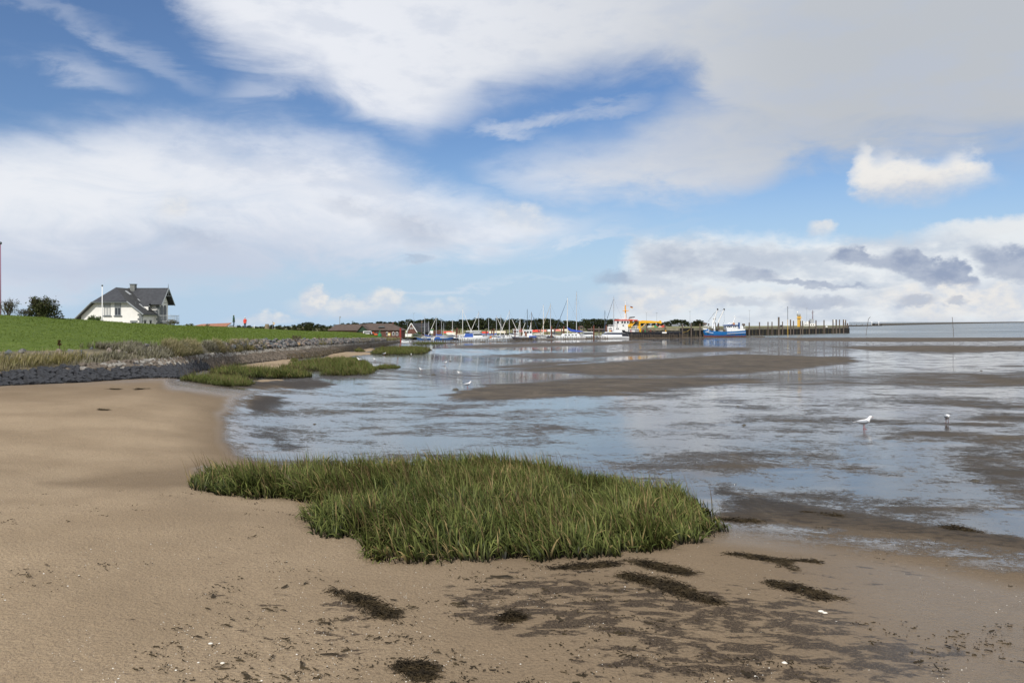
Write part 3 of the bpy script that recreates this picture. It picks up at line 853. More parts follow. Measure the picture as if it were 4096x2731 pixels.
# ---- rocks tipped along the top of the paving
M_RK = [mat('rock_grey', (0.18, 0.17, 0.16), 0.9, color2=(0.09, 0.09, 0.092), nscale=2, bump=0.5, bscale=7), mat('rock_pink', (0.27, 0.215, 0.18), 0.9, color2=(0.16, 0.135, 0.115), nscale=2, bump=0.5, bscale=7),
        mat('rock_dark', (0.10, 0.115, 0.12), 0.85, color2=(0.06, 0.065, 0.07), nscale=2, bump=0.5, bscale=7), mat('rock_lichen', (0.36, 0.21, 0.06), 0.9, color2=(0.25, 0.22, 0.19), nscale=1.2, bump=0.5, bscale=7)]
def rock_mesh(seed, m):
    r = random.Random(seed); bm = bmesh.new()
    for k in range(15):
        v = Vector((r.gauss(0, 1), r.gauss(0, 1), r.gauss(0, 1))).normalized()
        bm.verts.new((v.x * r.uniform(.42, .58), v.y * r.uniform(.34, .5), v.z * r.uniform(.28, .42)))
    res = bmesh.ops.convex_hull(bm, input=bm.verts)
    bmesh.ops.delete(bm, geom=[g for g in res['geom_interior'] if isinstance(g, bmesh.types.BMVert)], context='VERTS')
    bmesh.ops.recalc_face_normals(bm, faces=bm.faces)
    me = bpy.data.meshes.new('rock'); bm.to_mesh(me); bm.free(); me.materials.append(m)
    return me
RKM = [[rock_mesh(s * 10 + k, m) for k in range(4)] for s, m in enumerate(M_RK)]
riprap = link('rock_bank', None); riprap.location = (0, 0, 0)
tag(riprap, 'band of rough grey rocks tipped along the foot of the dike', 'rocks')
rocks = []
rr = random.Random(12)
arc1 = np.concatenate([[0], np.cumsum(np.linalg.norm(np.diff(L1, axis=0), axis=1))])
def at1(L, s): return np.array([np.interp(s, arc1, L[:, k]) for k in range(3)])
s = 0.0
while s < arc1[-1] - 1:
    a, b = at1(L1, s), at1(L2, s)
    px = 2048 + F * a[0] / a[1]
    if a[1] > 150: break
    dens = 1.0 if px > 930 else (0.62 if px < 360 else (0.5 if px < 560 else 0.33))
    lo = 0.08 if px > 1010 else 0.42
    for j in range(9 if px > 930 else 5):
        if rr.random() > dens: continue
        t = rr.uniform(lo, 1.0)
        p = a + (b - a) * t
        size = rr.uniform(.13, .36) if px < 930 else rr.uniform(.2, .46)
        rocks.append((p + np.array([0, 0, (size * 0.12 + 0.12 * rr.random()) if px > 930 else -.02]), size, rr.choices((0, 1, 2, 3), (5, 3.2, 2.2, .03))[0], rr.randrange(4), rr.uniform(0, 6.3), rr.uniform(-.5, .5), rr.uniform(-.5, .5)))
    s += 0.36 if px < 930 else 0.5
def rock_matrix(k):
    p, size, mi, v, a, b, c = k
    return Matrix.Translation(Vector(p)) @ Matrix.Rotation(a, 4, 'Z') @ Matrix.Rotation(b, 4, 'X') @ Matrix.Rotation(c, 4, 'Y') @ Matrix.Diagonal((size, size, size, 1))
rocks.sort(key=lambda k: k[0][1] / k[1] + (5000 if abs(k[0][0] / k[0][1]) > 0.66 else 0))
for k in rocks[:300]:
    ro = link('rock', RKM[k[2]][k[3]], riprap); ro.matrix_local = rock_matrix(k)
rest = {}
for k in rocks[300:]:
    me = RKM[k[2]][k[3]]; M4 = rock_matrix(k)
    rest.setdefault(k[2], MB()).add([M4 @ v.co for v in me.vertices], [tuple(p.vertices) for p in me.polygons])
for k, mbr in rest.items():
    o = link('rocks', mbr.mesh('rocks'), riprap, M_RK[k]); o['kind'] = 'stuff'

# ================================================================== grasses
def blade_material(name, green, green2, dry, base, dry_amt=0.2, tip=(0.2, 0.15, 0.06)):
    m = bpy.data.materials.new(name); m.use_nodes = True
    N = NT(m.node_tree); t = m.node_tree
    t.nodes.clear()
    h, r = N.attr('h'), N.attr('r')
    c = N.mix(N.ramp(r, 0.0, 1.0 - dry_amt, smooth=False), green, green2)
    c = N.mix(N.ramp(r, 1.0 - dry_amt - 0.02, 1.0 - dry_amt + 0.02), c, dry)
    c = N.mix(N.ramp(h, 0.08, 0.72, 1.0, 0.0), c, base)  # blends to the root colour, which carries painted shade in the cordgrass
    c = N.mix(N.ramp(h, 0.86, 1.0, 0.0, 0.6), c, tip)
    d = N.n('ShaderNodeBsdfDiffuse'); N.put(d.inputs[0], c)
    tr = N.n('ShaderNodeBsdfTranslucent'); N.put(tr.inputs[0], c)
    gl = N.n('ShaderNodeBsdfGlossy'); gl.inputs['Roughness'].default_value = 0.45; gl.inputs[0].default_value = (1, 1, 1, 1)
    m1 = N.n('ShaderNodeMixShader'); m1.inputs[0].default_value = 0.16
    t.links.new(d.outputs[0], m1.inputs[1]); t.links.new(tr.outputs[0], m1.inputs[2])
    m2 = N.n('ShaderNodeMixShader'); m2.inputs[0].default_value = 0.008
    t.links.new(m1.outputs[0], m2.inputs[1]); t.links.new(gl.outputs[0], m2.inputs[2])
    out = N.n('ShaderNodeOutputMaterial'); t.links.new(m2.outputs[0], out.inputs[0])
    return m
def blades(name, bx, by, bz, ln, wd, lean, laz, mat_, segs=4, curl=0.5, tone=None, face=None, seed=1):
    """many curved grass blades as one mesh. bx.. bases, ln length, wd width, lean angle from vertical, laz lean azimuth"""
    rg = np.random.default_rng(seed)
    n = len(bx)
    t = np.linspace(0, 1, segs + 1)
    ang = lean[:, None] * (0.35 + 0.65 * t[None]) + curl * np.abs(rg.normal(0, 1, n))[:, None] * t[None] ** 2.2
    ds = (ln / segs)[:, None]
    hor = np.concatenate([np.zeros((n, 1)), np.cumsum(np.sin(ang[:, 1:]) * ds, 1)], 1)
    ver = np.concatenate([np.zeros((n, 1)), np.cumsum(np.cos(ang[:, 1:]) * ds, 1)], 1)
    cx = bx[:, None] + hor * np.cos(laz)[:, None]; cy = by[:, None] + hor * np.sin(laz)[:, None]; cz = bz[:, None] + ver
    fa = laz + np.pi / 2 + rg.normal(0, 0.5, n) if face is None else face
    wt = (np.minimum(1, (1 - t) * 1.6) * np.minimum(1, 0.55 + t * 2.0))[None] * wd[:, None] * 0.5
    lx = np.cos(fa)[:, None] * wt; ly = np.sin(fa)[:, None] * wt
    tw = rg.normal(0, 0.35, n)[:, None] * wt
    A = np.stack([np.stack([cx - lx, cy - ly, cz - tw], -1), np.stack([cx + lx, cy + ly, cz + tw], -1)], 2)   # n, segs+1, 2, 3
    V = A.reshape(-1, 3)
    base = (np.arange(n) * (segs + 1) * 2)[:, None] + (np.arange(segs) * 2)[None]
    q = np.stack([base, base + 1, base + 3, base + 2], -1).reshape(-1)
    tone = rg.random(n) if tone is None else tone
    at = {'h': np.broadcast_to(t[None, :, None], (n, segs + 1, 2)).ravel(), 'r': np.repeat(tone, (segs + 1) * 2)}
    me = np_mesh(name, V, 4, q, at, smooth=True)
    me.materials.append(mat_)
    return me
def sample_poly(px_poly, n, seed, bg=False):
    """n random ground points inside a polygon drawn on the photo"""
    pts = [G(*p) for p in px_poly]
    xs = np.array([p[0] for p in pts]); ysv = np.array([p[1] for p in pts])
    rg = np.random.default_rng(seed)
    ox = np.empty(0); oy = np.empty(0); dd = np.empty(0)
    while len(ox) < n:
        x = rg.uniform(xs.min(), xs.max(), n * 2); y = rg.uniform(ysv.min(), ysv.max(), n * 2)
        w = (fbm(x * 2.6, y * 2.6, 4, seed) - 0.5) * 0.75
        s = poly_sdf(x, y, list(zip(xs, ysv))) + w * min(1.0, (xs.max() - xs.min()) / 4)
        k = s > 0
        ox = np.concatenate([ox, x[k]]); oy = np.concatenate([oy, y[k]]); dd = np.concatenate([dd, s[k]])
    return ox[:n], oy[:n], ground_z(ox[:n], oy[:n]), dd[:n]

M_CORD = blade_material('cordgrass', (0.028, 0.044, 0.009), (0.190, 0.212, 0.060), (0.27, 0.205, 0.09), (0.008, 0.007, 0.004), 0.19)  # near-black root: dark stems plus the shade between them, painted in
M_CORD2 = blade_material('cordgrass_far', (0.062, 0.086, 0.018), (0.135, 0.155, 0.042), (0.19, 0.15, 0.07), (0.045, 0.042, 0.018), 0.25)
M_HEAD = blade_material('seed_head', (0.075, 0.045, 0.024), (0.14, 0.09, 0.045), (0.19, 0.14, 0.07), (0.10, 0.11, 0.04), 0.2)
v = 1.7415
NEAR = [(405, 1118), (440, 1128), (560, 1140), (640, 1150), (705, 1160), (745, 1172), (722, 1190), (735, 1210), (790, 1240), (835, 1272), (880, 1290), (1000, 1298), (1150, 1299), (1290, 1290), (1400, 1276),
        (1500, 1256), (1590, 1236), (1645, 1220), (1668, 1198), (1640, 1178), (1560, 1150), (1400, 1112), (1250, 1082), (1140, 1072), (900, 1080), (700, 1092), (520, 1100), (440, 1110)]
NEAR = [(a * v, b * v) for a, b in NEAR]
def cord_patch(label, poly, n, h, w, seed, m, heads, lean_az=math.pi * 0.95, segs=4, hscale=None):
    x, y, z, dd = sample_poly(poly, n, seed)
    rg = np.random.default_rng(seed)
    L = rg.uniform(h * 0.55, h * 1.1, n) * (0.62 + 0.38 * sstep(dd, 0.0, 0.35 * h / 0.3))
    L *= 0.62 + 0.72 * fbm(x * 2.2, y * 2.2, 3, seed)
    la = lean_az + (fbm(x * 2.6, y * 2.6, 2, seed + 3) - .5) * 6.0 + rg.normal(0, .75, n)
    lean = np.abs(rg.normal(0.42, 0.30, n)) + 0.5 * sstep(dd, 0.14, 0.0) * rg.random(n)
    tone = np.clip(rg.random(n) ** 1.7 * 0.85 + 0.5 * (fbm(x * 1.1, y * 1.1, 3, seed + 5) - 0.3), 0, 1)
    me = blades('cordgrass', x, y, z - 0.02, L, rg.uniform(0.6, 1.25, n) * w, lean, la, m, segs, 1.45, tone, seed=seed)
    o = link('cordgrass', me)
    tag(o, label, 'grass', kind='stuff')
    if heads:
        x, y, z, dd = sample_poly(poly, heads, seed + 50)
        rg = np.random.default_rng(seed + 1)
        me = blades('seed_stalks', x, y, z, rg.uniform(h * 0.75, h * 1.2, heads), rg.uniform(0.4, 0.9, heads) * w * 0.7, np.abs(rg.normal(0.34, 0.2, heads)), lean_az + rg.normal(0, 0.5, heads), M_HEAD, 4, 0.35, seed=seed + 2)
        so = link('seed_stalks', me, o); so['kind'] = 'stuff'
    return o
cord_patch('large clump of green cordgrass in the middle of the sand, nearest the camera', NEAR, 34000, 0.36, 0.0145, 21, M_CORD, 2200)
MID = [('low cordgrass tuft at the corner of the dark stone revetment', [(722, 1520), (790, 1530), (850, 1540), (930, 1547), (1000, 1545), (1020, 1536), (960, 1524), (850, 1515), (760, 1513)], 7000, .40, .014),
       ('bright green cordgrass hummock just behind the low tuft', [(846, 1497), (920, 1507), (1000, 1512), (1100, 1514), (1200, 1513), (1255, 1508), (1240, 1499), (1150, 1492), (1000, 1487), (880, 1484)], 8000, .55, .018),
       ('broad olive cordgrass island where a gull stands', [(1116, 1476), (1184, 1458), (1272, 1443), (1401, 1441), (1459, 1445), (1473, 1458), (1507, 1483), (1476, 1499), (1374, 1504), (1272, 1501), (1323, 1484), (1221, 1482)], 15000, .55, .026),
       ('thin cordgrass spit running out from the broad island over the mud', [(1495, 1474), (1540, 1477), (1590, 1473), (1605, 1468), (1560, 1464), (1510, 1467)], 1600, .35, .026),
       ('long yellowish cordgrass bed beyond the second sand patch', [(1486, 1417), (1578, 1419), (1697, 1415), (1726, 1398), (1646, 1392), (1510, 1397)], 12000, .75, .045),
       ('tiny green grass tuft alone on the pale sand', [(1418, 1407), (1440, 1409), (1462, 1407), (1450, 1401), (1425, 1400)], 900, .6, .03),
       ('flat brown green weed strip before the harbour stakes', [(1640, 1378), (1700, 1380), (1760, 1377), (1790, 1374), (1720, 1372), (1650, 1373)], 2500, .6, .06),
       ('small green tuft at the weedy foot of the revetment', [(1164, 1446), (1185, 1447), (1190, 1441), (1170, 1440)], 500, .4, .025)]
for k, (lb, poly, n, h, w) in enumerate(MID):
    cord_patch(lb, poly, n, h, w, 60 + k, M_CORD2 if k not in (1, 5) else M_CORD, n // 25, segs=3)

# ---- turf blades on the dike's near slope
def surf_points(A, n, seed, rows=(0, None), wfun=None):
    """random points on a lofted sheet (area weighted by distance), near the camera first"""
    rg = np.random.default_rng(seed)
    a, b = A.shape[:2]
    i = rg.uniform(rows[0], (rows[1] or a) - 1.001, n * 4); j = rg.uniform(0, b - 1.001, n * 4)
    i0 = i.astype(int); j0 = j.astype(int); fi = (i - i0)[:, None]; fj = (j - j0)[:, None]
    p = (A[i0, j0] * (1 - fi) + A[i0 + 1, j0] * fi) * (1 - fj) + (A[i0, j0 + 1] * (1 - fi) + A[i0 + 1, j0 + 1] * fi) * fj
    e1 = np.linalg.norm(A[i0 + 1, j0] - A[i0, j0], axis=1); e2 = np.linalg.norm(A[i0, j0 + 1] - A[i0, j0], axis=1)
    w = e1 * e2 / p[:, 1] ** 1.6
    if wfun is not None: w = w * wfun(p)
    k = rg.choice(len(p), n, replace=True, p=w / w.sum())
    return p[k] + rg.normal(0, 0.03, (n, 3)) * np.array([1, 1, 0])
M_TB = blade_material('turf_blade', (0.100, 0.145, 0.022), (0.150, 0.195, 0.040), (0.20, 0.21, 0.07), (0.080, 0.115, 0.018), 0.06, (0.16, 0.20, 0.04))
p = surf_points(DK, 52000, 5, (0, 27), lambda p: (np.abs(p[:, 0] / p[:, 1]) < 0.9))
rg = np.random.default_rng(3)
n = len(p)
tone = np.clip(rg.random(n) * 0.5 + 0.9 * (fbm(p[:, 0] * 0.4, p[:, 1] * 0.4, 4, 8) - 0.2), 0, 1)
sc_d = (p[:, 1] / 30) ** 0.5
o = link('dike_grass', blades('dike_grass', p[:, 0], p[:, 1], p[:, 2] - 0.01, rg.uniform(.035, .085, n) * sc_d, rg.uniform(.016, .03, n) * sc_d, rg.uniform(0.1, .8, n), rg.uniform(0, 6.3, n), M_TB, 2, 0.4, tone, seed=9))
tag(o, 'short bright green turf covering the dike slope', 'grass', kind='stuff')
# ---- dry grasses among the rocks of the bank
BK = loft_lines([L1 + np.array([0, 0, -0.02]), L2 + np.array([0, 0.3, -0.02])], [8])
M_DRY = blade_material('dry_grass', (0.25, 0.215, 0.11), (0.37, 0.32, 0.19), (0.15, 0.16, 0.05), (0.14, 0.12, 0.06), 0.2, (0.40, 0.34, 0.22))
M_YEL = blade_material('yellow_green_grass', (0.19, 0.18, 0.055), (0.31, 0.27, 0.10), (0.36, 0.30, 0.16), (0.12, 0.11, 0.04), 0.3, (0.32, 0.27, 0.12))
M_GRY = blade_material('grey_sage', (0.19, 0.18, 0.125), (0.27, 0.25, 0.19), (0.16, 0.155, 0.08), (0.11, 0.10, 0.065), 0.25, (0.30, 0.27, 0.20))
def bank_weight(kind):
    def f(p):
        px = 2048 + F * p[:, 0] / p[:, 1]; py = HOR + F * (EYE - p[:, 2]) / p[:, 1]
        nz = fbm(p[:, 0] * 0.5 + kind * 7, p[:, 1] * 0.5, 3, 30 + kind)
        t1 = np.interp(px, [-400, 0, 298, 536, 700, 819, 938, 1057, 1146, 1400], [1512, 1493, 1467, 1444, 1438, 1420, 1414, 1400, 1394, 1375])
        t2 = np.interp(px, [-400, 0, 298, 536, 740, 938, 1146, 1400], [1412, 1400, 1389, 1381, 1375, 1369, 1365, 1358])
        v_ = (t1 - py) / (t1 - t2)          # 0 at the paving, 1 at the turf
        if kind == 0:    # yellow, low fringe
            w = sstep(v_, 0.62, 0.30) * (px < 330) + 1.0 * (np.abs(px - 390) < 70) * (v_ < .45) + 0.8 * (np.abs(px - 1010) < 60) + 1.2 * (np.abs(px - 1300) < 26) * (v_ < .6) + .5 * (px > 1420)
        elif kind == 1:  # tan, tall
            w = 1.2 * sstep(px, 480, 600) * sstep(px, 1080, 980) + 0.28 * (px < 420) * (v_ < .6) + 0.22 * (v_ > .9) + .8 * (px > 1430)
        else:            # grey sage scrub
            w = 1.1 * (px > 170) * (px < 560) * sstep(v_, .25, .5) + .9 * (np.abs(px - 800) < 70) * (v_ > .3) + 0.2 * (px < 900)
        return w * sstep(nz, 0.42, 0.60) + 1e-4
    return f
for kind, (nm, m, n, h, w, lb) in enumerate((('yellow_grass', M_YEL, 7500, .38, .017, 'yellow green grass fringe hanging over the revetment edge'),
                                             ('dry_grass', M_DRY, 16000, .42, .019, 'tall tan dry grass growing between the rocks of the bank'),
                                             ('sage_scrub', M_GRY, 11000, .30, .024, 'low grey green scrub around the near bank rocks'))):
    p = surf_points(BK, n, 70 + kind, (0, None), bank_weight(kind))
    rg = np.random.default_rng(80 + kind)
    sc_d = np.clip((p[:, 1] / 28) ** 0.5, .8, 2)
    o = link(nm, blades(nm, p[:, 0], p[:, 1], p[:, 2] - 0.02, rg.uniform(.5, 1.05, n) * h, rg.uniform(.5, 1.1, n) * w * sc_d, np.abs(rg.normal(.35, .3, n)), rg.normal(0.2, 1.3, n), m, 3, 0.5, seed=90 + kind))
    tag(o, lb, 'grass', kind='stuff')

# ================================================================== leafy plants
def leaf_mat(name, c1, c2, gl=0.1):
    m = bpy.data.materials.new(name); m.use_nodes = True
    N = NT(m.node_tree); b = m.node_tree.nodes['Principled BSDF']
    r = N.attr('r')
    N.put(b.inputs['Base Color'], N.mix(r, c1, c2))
    b.inputs['Roughness'].default_value = 0.7; b.inputs['Specular IOR Level'].default_value = gl
    MATS[name] = m
    return m
def leaves(name, C, size, m, seed, asp=0.6, up=0.3):
    """a small folded leaf (two faces) at every point"""
    rg = np.random.default_rng(seed); n = len(C)
    a = rg.normal(0, 1, (n, 3)); a[:, 2] = a[:, 2] * 0.6 + up; a /= np.linalg.norm(a, axis=1)[:, None]
    b = np.cross(a, rg.normal(0, 1, (n, 3))); b /= np.linalg.norm(b, axis=1)[:, None]
    s = (size * rg.uniform(.6, 1.3, n))[:, None]
    V = np.stack([C - a * s * .5, C + b * s * asp * .5, C + a * s * .5, C - b * s * asp * .5], 1).reshape(-1, 3)
    me = np_mesh(name, V, 4, np.arange(n * 4), {'r': np.repeat(rg.random(n), 4)})
    me.materials.append(m)
    return me
M_BARK = mat('bark', (0.075, 0.055, 0.04), 0.95)
def grow(mb, p, d, ln, r, depth, rnd, tips, spread=0.6, up=0.15):
    q = p + d * ln
    mb.tube(p, q, r, r * 0.7, 5, False)
    tips.append((q, ln))
    if depth == 0:
        return
    for k in range(rnd.choice((2, 3))):
        nd = (d + Vector((rnd.gauss(0, spread), rnd.gauss(0, spread), rnd.gauss(0, spread * .6) + up))).normalized()
        grow(mb, q - d * ln * rnd.uniform(0, .35), nd, ln * rnd.uniform(.6, .85), r * 0.62, depth - 1, rnd, tips, spread, up)
def bush(name, label, loc, rx, rz, seed, nl, ls, m, stems=6, wind=(0, 0, 0), cat='bush', depth=3, spread=0.5, up=.15, fill=.4):
    rnd = random.Random(seed)
    t = Thing(name, label, cat, loc)
    mb = MB(); tips = []
    for k in range(stems):
        w = rnd.uniform(0, 6.28)
        d = Vector((math.cos(w) * rx / rz * .55 + wind[0], math.sin(w) * rx / rz * .45, 1.0)).normalized()
        grow(mb, Vector(loc) + Vector((math.cos(w) * rx * .12, math.sin(w) * rx * .1, -0.05)), d, rz * 0.42, rz * 0.028, depth, rnd, tips, spread, up)
    t.part('branches', mb, M_BARK)
    rg = np.random.default_rng(seed)
    T = np.array([list(q) for q, l in tips]); L_ = np.array([l for q, l in tips])
    k = rg.integers(0, len(T), nl)
    base = np.array(loc)
    C = base + (T[k] - base) * (rg.random(nl)[:, None] ** .35) + rg.normal(0, 1, (nl, 3)) * (L_[k] * .34)[:, None]
    m_ = rg.random(nl) < fill
    q_ = rg.normal(0, 1, (nl, 3)); q_ /= np.linalg.norm(q_, axis=1)[:, None]; q_ *= rg.uniform(.55, 1, nl)[:, None]; q_[:, 2] = np.abs(q_[:, 2])
    C[m_] = (base + q_ * np.array([rx * .85, rx * .7, rz * .72]))[m_]
    C[:, 2] = np.maximum(C[:, 2], loc[2] + 0.02)
    o = link('foliage', leaves('foliage', C - np.array(loc), ls, m, seed), t.o)
    return t.o
M_LD = leaf_mat('leaf_dark', (0.030, 0.042, 0.014), (0.062, 0.066, 0.024))
M_LG = leaf_mat('leaf_green', (0.045, 0.085, 0.018), (0.085, 0.130, 0.035))
M_LO = leaf_mat('leaf_olive', (0.065, 0.080, 0.035), (0.125, 0.125, 0.055))
M_LDRY = leaf_mat('leaf_dry', (0.12, 0.085, 0.05), (0.19, 0.15, 0.08))
bush('windswept_bush', 'dark round leafy bush standing clear on the dike top left of the house', P(172, 1276, 52), 1.5, 1.5, 4, 5200, .12, M_LD, 9, (0.2, 0, 0), depth=3, spread=.42)
bush('sparse_bush', 'thin see-through bush at the left edge of the photo', P(30, 1268, 50), 1.0, 1.2, 8, 800, .085, M_LO, 8, depth=3, spread=.5)
bush('sparse_bush', 'low straggly bush between the thin bush and the dark round one', P(96, 1272, 51), .6, .75, 15, 420, .075, M_LO, 7, depth=3, spread=.5)
bush('garden_shrub', 'dense green shrub in front of the white house', P(380, 1296, 100), 1.4, 1.3, 9, 1500, .16, M_LG, 8, depth=2)
bush('garden_shrub', 'loose shrub below the house balcony', P(690, 1306, 118), 1.4, 1.35, 19, 420, .14, M_LO, 8, depth=2, spread=.6)
bush('garden_shrub', 'low grey green shrub on the dike top right of the house', P(757, 1306, 100), .9, .55, 29, 500, .12, M_LO, 7, depth=2, spread=.5)
bush('garden_shrub', 'small bare shrub before the terracotta roof', P(832, 1308, 105), .5, .6, 39, 120, .10, M_LO, 6, depth=2, spread=.6)
bush('bare_bush', 'bare twiggy bush rising from the far rocks', P(1184, 1364, 63.5), .7, .55, 49, 160, .05, M_LDRY, 12, depth=3, spread=.5)
def dead_stalk(label, base, h, seed, lean=0.0):
    rnd = random.Random(seed)
    t = Thing('dock_stalk', label, 'plant', base)
    b = Vector(base)
    mb = MB(); tip = b + Vector((lean * h, 0, h)); mb.tube(b - Vector((0, 0, .05)), tip, .012 + h * .006, .006, 5)
    t.part('stem', mb, M_BARK)
    C = np.array([list(b + (tip - b) * rnd.uniform(.35, 1) + Vector((rnd.gauss(0, .025), rnd.gauss(0, .025), 0))) for k in range(150)])
    link('seed_head', leaves('seed_head', C - np.array(base), .045, M_RUST_LEAF, seed), t.o)
M_RUST_LEAF = leaf_mat('leaf_rust', (0.06, 0.03, 0.018), (0.11, 0.06, 0.03))
dead_stalk('single upright brown dock stalk over the near rocks', P(239, 1394, 26.2), .29, 3, -.06)
dead_stalk('upright brown dock stalk right of the bare bush', P(1276, 1364, 76), .42, 5)
dead_stalk('leaning brown dock stalk farther along the rocks', P(1372, 1361, 92), .40, 7, .35)

# ================================================================== strandings on the sand
M_WEED = mat('seaweed', (0.020, 0.015, 0.009), 0.8, color2=(0.050, 0.036, 0.018), nscale=8, spec=0.15)
def seaweed(label, line, width, n, seed, h=0.05):
    """a heap of tangled thin strands lying along a line of ground points"""
    pts = [Vector(G(*p)) for p in line]
    n = int(n * 2.2); h *= .45; width *= .66
    rg = np.random.default_rng(seed)
    A = np.array([list(q) for q in pts])
    seg = np.concatenate([[0], np.cumsum(np.linalg.norm(np.diff(A, axis=0), axis=1))])
    s = rg.uniform(0, seg[-1], n)
    C = np.stack([np.interp(s, seg, A[:, k]) for k in range(3)], -1)
    prof = np.sin(np.pi * np.clip(s / seg[-1], .06, .94))
    kc = 14
    cs_ = rg.uniform(0, seg[-1], kc); cw_ = rg.uniform(.25, 1.0, kc) * width; co_ = rg.normal(0, width * .5, (kc, 2)); pk = rg.random(kc) + .2
    kk_ = rg.choice(kc, n, p=pk / pk.sum())
    s = np.clip(cs_[kk_] + rg.normal(0, 1, n) * seg[-1] * .10, 0, seg[-1])
    C = np.stack([np.interp(s, seg, A[:, k]) for k in range(3)], -1)
    C[:, 0] += co_[kk_, 0] + rg.normal(0, .5, n) * cw_[kk_]; C[:, 1] += co_[kk_, 1] * .7 + rg.normal(0, .36, n) * cw_[kk_]
    off = np.exp(-((rg.normal(0, 1, n)) ** 2))
    C[:, 2] = ground_z(C[:, 0], C[:, 1]) + 0.006 + h * prof * rg.random(n) * off
    dirx = A[-1] - A[0]; base_a = math.atan2(dirx[1], dirx[0])
    ang = base_a + rg.normal(0, .8, n)
    S = 5
    L_ = rg.uniform(.04, .12, n)
    V = []
    x, y, z = C[:, 0].copy(), C[:, 1].copy(), C[:, 2].copy()
    W_ = rg.uniform(.0006, .0017, n)
    rows = []
    for k in range(S):
        sx_, sy_ = -np.sin(ang) * W_, np.cos(ang) * W_
        zz = np.maximum(z, ground_z(x, y) + .004)
        rows.append(np.stack([np.stack([x - sx_, y - sy_, zz], -1), np.stack([x + sx_, y + sy_, zz + rg.normal(0, .003, n)], -1)], 1))
        x = x + np.cos(ang) * L_ / S; y = y + np.sin(ang) * L_ / S; z = z + rg.normal(-.002, .004, n); ang = ang + rg.normal(0, .6, n)
    V = np.stack(rows, 1).reshape(-1, 3)
    base = (np.arange(n) * S * 2)[:, None] + (np.arange(S - 1) * 2)[None]
    q = np.stack([base, base + 1, base + 3, base + 2], -1).reshape(-1)
    loc = A.mean(0)
    o = link('seaweed_clump', np_mesh('seaweed_clump', V - loc, 4, q), None, M_WEED)
    o.location = loc
    # the matted core of the heap
    core = MB(); rings = []
    m_ = 9
    for i in range(m_):
        t_ = (i + .5) / m_
        c = Vector([float(np.interp(t_ * seg[-1], seg, A[:, k])) for k in range(3)])
        wd = width * .36 * math.sin(math.pi * t_) ** .7 * (0.15 + 1.25 * random.Random(seed * 31 + i).random())
        dv = Vector((dirx[0], dirx[1], 0)).normalized(); sd_ = Vector((-dv.y, dv.x, 0))
        ring = []
        for k in range(7):
            w = math.pi * k / 6
            pp = c + sd_ * (math.cos(w) * wd * random.Random(seed * 7 + i * 9 + k).uniform(.7, 1.2))
            ring.append((pp.x, pp.y, gz(pp.x, pp.y) - .004 + math.sin(w) * h * .5 * random.Random(seed * 3 + i * 7 + k).uniform(.5, 1.2)))
        rings.append(ring)
    core.loft(rings, closed=False, cap=False)
    link('matted_core', core.mesh('matted_core', loc), o, M_WEED)
    tag(o, label, 'seaweed')
    return o
seaweed('long dark seaweed heap on the sand left below the big grass clump', [(1350, 2355), (1400, 2385), (1450, 2405), (1500, 2440), (1555, 2452)], .10, 420, 1)
seaweed('small upright dark seaweed tuft on the middle of the sand', [(2005, 2480), (2032, 2470), (2060, 2478)], .055, 220, 2, .12)
seaweed('black seaweed lump near the bottom edge of the photo', [(1600, 2670), (1640, 2672), (1690, 2675)], .07, 300, 3, .07)
seaweed('smaller black seaweed lump just under the bottom edge lump', [(1635, 2706), (1660, 2708), (1680, 2706)], .05, 140, 4, .05)
seaweed('flat seaweed mat touching the front edge of the grass clump', [(2190, 2275), (2270, 2272), (2330, 2268), (2420, 2258)], .10, 360, 5, .05)
seaweed('thick seaweed heap at the right front corner of the grass clump', [(2480, 2240), (2560, 2252), (2640, 2270), (2740, 2290)], .10, 520, 6, .07)
seaweed('largest seaweed heap, drawn out to the lower right of the clump', [(2510, 2300), (2600, 2325), (2700, 2350), (2780, 2385), (2860, 2410)], .13, 760, 7, .08)
seaweed('forked seaweed streak pointing right across damp sand', [(2930, 2218), (3030, 2228), (3100, 2245), (3200, 2282)], .10, 420, 8, .04)
seaweed('straight tail of seaweed lying beside the forked streak', [(3110, 2246), (3170, 2244), (3250, 2248)], .05, 160, 9, .03)
seaweed('feathery seaweed streak alone on the sand at the right', [(3100, 2330), (3170, 2350), (3240, 2372), (3325, 2388)], .12, 460, 10, .05)
seaweed('dark weed line at the edge of the mud behind the right end of the grass', [(2890, 2075), (2960, 2082), (3010, 2086)], .16, 240, 11, .04)
seaweed('dark weed heap on the mud right of the grass', [(3220, 2052), (3300, 2058), (3360, 2066)], .14, 260, 12, .05)
seaweed('rounded weed heap on the mud near the right edge', [(3780, 2112), (3840, 2118), (3900, 2130)], .16, 260, 13, .06)
seaweed('thin weed scrap on the upper beach below the revetment', [(440, 1556), (455, 1557), (466, 1556)], .16, 90, 14, .05)
seaweed('pair of weed streaks on the upper beach below the revetment', [(535, 1558), (552, 1557), (572, 1555)], .14, 90, 15, .05)
seaweed('small dark weed lump in the middle of the left beach', [(396, 1638), (406, 1640), (416, 1639)], .10, 80, 16, .05)

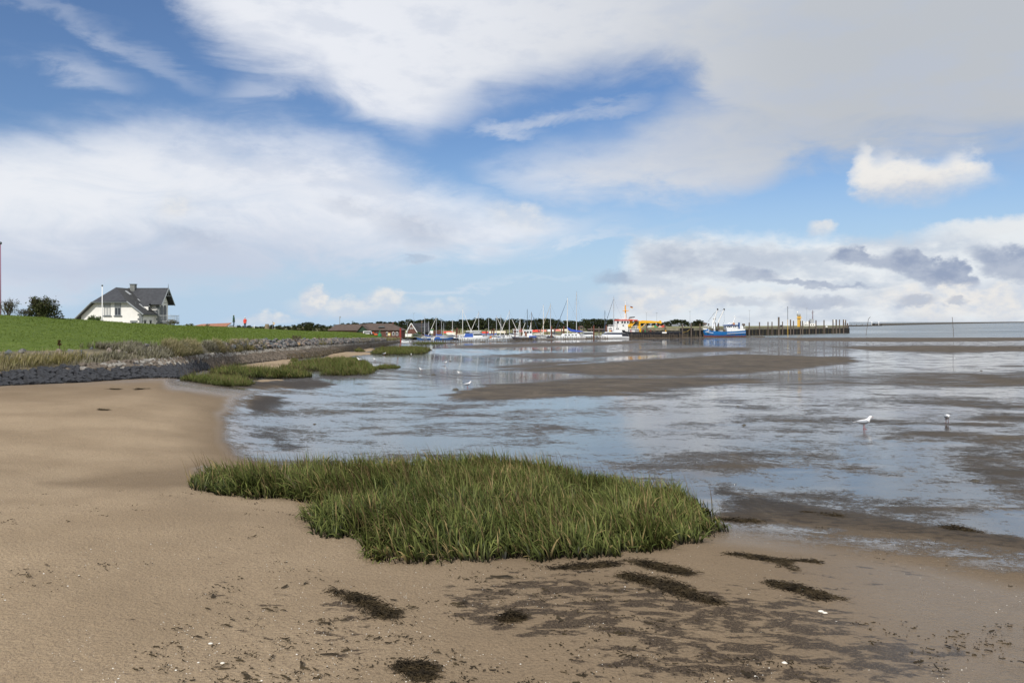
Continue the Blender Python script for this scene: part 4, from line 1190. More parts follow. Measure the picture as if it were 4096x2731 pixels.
# fine scraps and shell bits nobody could count
def scatter(n, seed, region, wfun=None):
    rg = np.random.default_rng(seed)
    px = rg.uniform(region[0], region[2], n); py = HOR + (region[3] - HOR) * np.sqrt(rg.uniform(((region[1] - HOR) / (region[3] - HOR)) ** 2, 1, n))
    pts = np.array([G(a, b) for a, b in zip(px, py)])
    return pts, px, py
def scraps():
    rg = np.random.default_rng(5)
    pts, px, py = scatter(1500, 5, (-200, 1960, 4200, 2760))
    cl = fbm(pts[:, 0] * 1.4, pts[:, 1] * 1.4, 3, 77)
    keep = rg.random(len(pts)) < sstep(cl, .36, .62)
    pts = pts[keep]; n = len(pts)
    rep = rg.integers(1, 9, n); pts = np.repeat(pts, rep, 0); n = len(pts)
    pts[:, 0] += rg.normal(0, .035, n); pts[:, 1] += rg.normal(0, .02, n); pts[:, 2] = ground_z(pts[:, 0], pts[:, 1]) + .004
    ang = rg.normal(-.5, .9, n); L_ = np.exp(rg.normal(-4.3, .75, n)); w = L_ * rg.uniform(.02, .09, n) + .0004
    V = []
    S = 4
    x, y = pts[:, 0].copy(), pts[:, 1].copy(); rows = []
    for k in range(S):
        ww = w * (1 if 0 < k < S - 1 else .4)
        rows.append(np.stack([np.stack([x + np.sin(ang) * ww, y - np.cos(ang) * ww, pts[:, 2] + .001], -1), np.stack([x - np.sin(ang) * ww, y + np.cos(ang) * ww, pts[:, 2] + .005], -1)], 1))
        x = x + np.cos(ang) * L_ / S; y = y + np.sin(ang) * L_ / S; ang = ang + rg.normal(0, .8, n)
    V = np.stack(rows, 1).reshape(-1, 3)
    base = (np.arange(n) * S * 2)[:, None] + (np.arange(S - 1) * 2)[None]
    q = np.stack([base, base + 1, base + 3, base + 2], -1).reshape(-1)
    o = link('seaweed_scraps', np_mesh('seaweed_scraps', V, 4, q), None, M_WEED)
    tag(o, 'countless dark scraps of seaweed strewn over the near sand', 'seaweed', kind='stuff')
    # shells
    rg = np.random.default_rng(15)
    pts, px, py = scatter(2600, 15, (-200, 1960, 4200, 2760))
    keep = rg.random(len(pts)) < (0.25 + .75 * sstep(px, 900, 2000))
    pts = pts[keep]; n = len(pts)
    s = rg.uniform(.0010, .0034, n) * (1 + 1.2 * (rg.random(n) < .05))
    k = 6
    w = np.linspace(0, 2 * np.pi, k, endpoint=False)[None] + rg.uniform(0, 6, n)[:, None]
    rim = np.stack([pts[:, 0:1] + np.cos(w) * s[:, None], pts[:, 1:2] + np.sin(w) * (s * rg.uniform(.5, 1, n))[:, None], np.broadcast_to((pts[:, 2] - .001)[:, None], w.shape)], -1)
    top = np.stack([pts[:, 0], pts[:, 1], pts[:, 2] + s * .55], -1)[:, None]
    V = np.concatenate([rim, top], 1).reshape(-1, 3)
    b = (np.arange(n) * (k + 1))[:, None]
    tri = np.stack([np.stack([b[:, 0] + i, b[:, 0] + (i + 1) % k, b[:, 0] + k], -1) for i in range(k)], 1).reshape(-1)
    o = link('shell_fragments', np_mesh('shell_fragments', V, 3, tri), None, mat('shell', (0.72, 0.68, 0.60), 0.5))
    tag(o, 'countless white shell fragments on the sand', 'shells', kind='stuff')
scraps()
def shell(px, py, s, label, seed):
    p = G(px, py); rnd = random.Random(seed)
    mb = MB(); rings = []
    for j in range(4):
        t = (j + .4) / 4 * math.pi / 2
        rings.append([(p[0] + math.cos(a) * s * math.cos(t) * (1 + .06 * math.sin(5 * a)), p[1] + math.sin(a) * s * .75 * math.cos(t), p[2] - .002 + s * .5 * math.sin(t)) for a in [2 * math.pi * k / 14 for k in range(14)]])
    mb.loft(rings)
    me = mb.mesh('seashell', p, True)
    o = link('seashell', me, None, mat('shell', (0.72, 0.68, 0.60), 0.5)); o.location = p
    tag(o, label, 'shell')
shell(842, 2572, .013, 'white cockle shell on the sand at the lower left', 1)
shell(890, 2650, .012, 'pale oval shell below the lower left cockle', 2)
shell(3284, 2444, .019, 'cluster shell, left of two white shells on the lower right sand', 3)
shell(3300, 2450, .017, 'cluster shell, right of two white shells on the lower right sand', 4)
shell(3345, 2486, .012, 'cream shell just below the pair of white shells', 5)
shell(3140, 2650, .018, 'tan broken shell near the bottom edge right of centre', 6)
shell(604, 2083, .011, 'white shell on the left sand below the beach hollow', 7)
# ---- clods of mud standing in the wet
M_CLOD = mat('mud_clod', (0.05, 0.042, 0.033), 0.6, color2=(0.08, 0.07, 0.05), nscale=9, bump=.6, bscale=20)
def clod(px, py, r, label, seed):
    p = G(px, py); rnd = random.Random(seed); mb = MB(); rings = []
    for j in range(5):
        t = j / 5 * math.pi / 2
        rings.append([(p[0] + math.cos(a) * r * math.cos(t) * rnd.uniform(.75, 1.15), p[1] + math.sin(a) * r * .7 * math.cos(t) * rnd.uniform(.75, 1.15), p[2] - .02 + (r * .42 + .02) * math.sin(t) * rnd.uniform(.8, 1.15)) for a in [2 * math.pi * k / 12 for k in range(12)]])
    mb.loft(rings)
    o = link('mud_clod', mb.mesh('mud_clod', p, True), None, M_CLOD); o.location = p
    tag(o, label, 'mud')
clod(2976, 1700, .06, 'dark mud clod in the wet, left of the calling gull', 1)
clod(2951, 1625, .06, 'smaller dark mud clod farther out than the other near it', 2)
clod(1733, 1500, .17, 'flat dark lump lying in the wet between two white gulls', 3)
clod(1822, 1558, .14, 'thin dark lump beside the gull at the tip of the brown bar', 4)
clod(1258, 1697, .05, 'round dark clod in the wet near the left beach edge', 5)
clod(3925, 1483, .12, 'lone dark clod far out on the right of the flat', 6)
clod(3900, 1925, .08, 'brown weedy clod in the wet at the right', 7)
clod(1800, 1445, .16, 'brown lump just behind the grey winged gull', 8)

# ================================================================== the white house behind the dike
M_WHITE = mat('white_render', (0.80, 0.785, 0.75), 0.85, noise=0.06, nscale=1.2, bump=.2, bscale=14)
M_QUOIN = mat('grey_stone', (0.20, 0.215, 0.22), 0.85, noise=0.25, nscale=3)
M_SLATE = mat('slate', (0.045, 0.048, 0.055), 0.55, color2=(0.030, 0.032, 0.038), nscale=2.5, bump=.3, bscale=8)
M_SLATE2 = mat('slate_lichen', (0.060, 0.060, 0.056), 0.7, color2=(0.040, 0.041, 0.043), nscale=2.5, bump=.3, bscale=8)
M_TRIM = mat('grey_trim', (0.24, 0.26, 0.27), 0.6)
M_DTRIM = mat('dark_trim', (0.10, 0.115, 0.12), 0.6)
M_GLASS = mat('window_glass', (0.03, 0.035, 0.04), 0.08, spec=0.6)
M_SHUT = mat('roller_shutter', (0.38, 0.39, 0.39), 0.6)
M_CURT = mat('curtain', (0.55, 0.55, 0.53), 0.8)
M_ZINC = mat('zinc', (0.55, 0.57, 0.58), 0.4, metal=.3)
def build_house():
    y0, y1 = 130.0, 138.3
    t = Thing('white_house', 'white rendered house with slate roofs and grey corner stones behind the dike', 'house', (-65.5, 137, -0.8))
    mb = MB()
    mb.prism([(-70.3, -.8), (-60.5, -.8), (-60.5, 3.2), (-62.7, 4.95), (-68.0, 4.85), (-70.3, 2.55)], y0, y1)
    mb.box(-64.0, -59.7, 134.8, 138.2, -.8, 4.95)
    mb.prism_x([(134.8, 4.9), (138.2, 4.9), (136.5, 7.0)], -64.0, -59.7)
    t.part('wall', mb, M_WHITE)
    mb = MB(); mb.box(-72.6, -70.0, 138.3, 142.7, -.8, 4.1); t.part('side_wing', mb, M_WHITE)
    # roofs
    mb = MB()
    mb.slab([(-65.6, 132, 7.36), (-60.0, 129.45, 2.95), (-60.0, 129.45, 2.95), (-60.0, 138.6, 2.95), (-65.6, 138.6, 7.36)][0:1] + [(-62.7, 129.45, 5.08), (-60.0, 129.45, 2.95), (-60.0, 138.6, 2.95), (-65.6, 138.6, 7.36)], .16)
    rf = t.part('roof', mb, M_SLATE2)
    mb = MB(); mb.slab([(-65.6, 138.6, 7.36), (-71.1, 138.6, 2.0), (-71.1, 129.45, 2.0), (-68.1, 129.45, 4.92), (-65.6, 132, 7.36)], .16); t.part('roof', mb, M_SLATE2)
    mb = MB(); mb.slab([(-65.6, 132, 7.38), (-68.2, 129.3, 4.90), (-62.6, 129.3, 5.02)], .14); t.part('half_hip', mb, M_SLATE)
    mb = MB(); mb.slab([(-65.8, 136.5, 7.45), (-65.8, 133.9, 4.55), (-58.95, 133.9, 4.55), (-58.95, 136.5, 7.45)], .14); t.part('wing_roof', mb, M_SLATE)
    mb = MB(); mb.slab([(-58.95, 136.5, 7.45), (-58.95, 139.0, 4.6), (-65.8, 139.0, 4.6), (-65.8, 136.5, 7.45)], .14); t.part('wing_roof', mb, M_SLATE)
    mb = MB(); mb.slab([(-72.6, 140.5, 5.75), (-73.4, 137.6, 4.05), (-68.0, 137.6, 4.05), (-68.0, 140.5, 5.75)], .14); mb.slab([(-68, 140.5, 5.75), (-68, 143.2, 4.05), (-73.4, 143.2, 4.05), (-72.6, 140.5, 5.75)], .14)
    mb.slab([(-72.6, 140.5, 5.75), (-73.4, 143.2, 4.05), (-73.4, 137.6, 4.05)], .14)
    t.part('side_roof', mb, M_SLATE)
    # eaves boards
    mb = MB(); mb.tube((-68.25, 129.25, 4.80), (-71.2, 129.25, 1.9), .13, .13, 4); t.part('bargeboard', mb, M_TRIM)
    mb = MB(); mb.tube((-62.55, 129.25, 4.93), (-59.85, 129.25, 2.80), .13, .13, 4); t.part('bargeboard', mb, M_TRIM)
    mb = MB(); mb.box(-68.3, -62.5, 129.15, 129.4, 4.72, 4.90); t.part('gutter', mb, M_DTRIM)
    mb = MB(); mb.tube((-59.85, 129.4, 2.82), (-59.85, 134.5, 2.82), .08, .08, 6); t.part('gutter', mb, M_DTRIM)
    mb = MB(); mb.path([(-59.95, 129.8, 2.75), (-60.3, 129.8, 2.3), (-60.3, 129.8, -.8)], .055); t.part('downpipe', mb, M_TRIM)
    for a, b in (((-58.85, 136.5, 7.35), (-58.85, 133.85, 4.42)), ((-58.85, 136.5, 7.35), (-58.85, 139.05, 4.48))):
        mb = MB(); mb.tube(a, b, .10, .10, 4); t.part('bargeboard', mb, M_TRIM)
    mb = MB(); mb.tube((-58.85, 135.4, 6.05), (-58.85, 137.6, 6.05), .06, .06, 4); mb.tube((-58.85, 136.5, 6.05), (-58.85, 136.5, 7.4), .06, .06, 4); mb.tube((-58.85, 136.0, 6.75), (-58.85, 137.0, 6.75), .05, .05, 4); t.part('gable_truss', mb, M_TRIM)
    mb = MB(); mb.tube((-58.9, 136.5, 7.4), (-58.9, 136.5, 8.15), .05, .02, 6); t.part('finial', mb, M_DTRIM)
    mb = MB(); mb.box(-65.25, -64.45, 136.0, 136.8, 5.2, 8.0); ch = t.part('chimney', mb, mat('chimney_stone', (0.21, 0.22, 0.21), .9, noise=.3, nscale=4))
    mb = MB(); mb.box(-65.32, -64.38, 135.93, 136.87, 8.0, 8.12); t.part('cap', mb, M_DTRIM, ch)
    # valley flashings and roof lights
    def on_right(y, x): return (x, y, 7.36 - .787 * (x + 65.6) + .06)
    for (xa, xb, ya, yb, m, nm) in ((-64.9, -64.1, 133.6, 134.3, M_ZINC, 'skylight'), (-63.2, -62.2, 134.4, 134.9, M_ZINC, 'skylight'), (-62.1, -61.2, 132.6, 132.95, M_ZINC, 'flashing')):
        mb = MB(); mb.slab([on_right(ya, xa), on_right(ya, xb), on_right(yb, xb), on_right(yb, xa)], .05); t.part(nm, mb, m)
    mb = MB(); mb.tube((-62.0, 131.2, 4.5), (-62.0, 131.2, 5.0), .07, .07, 6); t.part('vent_pipe', mb, M_DTRIM)
    # dormer on the right slope
    mb = MB(); mb.box(-61.9, -60.75, 133.0, 133.7, 3.2, 4.35); dm = t.part('dormer', mb, M_WHITE)
    mb = MB(); mb.slab([(-62.6, 133.35, 4.85), (-62.6, 132.85, 4.3), (-60.6, 132.85, 4.3), (-60.6, 133.35, 4.85)], .06); mb.slab([(-60.6, 133.35, 4.85), (-60.6, 133.85, 4.3), (-62.6, 133.85, 4.3), (-62.6, 133.35, 4.85)], .06); t.part('dormer_roof', mb, M_SLATE, dm)
    mb = MB(); mb.box(-60.76, -60.70, 133.15, 133.55, 3.45, 4.2); t.part('pane', mb, M_GLASS, dm)
    # windows in the front gable
    for px0, px1 in ((416, 442), (459, 484)):
        a, b = X(px0, y0), X(px1, y0)
        zt, zb = Z(1209, y0), Z(1262, y0)
        mb = MB(); w = .09
        mb.box(a, b, y0 - .05, y0 - .005, zt - w, zt); mb.box(a, b, y0 - .05, y0 - .005, zb, zb + w); mb.box(a, a + w, y0 - .05, y0 - .005, zb + w, zt - w); mb.box(b - w, b, y0 - .05, y0 - .005, zb + w, zt - w)
        mid = (a + b) / 2; zm = zb + (zt - zb) * .58
        mb.box(mid - .05, mid + .05, y0 - .045, y0 - .005, zb + w, zm); mb.box(a + w, b - w, y0 - .047, y0 - .005, zm, zm + .08)
        wo_ = t.part('window', mb, M_TRIM)
        mb = MB(); mb.box(a + w, b - w, y0 - .035, y0 - .004, zm + .08, zt - w); t.part('shutter', mb, M_SHUT, wo_)
        for q, (c, d) in enumerate(((a + w, mid - .05), (mid + .05, b - w))):
            mb = MB(); mb.box(c, d, y0 - .02, y0 - .004, zb + w, zm); t.part('pane', mb, M_CURT if px0 == 416 else M_GLASS, wo_)
        mb = MB(); mb.box(a - .12, b + .18, y0 - .16, y0 - .003, zb - .16, zb - .005); t.part('sill', mb, M_DTRIM, wo_)
    for px0, px1, zt in ((521, 550, 1.86), (430, 466, 1.62)):
        mb = MB(); mb.box(X(px0, y0), X(px1, y0), y0 - .06, y0 - .003, zt - .3, zt); lt = t.part('lintel', mb, M_QUOIN)
        mb = MB(); mb.box(X(px0, y0) + .2, X(px1, y0) - .2, y0 - .03, y0 - .002, -.1, zt - .305); t.part('pane', mb, M_GLASS, lt)
    for yy in (131.0, 133.0):
        mb = MB(); mb.box(-60.495, -60.45, yy, yy + .6, .6, 1.75); w_ = t.part('window', mb, M_GLASS)
        mb = MB(); mb.box(-60.494, -60.44, yy - .1, yy + .7, 1.755, 1.95); t.part('lintel', mb, M_QUOIN, w_)
    # corner stones
    for k in range(10):
        z = -.6 + k * .36
        if z + .34 > 3.0: break
        w1 = .62 if k % 2 else .38
        mb = MB(); mb.box(-60.48 - w1, -60.44, y0 - .03, y0 + (.95 - w1), z, z + .33); t.part('corner_stone', mb, M_QUOIN)
    for k in range(15):
        z = -.6 + k * .36
        if z + .34 > 4.7: break
        w1 = .5 if k % 2 else .3
        mb = MB(); mb.box(-59.7 - w1, -59.66, 134.76, 134.8 + (.8 - w1), z, z + .33); t.part('corner_stone', mb, M_QUOIN)
    # arched doors of the wing gable
    for yy in (135.75, 137.0):
        arch = [(yy - .36, 1.75), (yy + .36, 1.75)] + [(yy + .36 * math.cos(a), 4.0 + .36 * math.sin(a)) for a in [math.pi * k / 8 for k in range(9)]]
        arch2 = [(yy - .52, 1.7), (yy + .52, 1.7)] + [(yy + .52 * math.cos(a), 4.0 + .52 * math.sin(a)) for a in [math.pi * k / 8 for k in range(9)]]
        mb = MB(); mb.prism_x(arch2, -59.695, -59.64); dr = t.part('arched_door', mb, M_QUOIN)
        mb = MB(); mb.prism_x(arch, -59.638, -59.61); t.part('pane', mb, M_GLASS, dr)
        mb = MB(); mb.box(-59.6, -59.57, yy - .03, yy + .03, 1.75, 4.3); t.part('glazing_bar', mb, M_TRIM, dr)
    mb = MB(); mb.box(-59.695, -59.63, 136.2, 136.7, 5.3, 6.0); t.part('window', mb, M_DTRIM)
    mb = MB(); mb.box(-59.695, -59.6, 135.3, 137.8, -.6, 1.15); t.part('porch_door', mb, M_DTRIM)
    # balcony
    mb = MB(); mb.box(-59.65, -57.7, 134.8, 138.2, 1.38, 1.62); bal = t.part('balcony', mb, M_DTRIM)
    for (xa, ya, xb, yb) in ((-59.6, 134.85, -57.75, 134.85), (-57.75, 134.85, -57.75, 138.15), (-59.6, 138.15, -57.75, 138.15)):
        mb = MB(); mb.tube((xa, ya, 2.72), (xb, yb, 2.72), .035, .035, 5); mb.tube((xa, ya, 1.8), (xb, yb, 1.8), .025, .025, 5)
        n = 9
        for k in range(n + 1):
            mb.tube((xa + (xb - xa) * k / n, ya + (yb - ya) * k / n, 1.62), (xa + (xb - xa) * k / n, ya + (yb - ya) * k / n, 2.74 + (.12 if k in (0, n) else 0)), .02, .02, 4)
        t.part('railing', mb, M_ZINC, bal)
    mb = MB(); mb.tube((-57.85, 134.95, -.8), (-57.85, 134.95, 1.4), .06, .06, 6); t.part('post', mb, M_TRIM, bal)
    mb = MB(); mb.box(-58.6, -58.0, 136, 136.6, 1.62, 2.05); t.part('planter', mb, M_DTRIM, bal)
build_house()
def flagpole(label, px, top, d, zb, r, m, knob=True):
    x = X(px, d); t = Thing('flagpole', label, 'pole', (x, d, zb))
    mb = MB(); mb.tube((x, d, zb), (x, d, Z(top, d)), r, r * .7, 8); t.part('pole', mb, m, smooth=True)
    if knob:
        mb = MB(); mb.ball((x, d, Z(top, d) + r * 1.2), r * 1.7, r * 1.7, r * 1.7); t.part('knob', mb, M_DTRIM)
    return t
flagpole('white flagpole in front of the white house', 409, 1145, 78, -.4, .055, mat('white_paint', (.78, .78, .76), .4))
flagpole('tall dull pink pole at the left edge of the photo', 1, 977, 58, -.2, .07, mat('pink_paint', (.30, .17, .21), .5))

# ---- roof of a house behind, windmill stump, flag
t = Thing('red_roof_house', 'low house of which only a terracotta roof strip shows behind the dike', 'house', P(850, 1330, 190))
mb = MB(); mb.box(X(776, 190), X(924, 190), 188, 194, -2.2, Z(1304, 190)); t.part('wall', mb, M_WHITE)
mb = MB(); mb.slab([(X(770, 190), 186.6, Z(1308, 188)), (X(926, 190), 186.6, Z(1304, 188)), (X(920, 190), 191, Z(1291, 190)), (X(800, 190), 191, Z(1296, 190))], .15); t.part('roof', mb, mat('terracotta', (.38, .17, .10), .85, noise=.3, nscale=4))
t = Thing('stone_stump', 'squat tan tower stump above the dike right of the red jacket', 'tower', P(1068, 1330, 230))
b = P(1068, 1320, 230); mb = MB()
mb.loft([[(b[0] + math.cos(a) * r, b[1] + math.sin(a) * r, z) for a in [2 * math.pi * k / 10 for k in range(10)]] for r, z in ((.75, b[2] - 1), (.72, b[2] + .4), (.62, b[2] + 1.3), (.5, b[2] + 1.75))])
t.part('shaft', mb, mat('tan_stone', (.24, .19, .12), .9, noise=.3, nscale=2))
t = flagpole('thin pole with a small faded flag above the dike', 1091, 1287, 200, -2.5, .05, M_TRIM)
mb = MB(); x = X(1092, 200); mb.slab([(x, 200, Z(1288, 200)), (x + .45, 200.1, Z(1291, 200)), (x + .4, 200.05, Z(1299, 200)), (x, 200, Z(1298, 200))], .02)
t.part('flag', mb, mat('faded_flag', (.5, .35, .15), .8, color2=(.6, .5, .4), nscale=3))
flagpole('short white marker post on the dike beside the tower stump', 1017, 1300, 120, .2, .05, mat('white_paint', (.78, .78, .76), .4), False)

# ================================================================== people on the dike
def skin(name, joints, edges, root, parent, m, sub=2):
    """continuous body surface grown over a skeleton. joints: (x, y, z, rx, ry)"""
    me = bpy.data.meshes.new(name)
    me.from_pydata([j[:3] for j in joints], edges, [])
    o = link(name, me, parent, m)
    sm = o.modifiers.new('skin', 'SKIN')
    for k, j in enumerate(joints):
        v_ = me.skin_vertices[0].data[k]
        v_.radius = (j[3], j[4]); v_.use_root = (k == root)
    sb = o.modifiers.new('sub', 'SUBSURF'); sb.levels = sb.render_levels = sub
    sm.use_smooth_shade = True
    return o
M_SKIN = mat('skin', (.50, .32, .24), .6)
def person(label, px, py, d, coat, trouser, hair, yaw, hatm=None, bulky=1.0, H=1.76, hood=False):
    p = P(px, py, d)
    root = link('person', None); root.location = (p[0], p[1], p[2] - .04); root.rotation_euler = (0, 0, yaw)
    tag(root, label, 'person')
    k = H / 1.76
    J = [(0, 0, .93, .14, .11), (0, 0, 1.12, .13, .10), (0, 0, 1.33, .15, .11), (0, .0, 1.47, .06, .06), (0, .01, 1.53, .055, .055), (0, .015, 1.66, .078, .095), (0, .02, 1.74, .05, .06),
         (.17, 0, 1.40, .055, .055), (.22, -.02, 1.14, .045, .045), (.17, .10, .97, .034, .034), (.14, .14, .92, .03, .02),
         (-.17, 0, 1.40, .055, .055), (-.22, -.02, 1.14, .045, .045), (-.17, .10, .97, .034, .034), (-.14, .14, .92, .03, .02),
         (.09, 0, .86, .085, .085), (.10, .04, .48, .06, .06), (.10, -.02, .09, .042, .042), (.11, .12, .03, .04, .03),
         (-.09, 0, .86, .085, .085), (-.10, -.01, .48, .06, .06), (-.10, -.09, .09, .042, .042), (-.11, .05, .03, .04, .03)]
    J = [tuple(c * k for c in j) for j in J]
    E = [(0, 1), (1, 2), (2, 3), (3, 4), (4, 5), (5, 6), (2, 7), (7, 8), (8, 9), (9, 10), (2, 11), (11, 12), (12, 13), (13, 14), (0, 15), (15, 16), (16, 17), (17, 18), (0, 19), (19, 20), (20, 21), (21, 22)]
    skin('body', J, E, 0, root, M_SKIN)
    g = bulky
    JC = [(0, 0, .84, .19 * g, .15 * g), (0, 0, 1.0, .19 * g, .15 * g), (0, 0, 1.2, .18 * g, .145 * g), (0, 0, 1.38, .18 * g, .13 * g), (0, .0, 1.48, .09, .085),
          (.18, 0, 1.39, .085 * g, .085 * g), (.245, -.02, 1.13, .072 * g, .072 * g), (.19, .11, .96, .055, .055), (-.18, 0, 1.39, .085 * g, .085 * g), (-.245, -.02, 1.13, .072 * g, .072 * g), (-.19, .11, .96, .055, .055)]
    EC = [(0, 1), (1, 2), (2, 3), (3, 4), (3, 5), (5, 6), (6, 7), (3, 8), (8, 9), (9, 10)]
    if hood:
        JC += [(0, -.02, 1.58, .105, .11), (0, -.02, 1.72, .085, .09)]; EC += [(4, 11), (11, 12)]
    skin('jacket', [tuple(c * k for c in j) for j in JC], EC, 1, root, coat)
    JT = [(0, 0, .92, .15, .12), (.09, 0, .84, .105, .105), (.10, .04, .48, .082, .082), (.10, -.02, .10, .065, .065), (-.09, 0, .84, .105, .105), (-.10, -.01, .48, .082, .082), (-.10, -.09, .10, .065, .065)]
    skin('trousers', [tuple(c * k for c in j) for j in JT], [(0, 1), (1, 2), (2, 3), (0, 4), (4, 5), (5, 6)], 0, root, trouser)
    for s in (1, -1):
        mb = MB(); yo = .06 if s > 0 else -.02
        mb.ball((s * .105 * k, yo, .05), .055, .13, .05, 10, 6); mb.v = [(a, b, max(0.0, c)) for a, b, c in mb.v]
        link('shoe', mb.mesh('shoe', smooth=True), root, mat('dark_shoe', (.03, .03, .03), .6))
    if not hood:
        mb = MB(); mb.ball((0, -.005, 1.70 * k), .098, .115, .085, 12, 8)
        link('hat' if hatm else 'hair', mb.mesh('hair', smooth=True), root, hatm or hair)
    # face: eyes, nose
    mb = MB(); mb.ball((0, .115 * k, 1.635 * k), .016, .02, .025); link('nose', mb.mesh('nose', smooth=True), root, M_SKIN)
    for s in (1, -1):
        mb = MB(); mb.ball((s * .03, .10 * k, 1.665 * k), .012, .01, .01); link('eye', mb.mesh('eye'), root, mat('eye', (.02, .02, .02), .3))
person('person in a long dark green coat standing on the dike', 935, 1309, 112, mat('green_coat', (.025, .075, .045), .8), mat('blue_jeans', (.05, .08, .13), .8), mat('dark_hair', (.03, .025, .02), .7), R(-80), None, 1.0, 1.80, True)
person('person in a bright red jacket and pale cap on the dike', 980, 1312, 113, mat('red_jacket', (.62, .055, .035), .6), mat('blue_jeans', (.05, .08, .13), .8), mat('dark_hair', (.03, .025, .02), .7), R(165), mat('pale_cap', (.65, .65, .65), .8), 1.12, 1.58)

# ================================================================== birds on the flat
M_GW = mat('feather_white', (.80, .79, .78), .8)
M_GG = mat('feather_grey', (.30, .32, .35), .8)
M_GB = mat('feather_black', (.02, .02, .022), .7)
M_GR = mat('gull_red', (.28, .05, .035), .5)
M_GD = mat('feather_brown', (.10, .085, .07), .8)
def gull(label, px, py, yaw, scale=1.0, mode='gull', call=False, crouch=False, on_ground=None):
    p = on_ground or G(px, py)
    root = link('gull' if mode == 'gull' else 'wader', None)
    root.location = p; root.rotation_euler = (0, 0, yaw); root.scale = (scale,) * 3
    tag(root, label, 'gull' if mode == 'gull' else 'wader')
    bodym, wingm, legm, beakm = (M_GW, M_GG, M_GR, M_GR) if mode == 'gull' else (M_GB, M_GB, M_GR, mat('orange_beak', (.55, .16, .03), .5))
    hz = .075 if crouch else 0
    S = [(-.21, .172, .010, .006), (-.15, .168, .028, .020), (-.08, .163, .048, .042), (-.01, .160, .058, .054), (.05, .172, .056, .055), (.088, .196, .042, .045), (.108, .222, .031, .032), (.122, .246, .027, .027), (.140, .262, .030, .030), (.163, .264, .026, .026), (.182, .258, .013, .013)]
    if crouch:
        S = [(-.21, .185, .010, .006), (-.15, .182, .028, .020), (-.08, .172, .048, .042), (-.01, .160, .058, .054), (.05, .150, .056, .050), (.09, .140, .042, .040), (.12, .120, .031, .030), (.14, .10, .027, .027), (.158, .085, .028, .028), (.175, .07, .022, .022), (.185, .055, .011, .011)]
    mb = MB(); rings = []
    for i, (x, z, ry, rz) in enumerate(S):
        a = Vector((S[min(i + 1, len(S) - 1)][0] - S[max(i - 1, 0)][0], 0, S[min(i + 1, len(S) - 1)][1] - S[max(i - 1, 0)][1])).normalized()
        u = Vector((-a.z, 0, a.x))
        rings.append([tuple(Vector((x, 0, z)) + Vector((0, 1, 0)) * ry * math.cos(w) + u * rz * math.sin(w)) for w in [2 * math.pi * k / 12 for k in range(12)]])
    mb.loft(rings)
    link('body', mb.mesh('body', smooth=True), root, bodym)
    for s in (1, -1):
        mb = MB(); rings = []
        for x, z, h, o_ in ((.065, .176, .012, .050), (.03, .176, .034, .058), (-.03, .172, .036, .061), (-.10, .172, .026, .050), (-.17, .176, .014, .030), (-.235, .178, .005, .014)):
            rings.append([(x, s * (o_ + .008), z - h), (x, s * (o_ + .012), z), (x, s * (o_ - .006), z + h), (x, s * (o_ - .022), z + h * .9), (x, s * (o_ - .015), z - h * .6)])
        mb.loft(rings); wg = link('wing', mb.mesh('wing', smooth=True), root, wingm)
        mb = MB(); mb.loft([[(-.19, s * .034, .168), (-.19, s * .034, .186), (-.19, s * .018, .184), (-.19, s * .018, .168)], [(-.275, s * .012, .178), (-.275, s * .012, .184), (-.275, s * .008, .184), (-.275, s * .008, .178)]])
        link('wing_tip', mb.mesh('wing_tip'), wg, M_GB)
        mb = MB(); mb.tube((-.005, s * .022, .12), (.0, s * .024, 0.004), .0055, .0045, 6)
        lg = link('leg', mb.mesh('leg'), root, legm)
        mb = MB(); f = [(.0, s * .024, .006), (.045, s * .024 + .018, .003), (.05, s * .024, .003), (.045, s * .024 - .018, .003)]; mb.slab(f, .004); mb.tube((0, s * .024, .004), (-.02, s * .024, .003), .004, .002, 5)
        link('foot', mb.mesh('foot'), lg, legm)
    hx, hz_ = (S[-2][0], S[-2][1])
    dn = -.5 if not crouch else -2.6
    bl = 1.0 if mode == 'gull' else 1.9
    dirb = Vector((1, 0, dn * .3)).normalized()
    b0 = Vector((S[-1][0] - .008, 0, S[-1][1]))
    if call:
        for a in (.22, -.28):
            mb = MB(); mb.tube(b0, b0 + Vector((1, 0, a)).normalized() * .036, .007, .002, 6); link('beak', mb.mesh('beak'), root, beakm)
    else:
        mb = MB(); mb.tube(b0, b0 + dirb * .036 * bl, .009, .002, 6); link('beak', mb.mesh('beak'), root, beakm)
    for s in (1, -1):
        mb = MB(); mb.ball((hx - .003, s * .024, hz_ + .007), .005, .004, .005); link('eye', mb.mesh('eye'), root, M_GB)
        if mode == 'gull':
            mb = MB(); mb.ball((hx - .026, s * .026, hz_ - .001), .007, .004, .008); link('ear_spot', mb.mesh('ear_spot'), root, M_GB)
    mb = MB(); mb.loft([[(-.18, -.022, .166), (-.18, .022, .166), (-.18, .022, .174), (-.18, -.022, .174)], [(-.255, -.03, .163), (-.255, .03, .163), (-.255, .03, .167), (-.255, -.03, .167)]])
    link('tail', mb.mesh('tail'), root, M_GW)
    return root
gull('white gull calling with open beak, alone in the wet on the right', 3457, 1717, R(8), 1.0, call=True)
gull('gull bent down with its back turned, at the right of the calling gull', 3789, 1692, R(70), .98, crouch=True)
gull('white gull standing upright at the tip of the brown bar', 1870, 1552, R(30), 1.0)
gull('white gull facing left, with its reflection below it', 1840, 1502, R(185), 1.0)
gull('slim white gull at the left, facing left in the shallow film', 1687, 1488, R(190), 1.0)
gull('grey winged gull facing right, farther out than the white ones', 1780, 1458, R(-5), 1.1)
isl = G(1440, 1462)
gull('white gull standing in the broad cordgrass island', 1440, 1462, R(200), 1.15, on_ground=(isl[0], isl[1], isl[2] + .22))
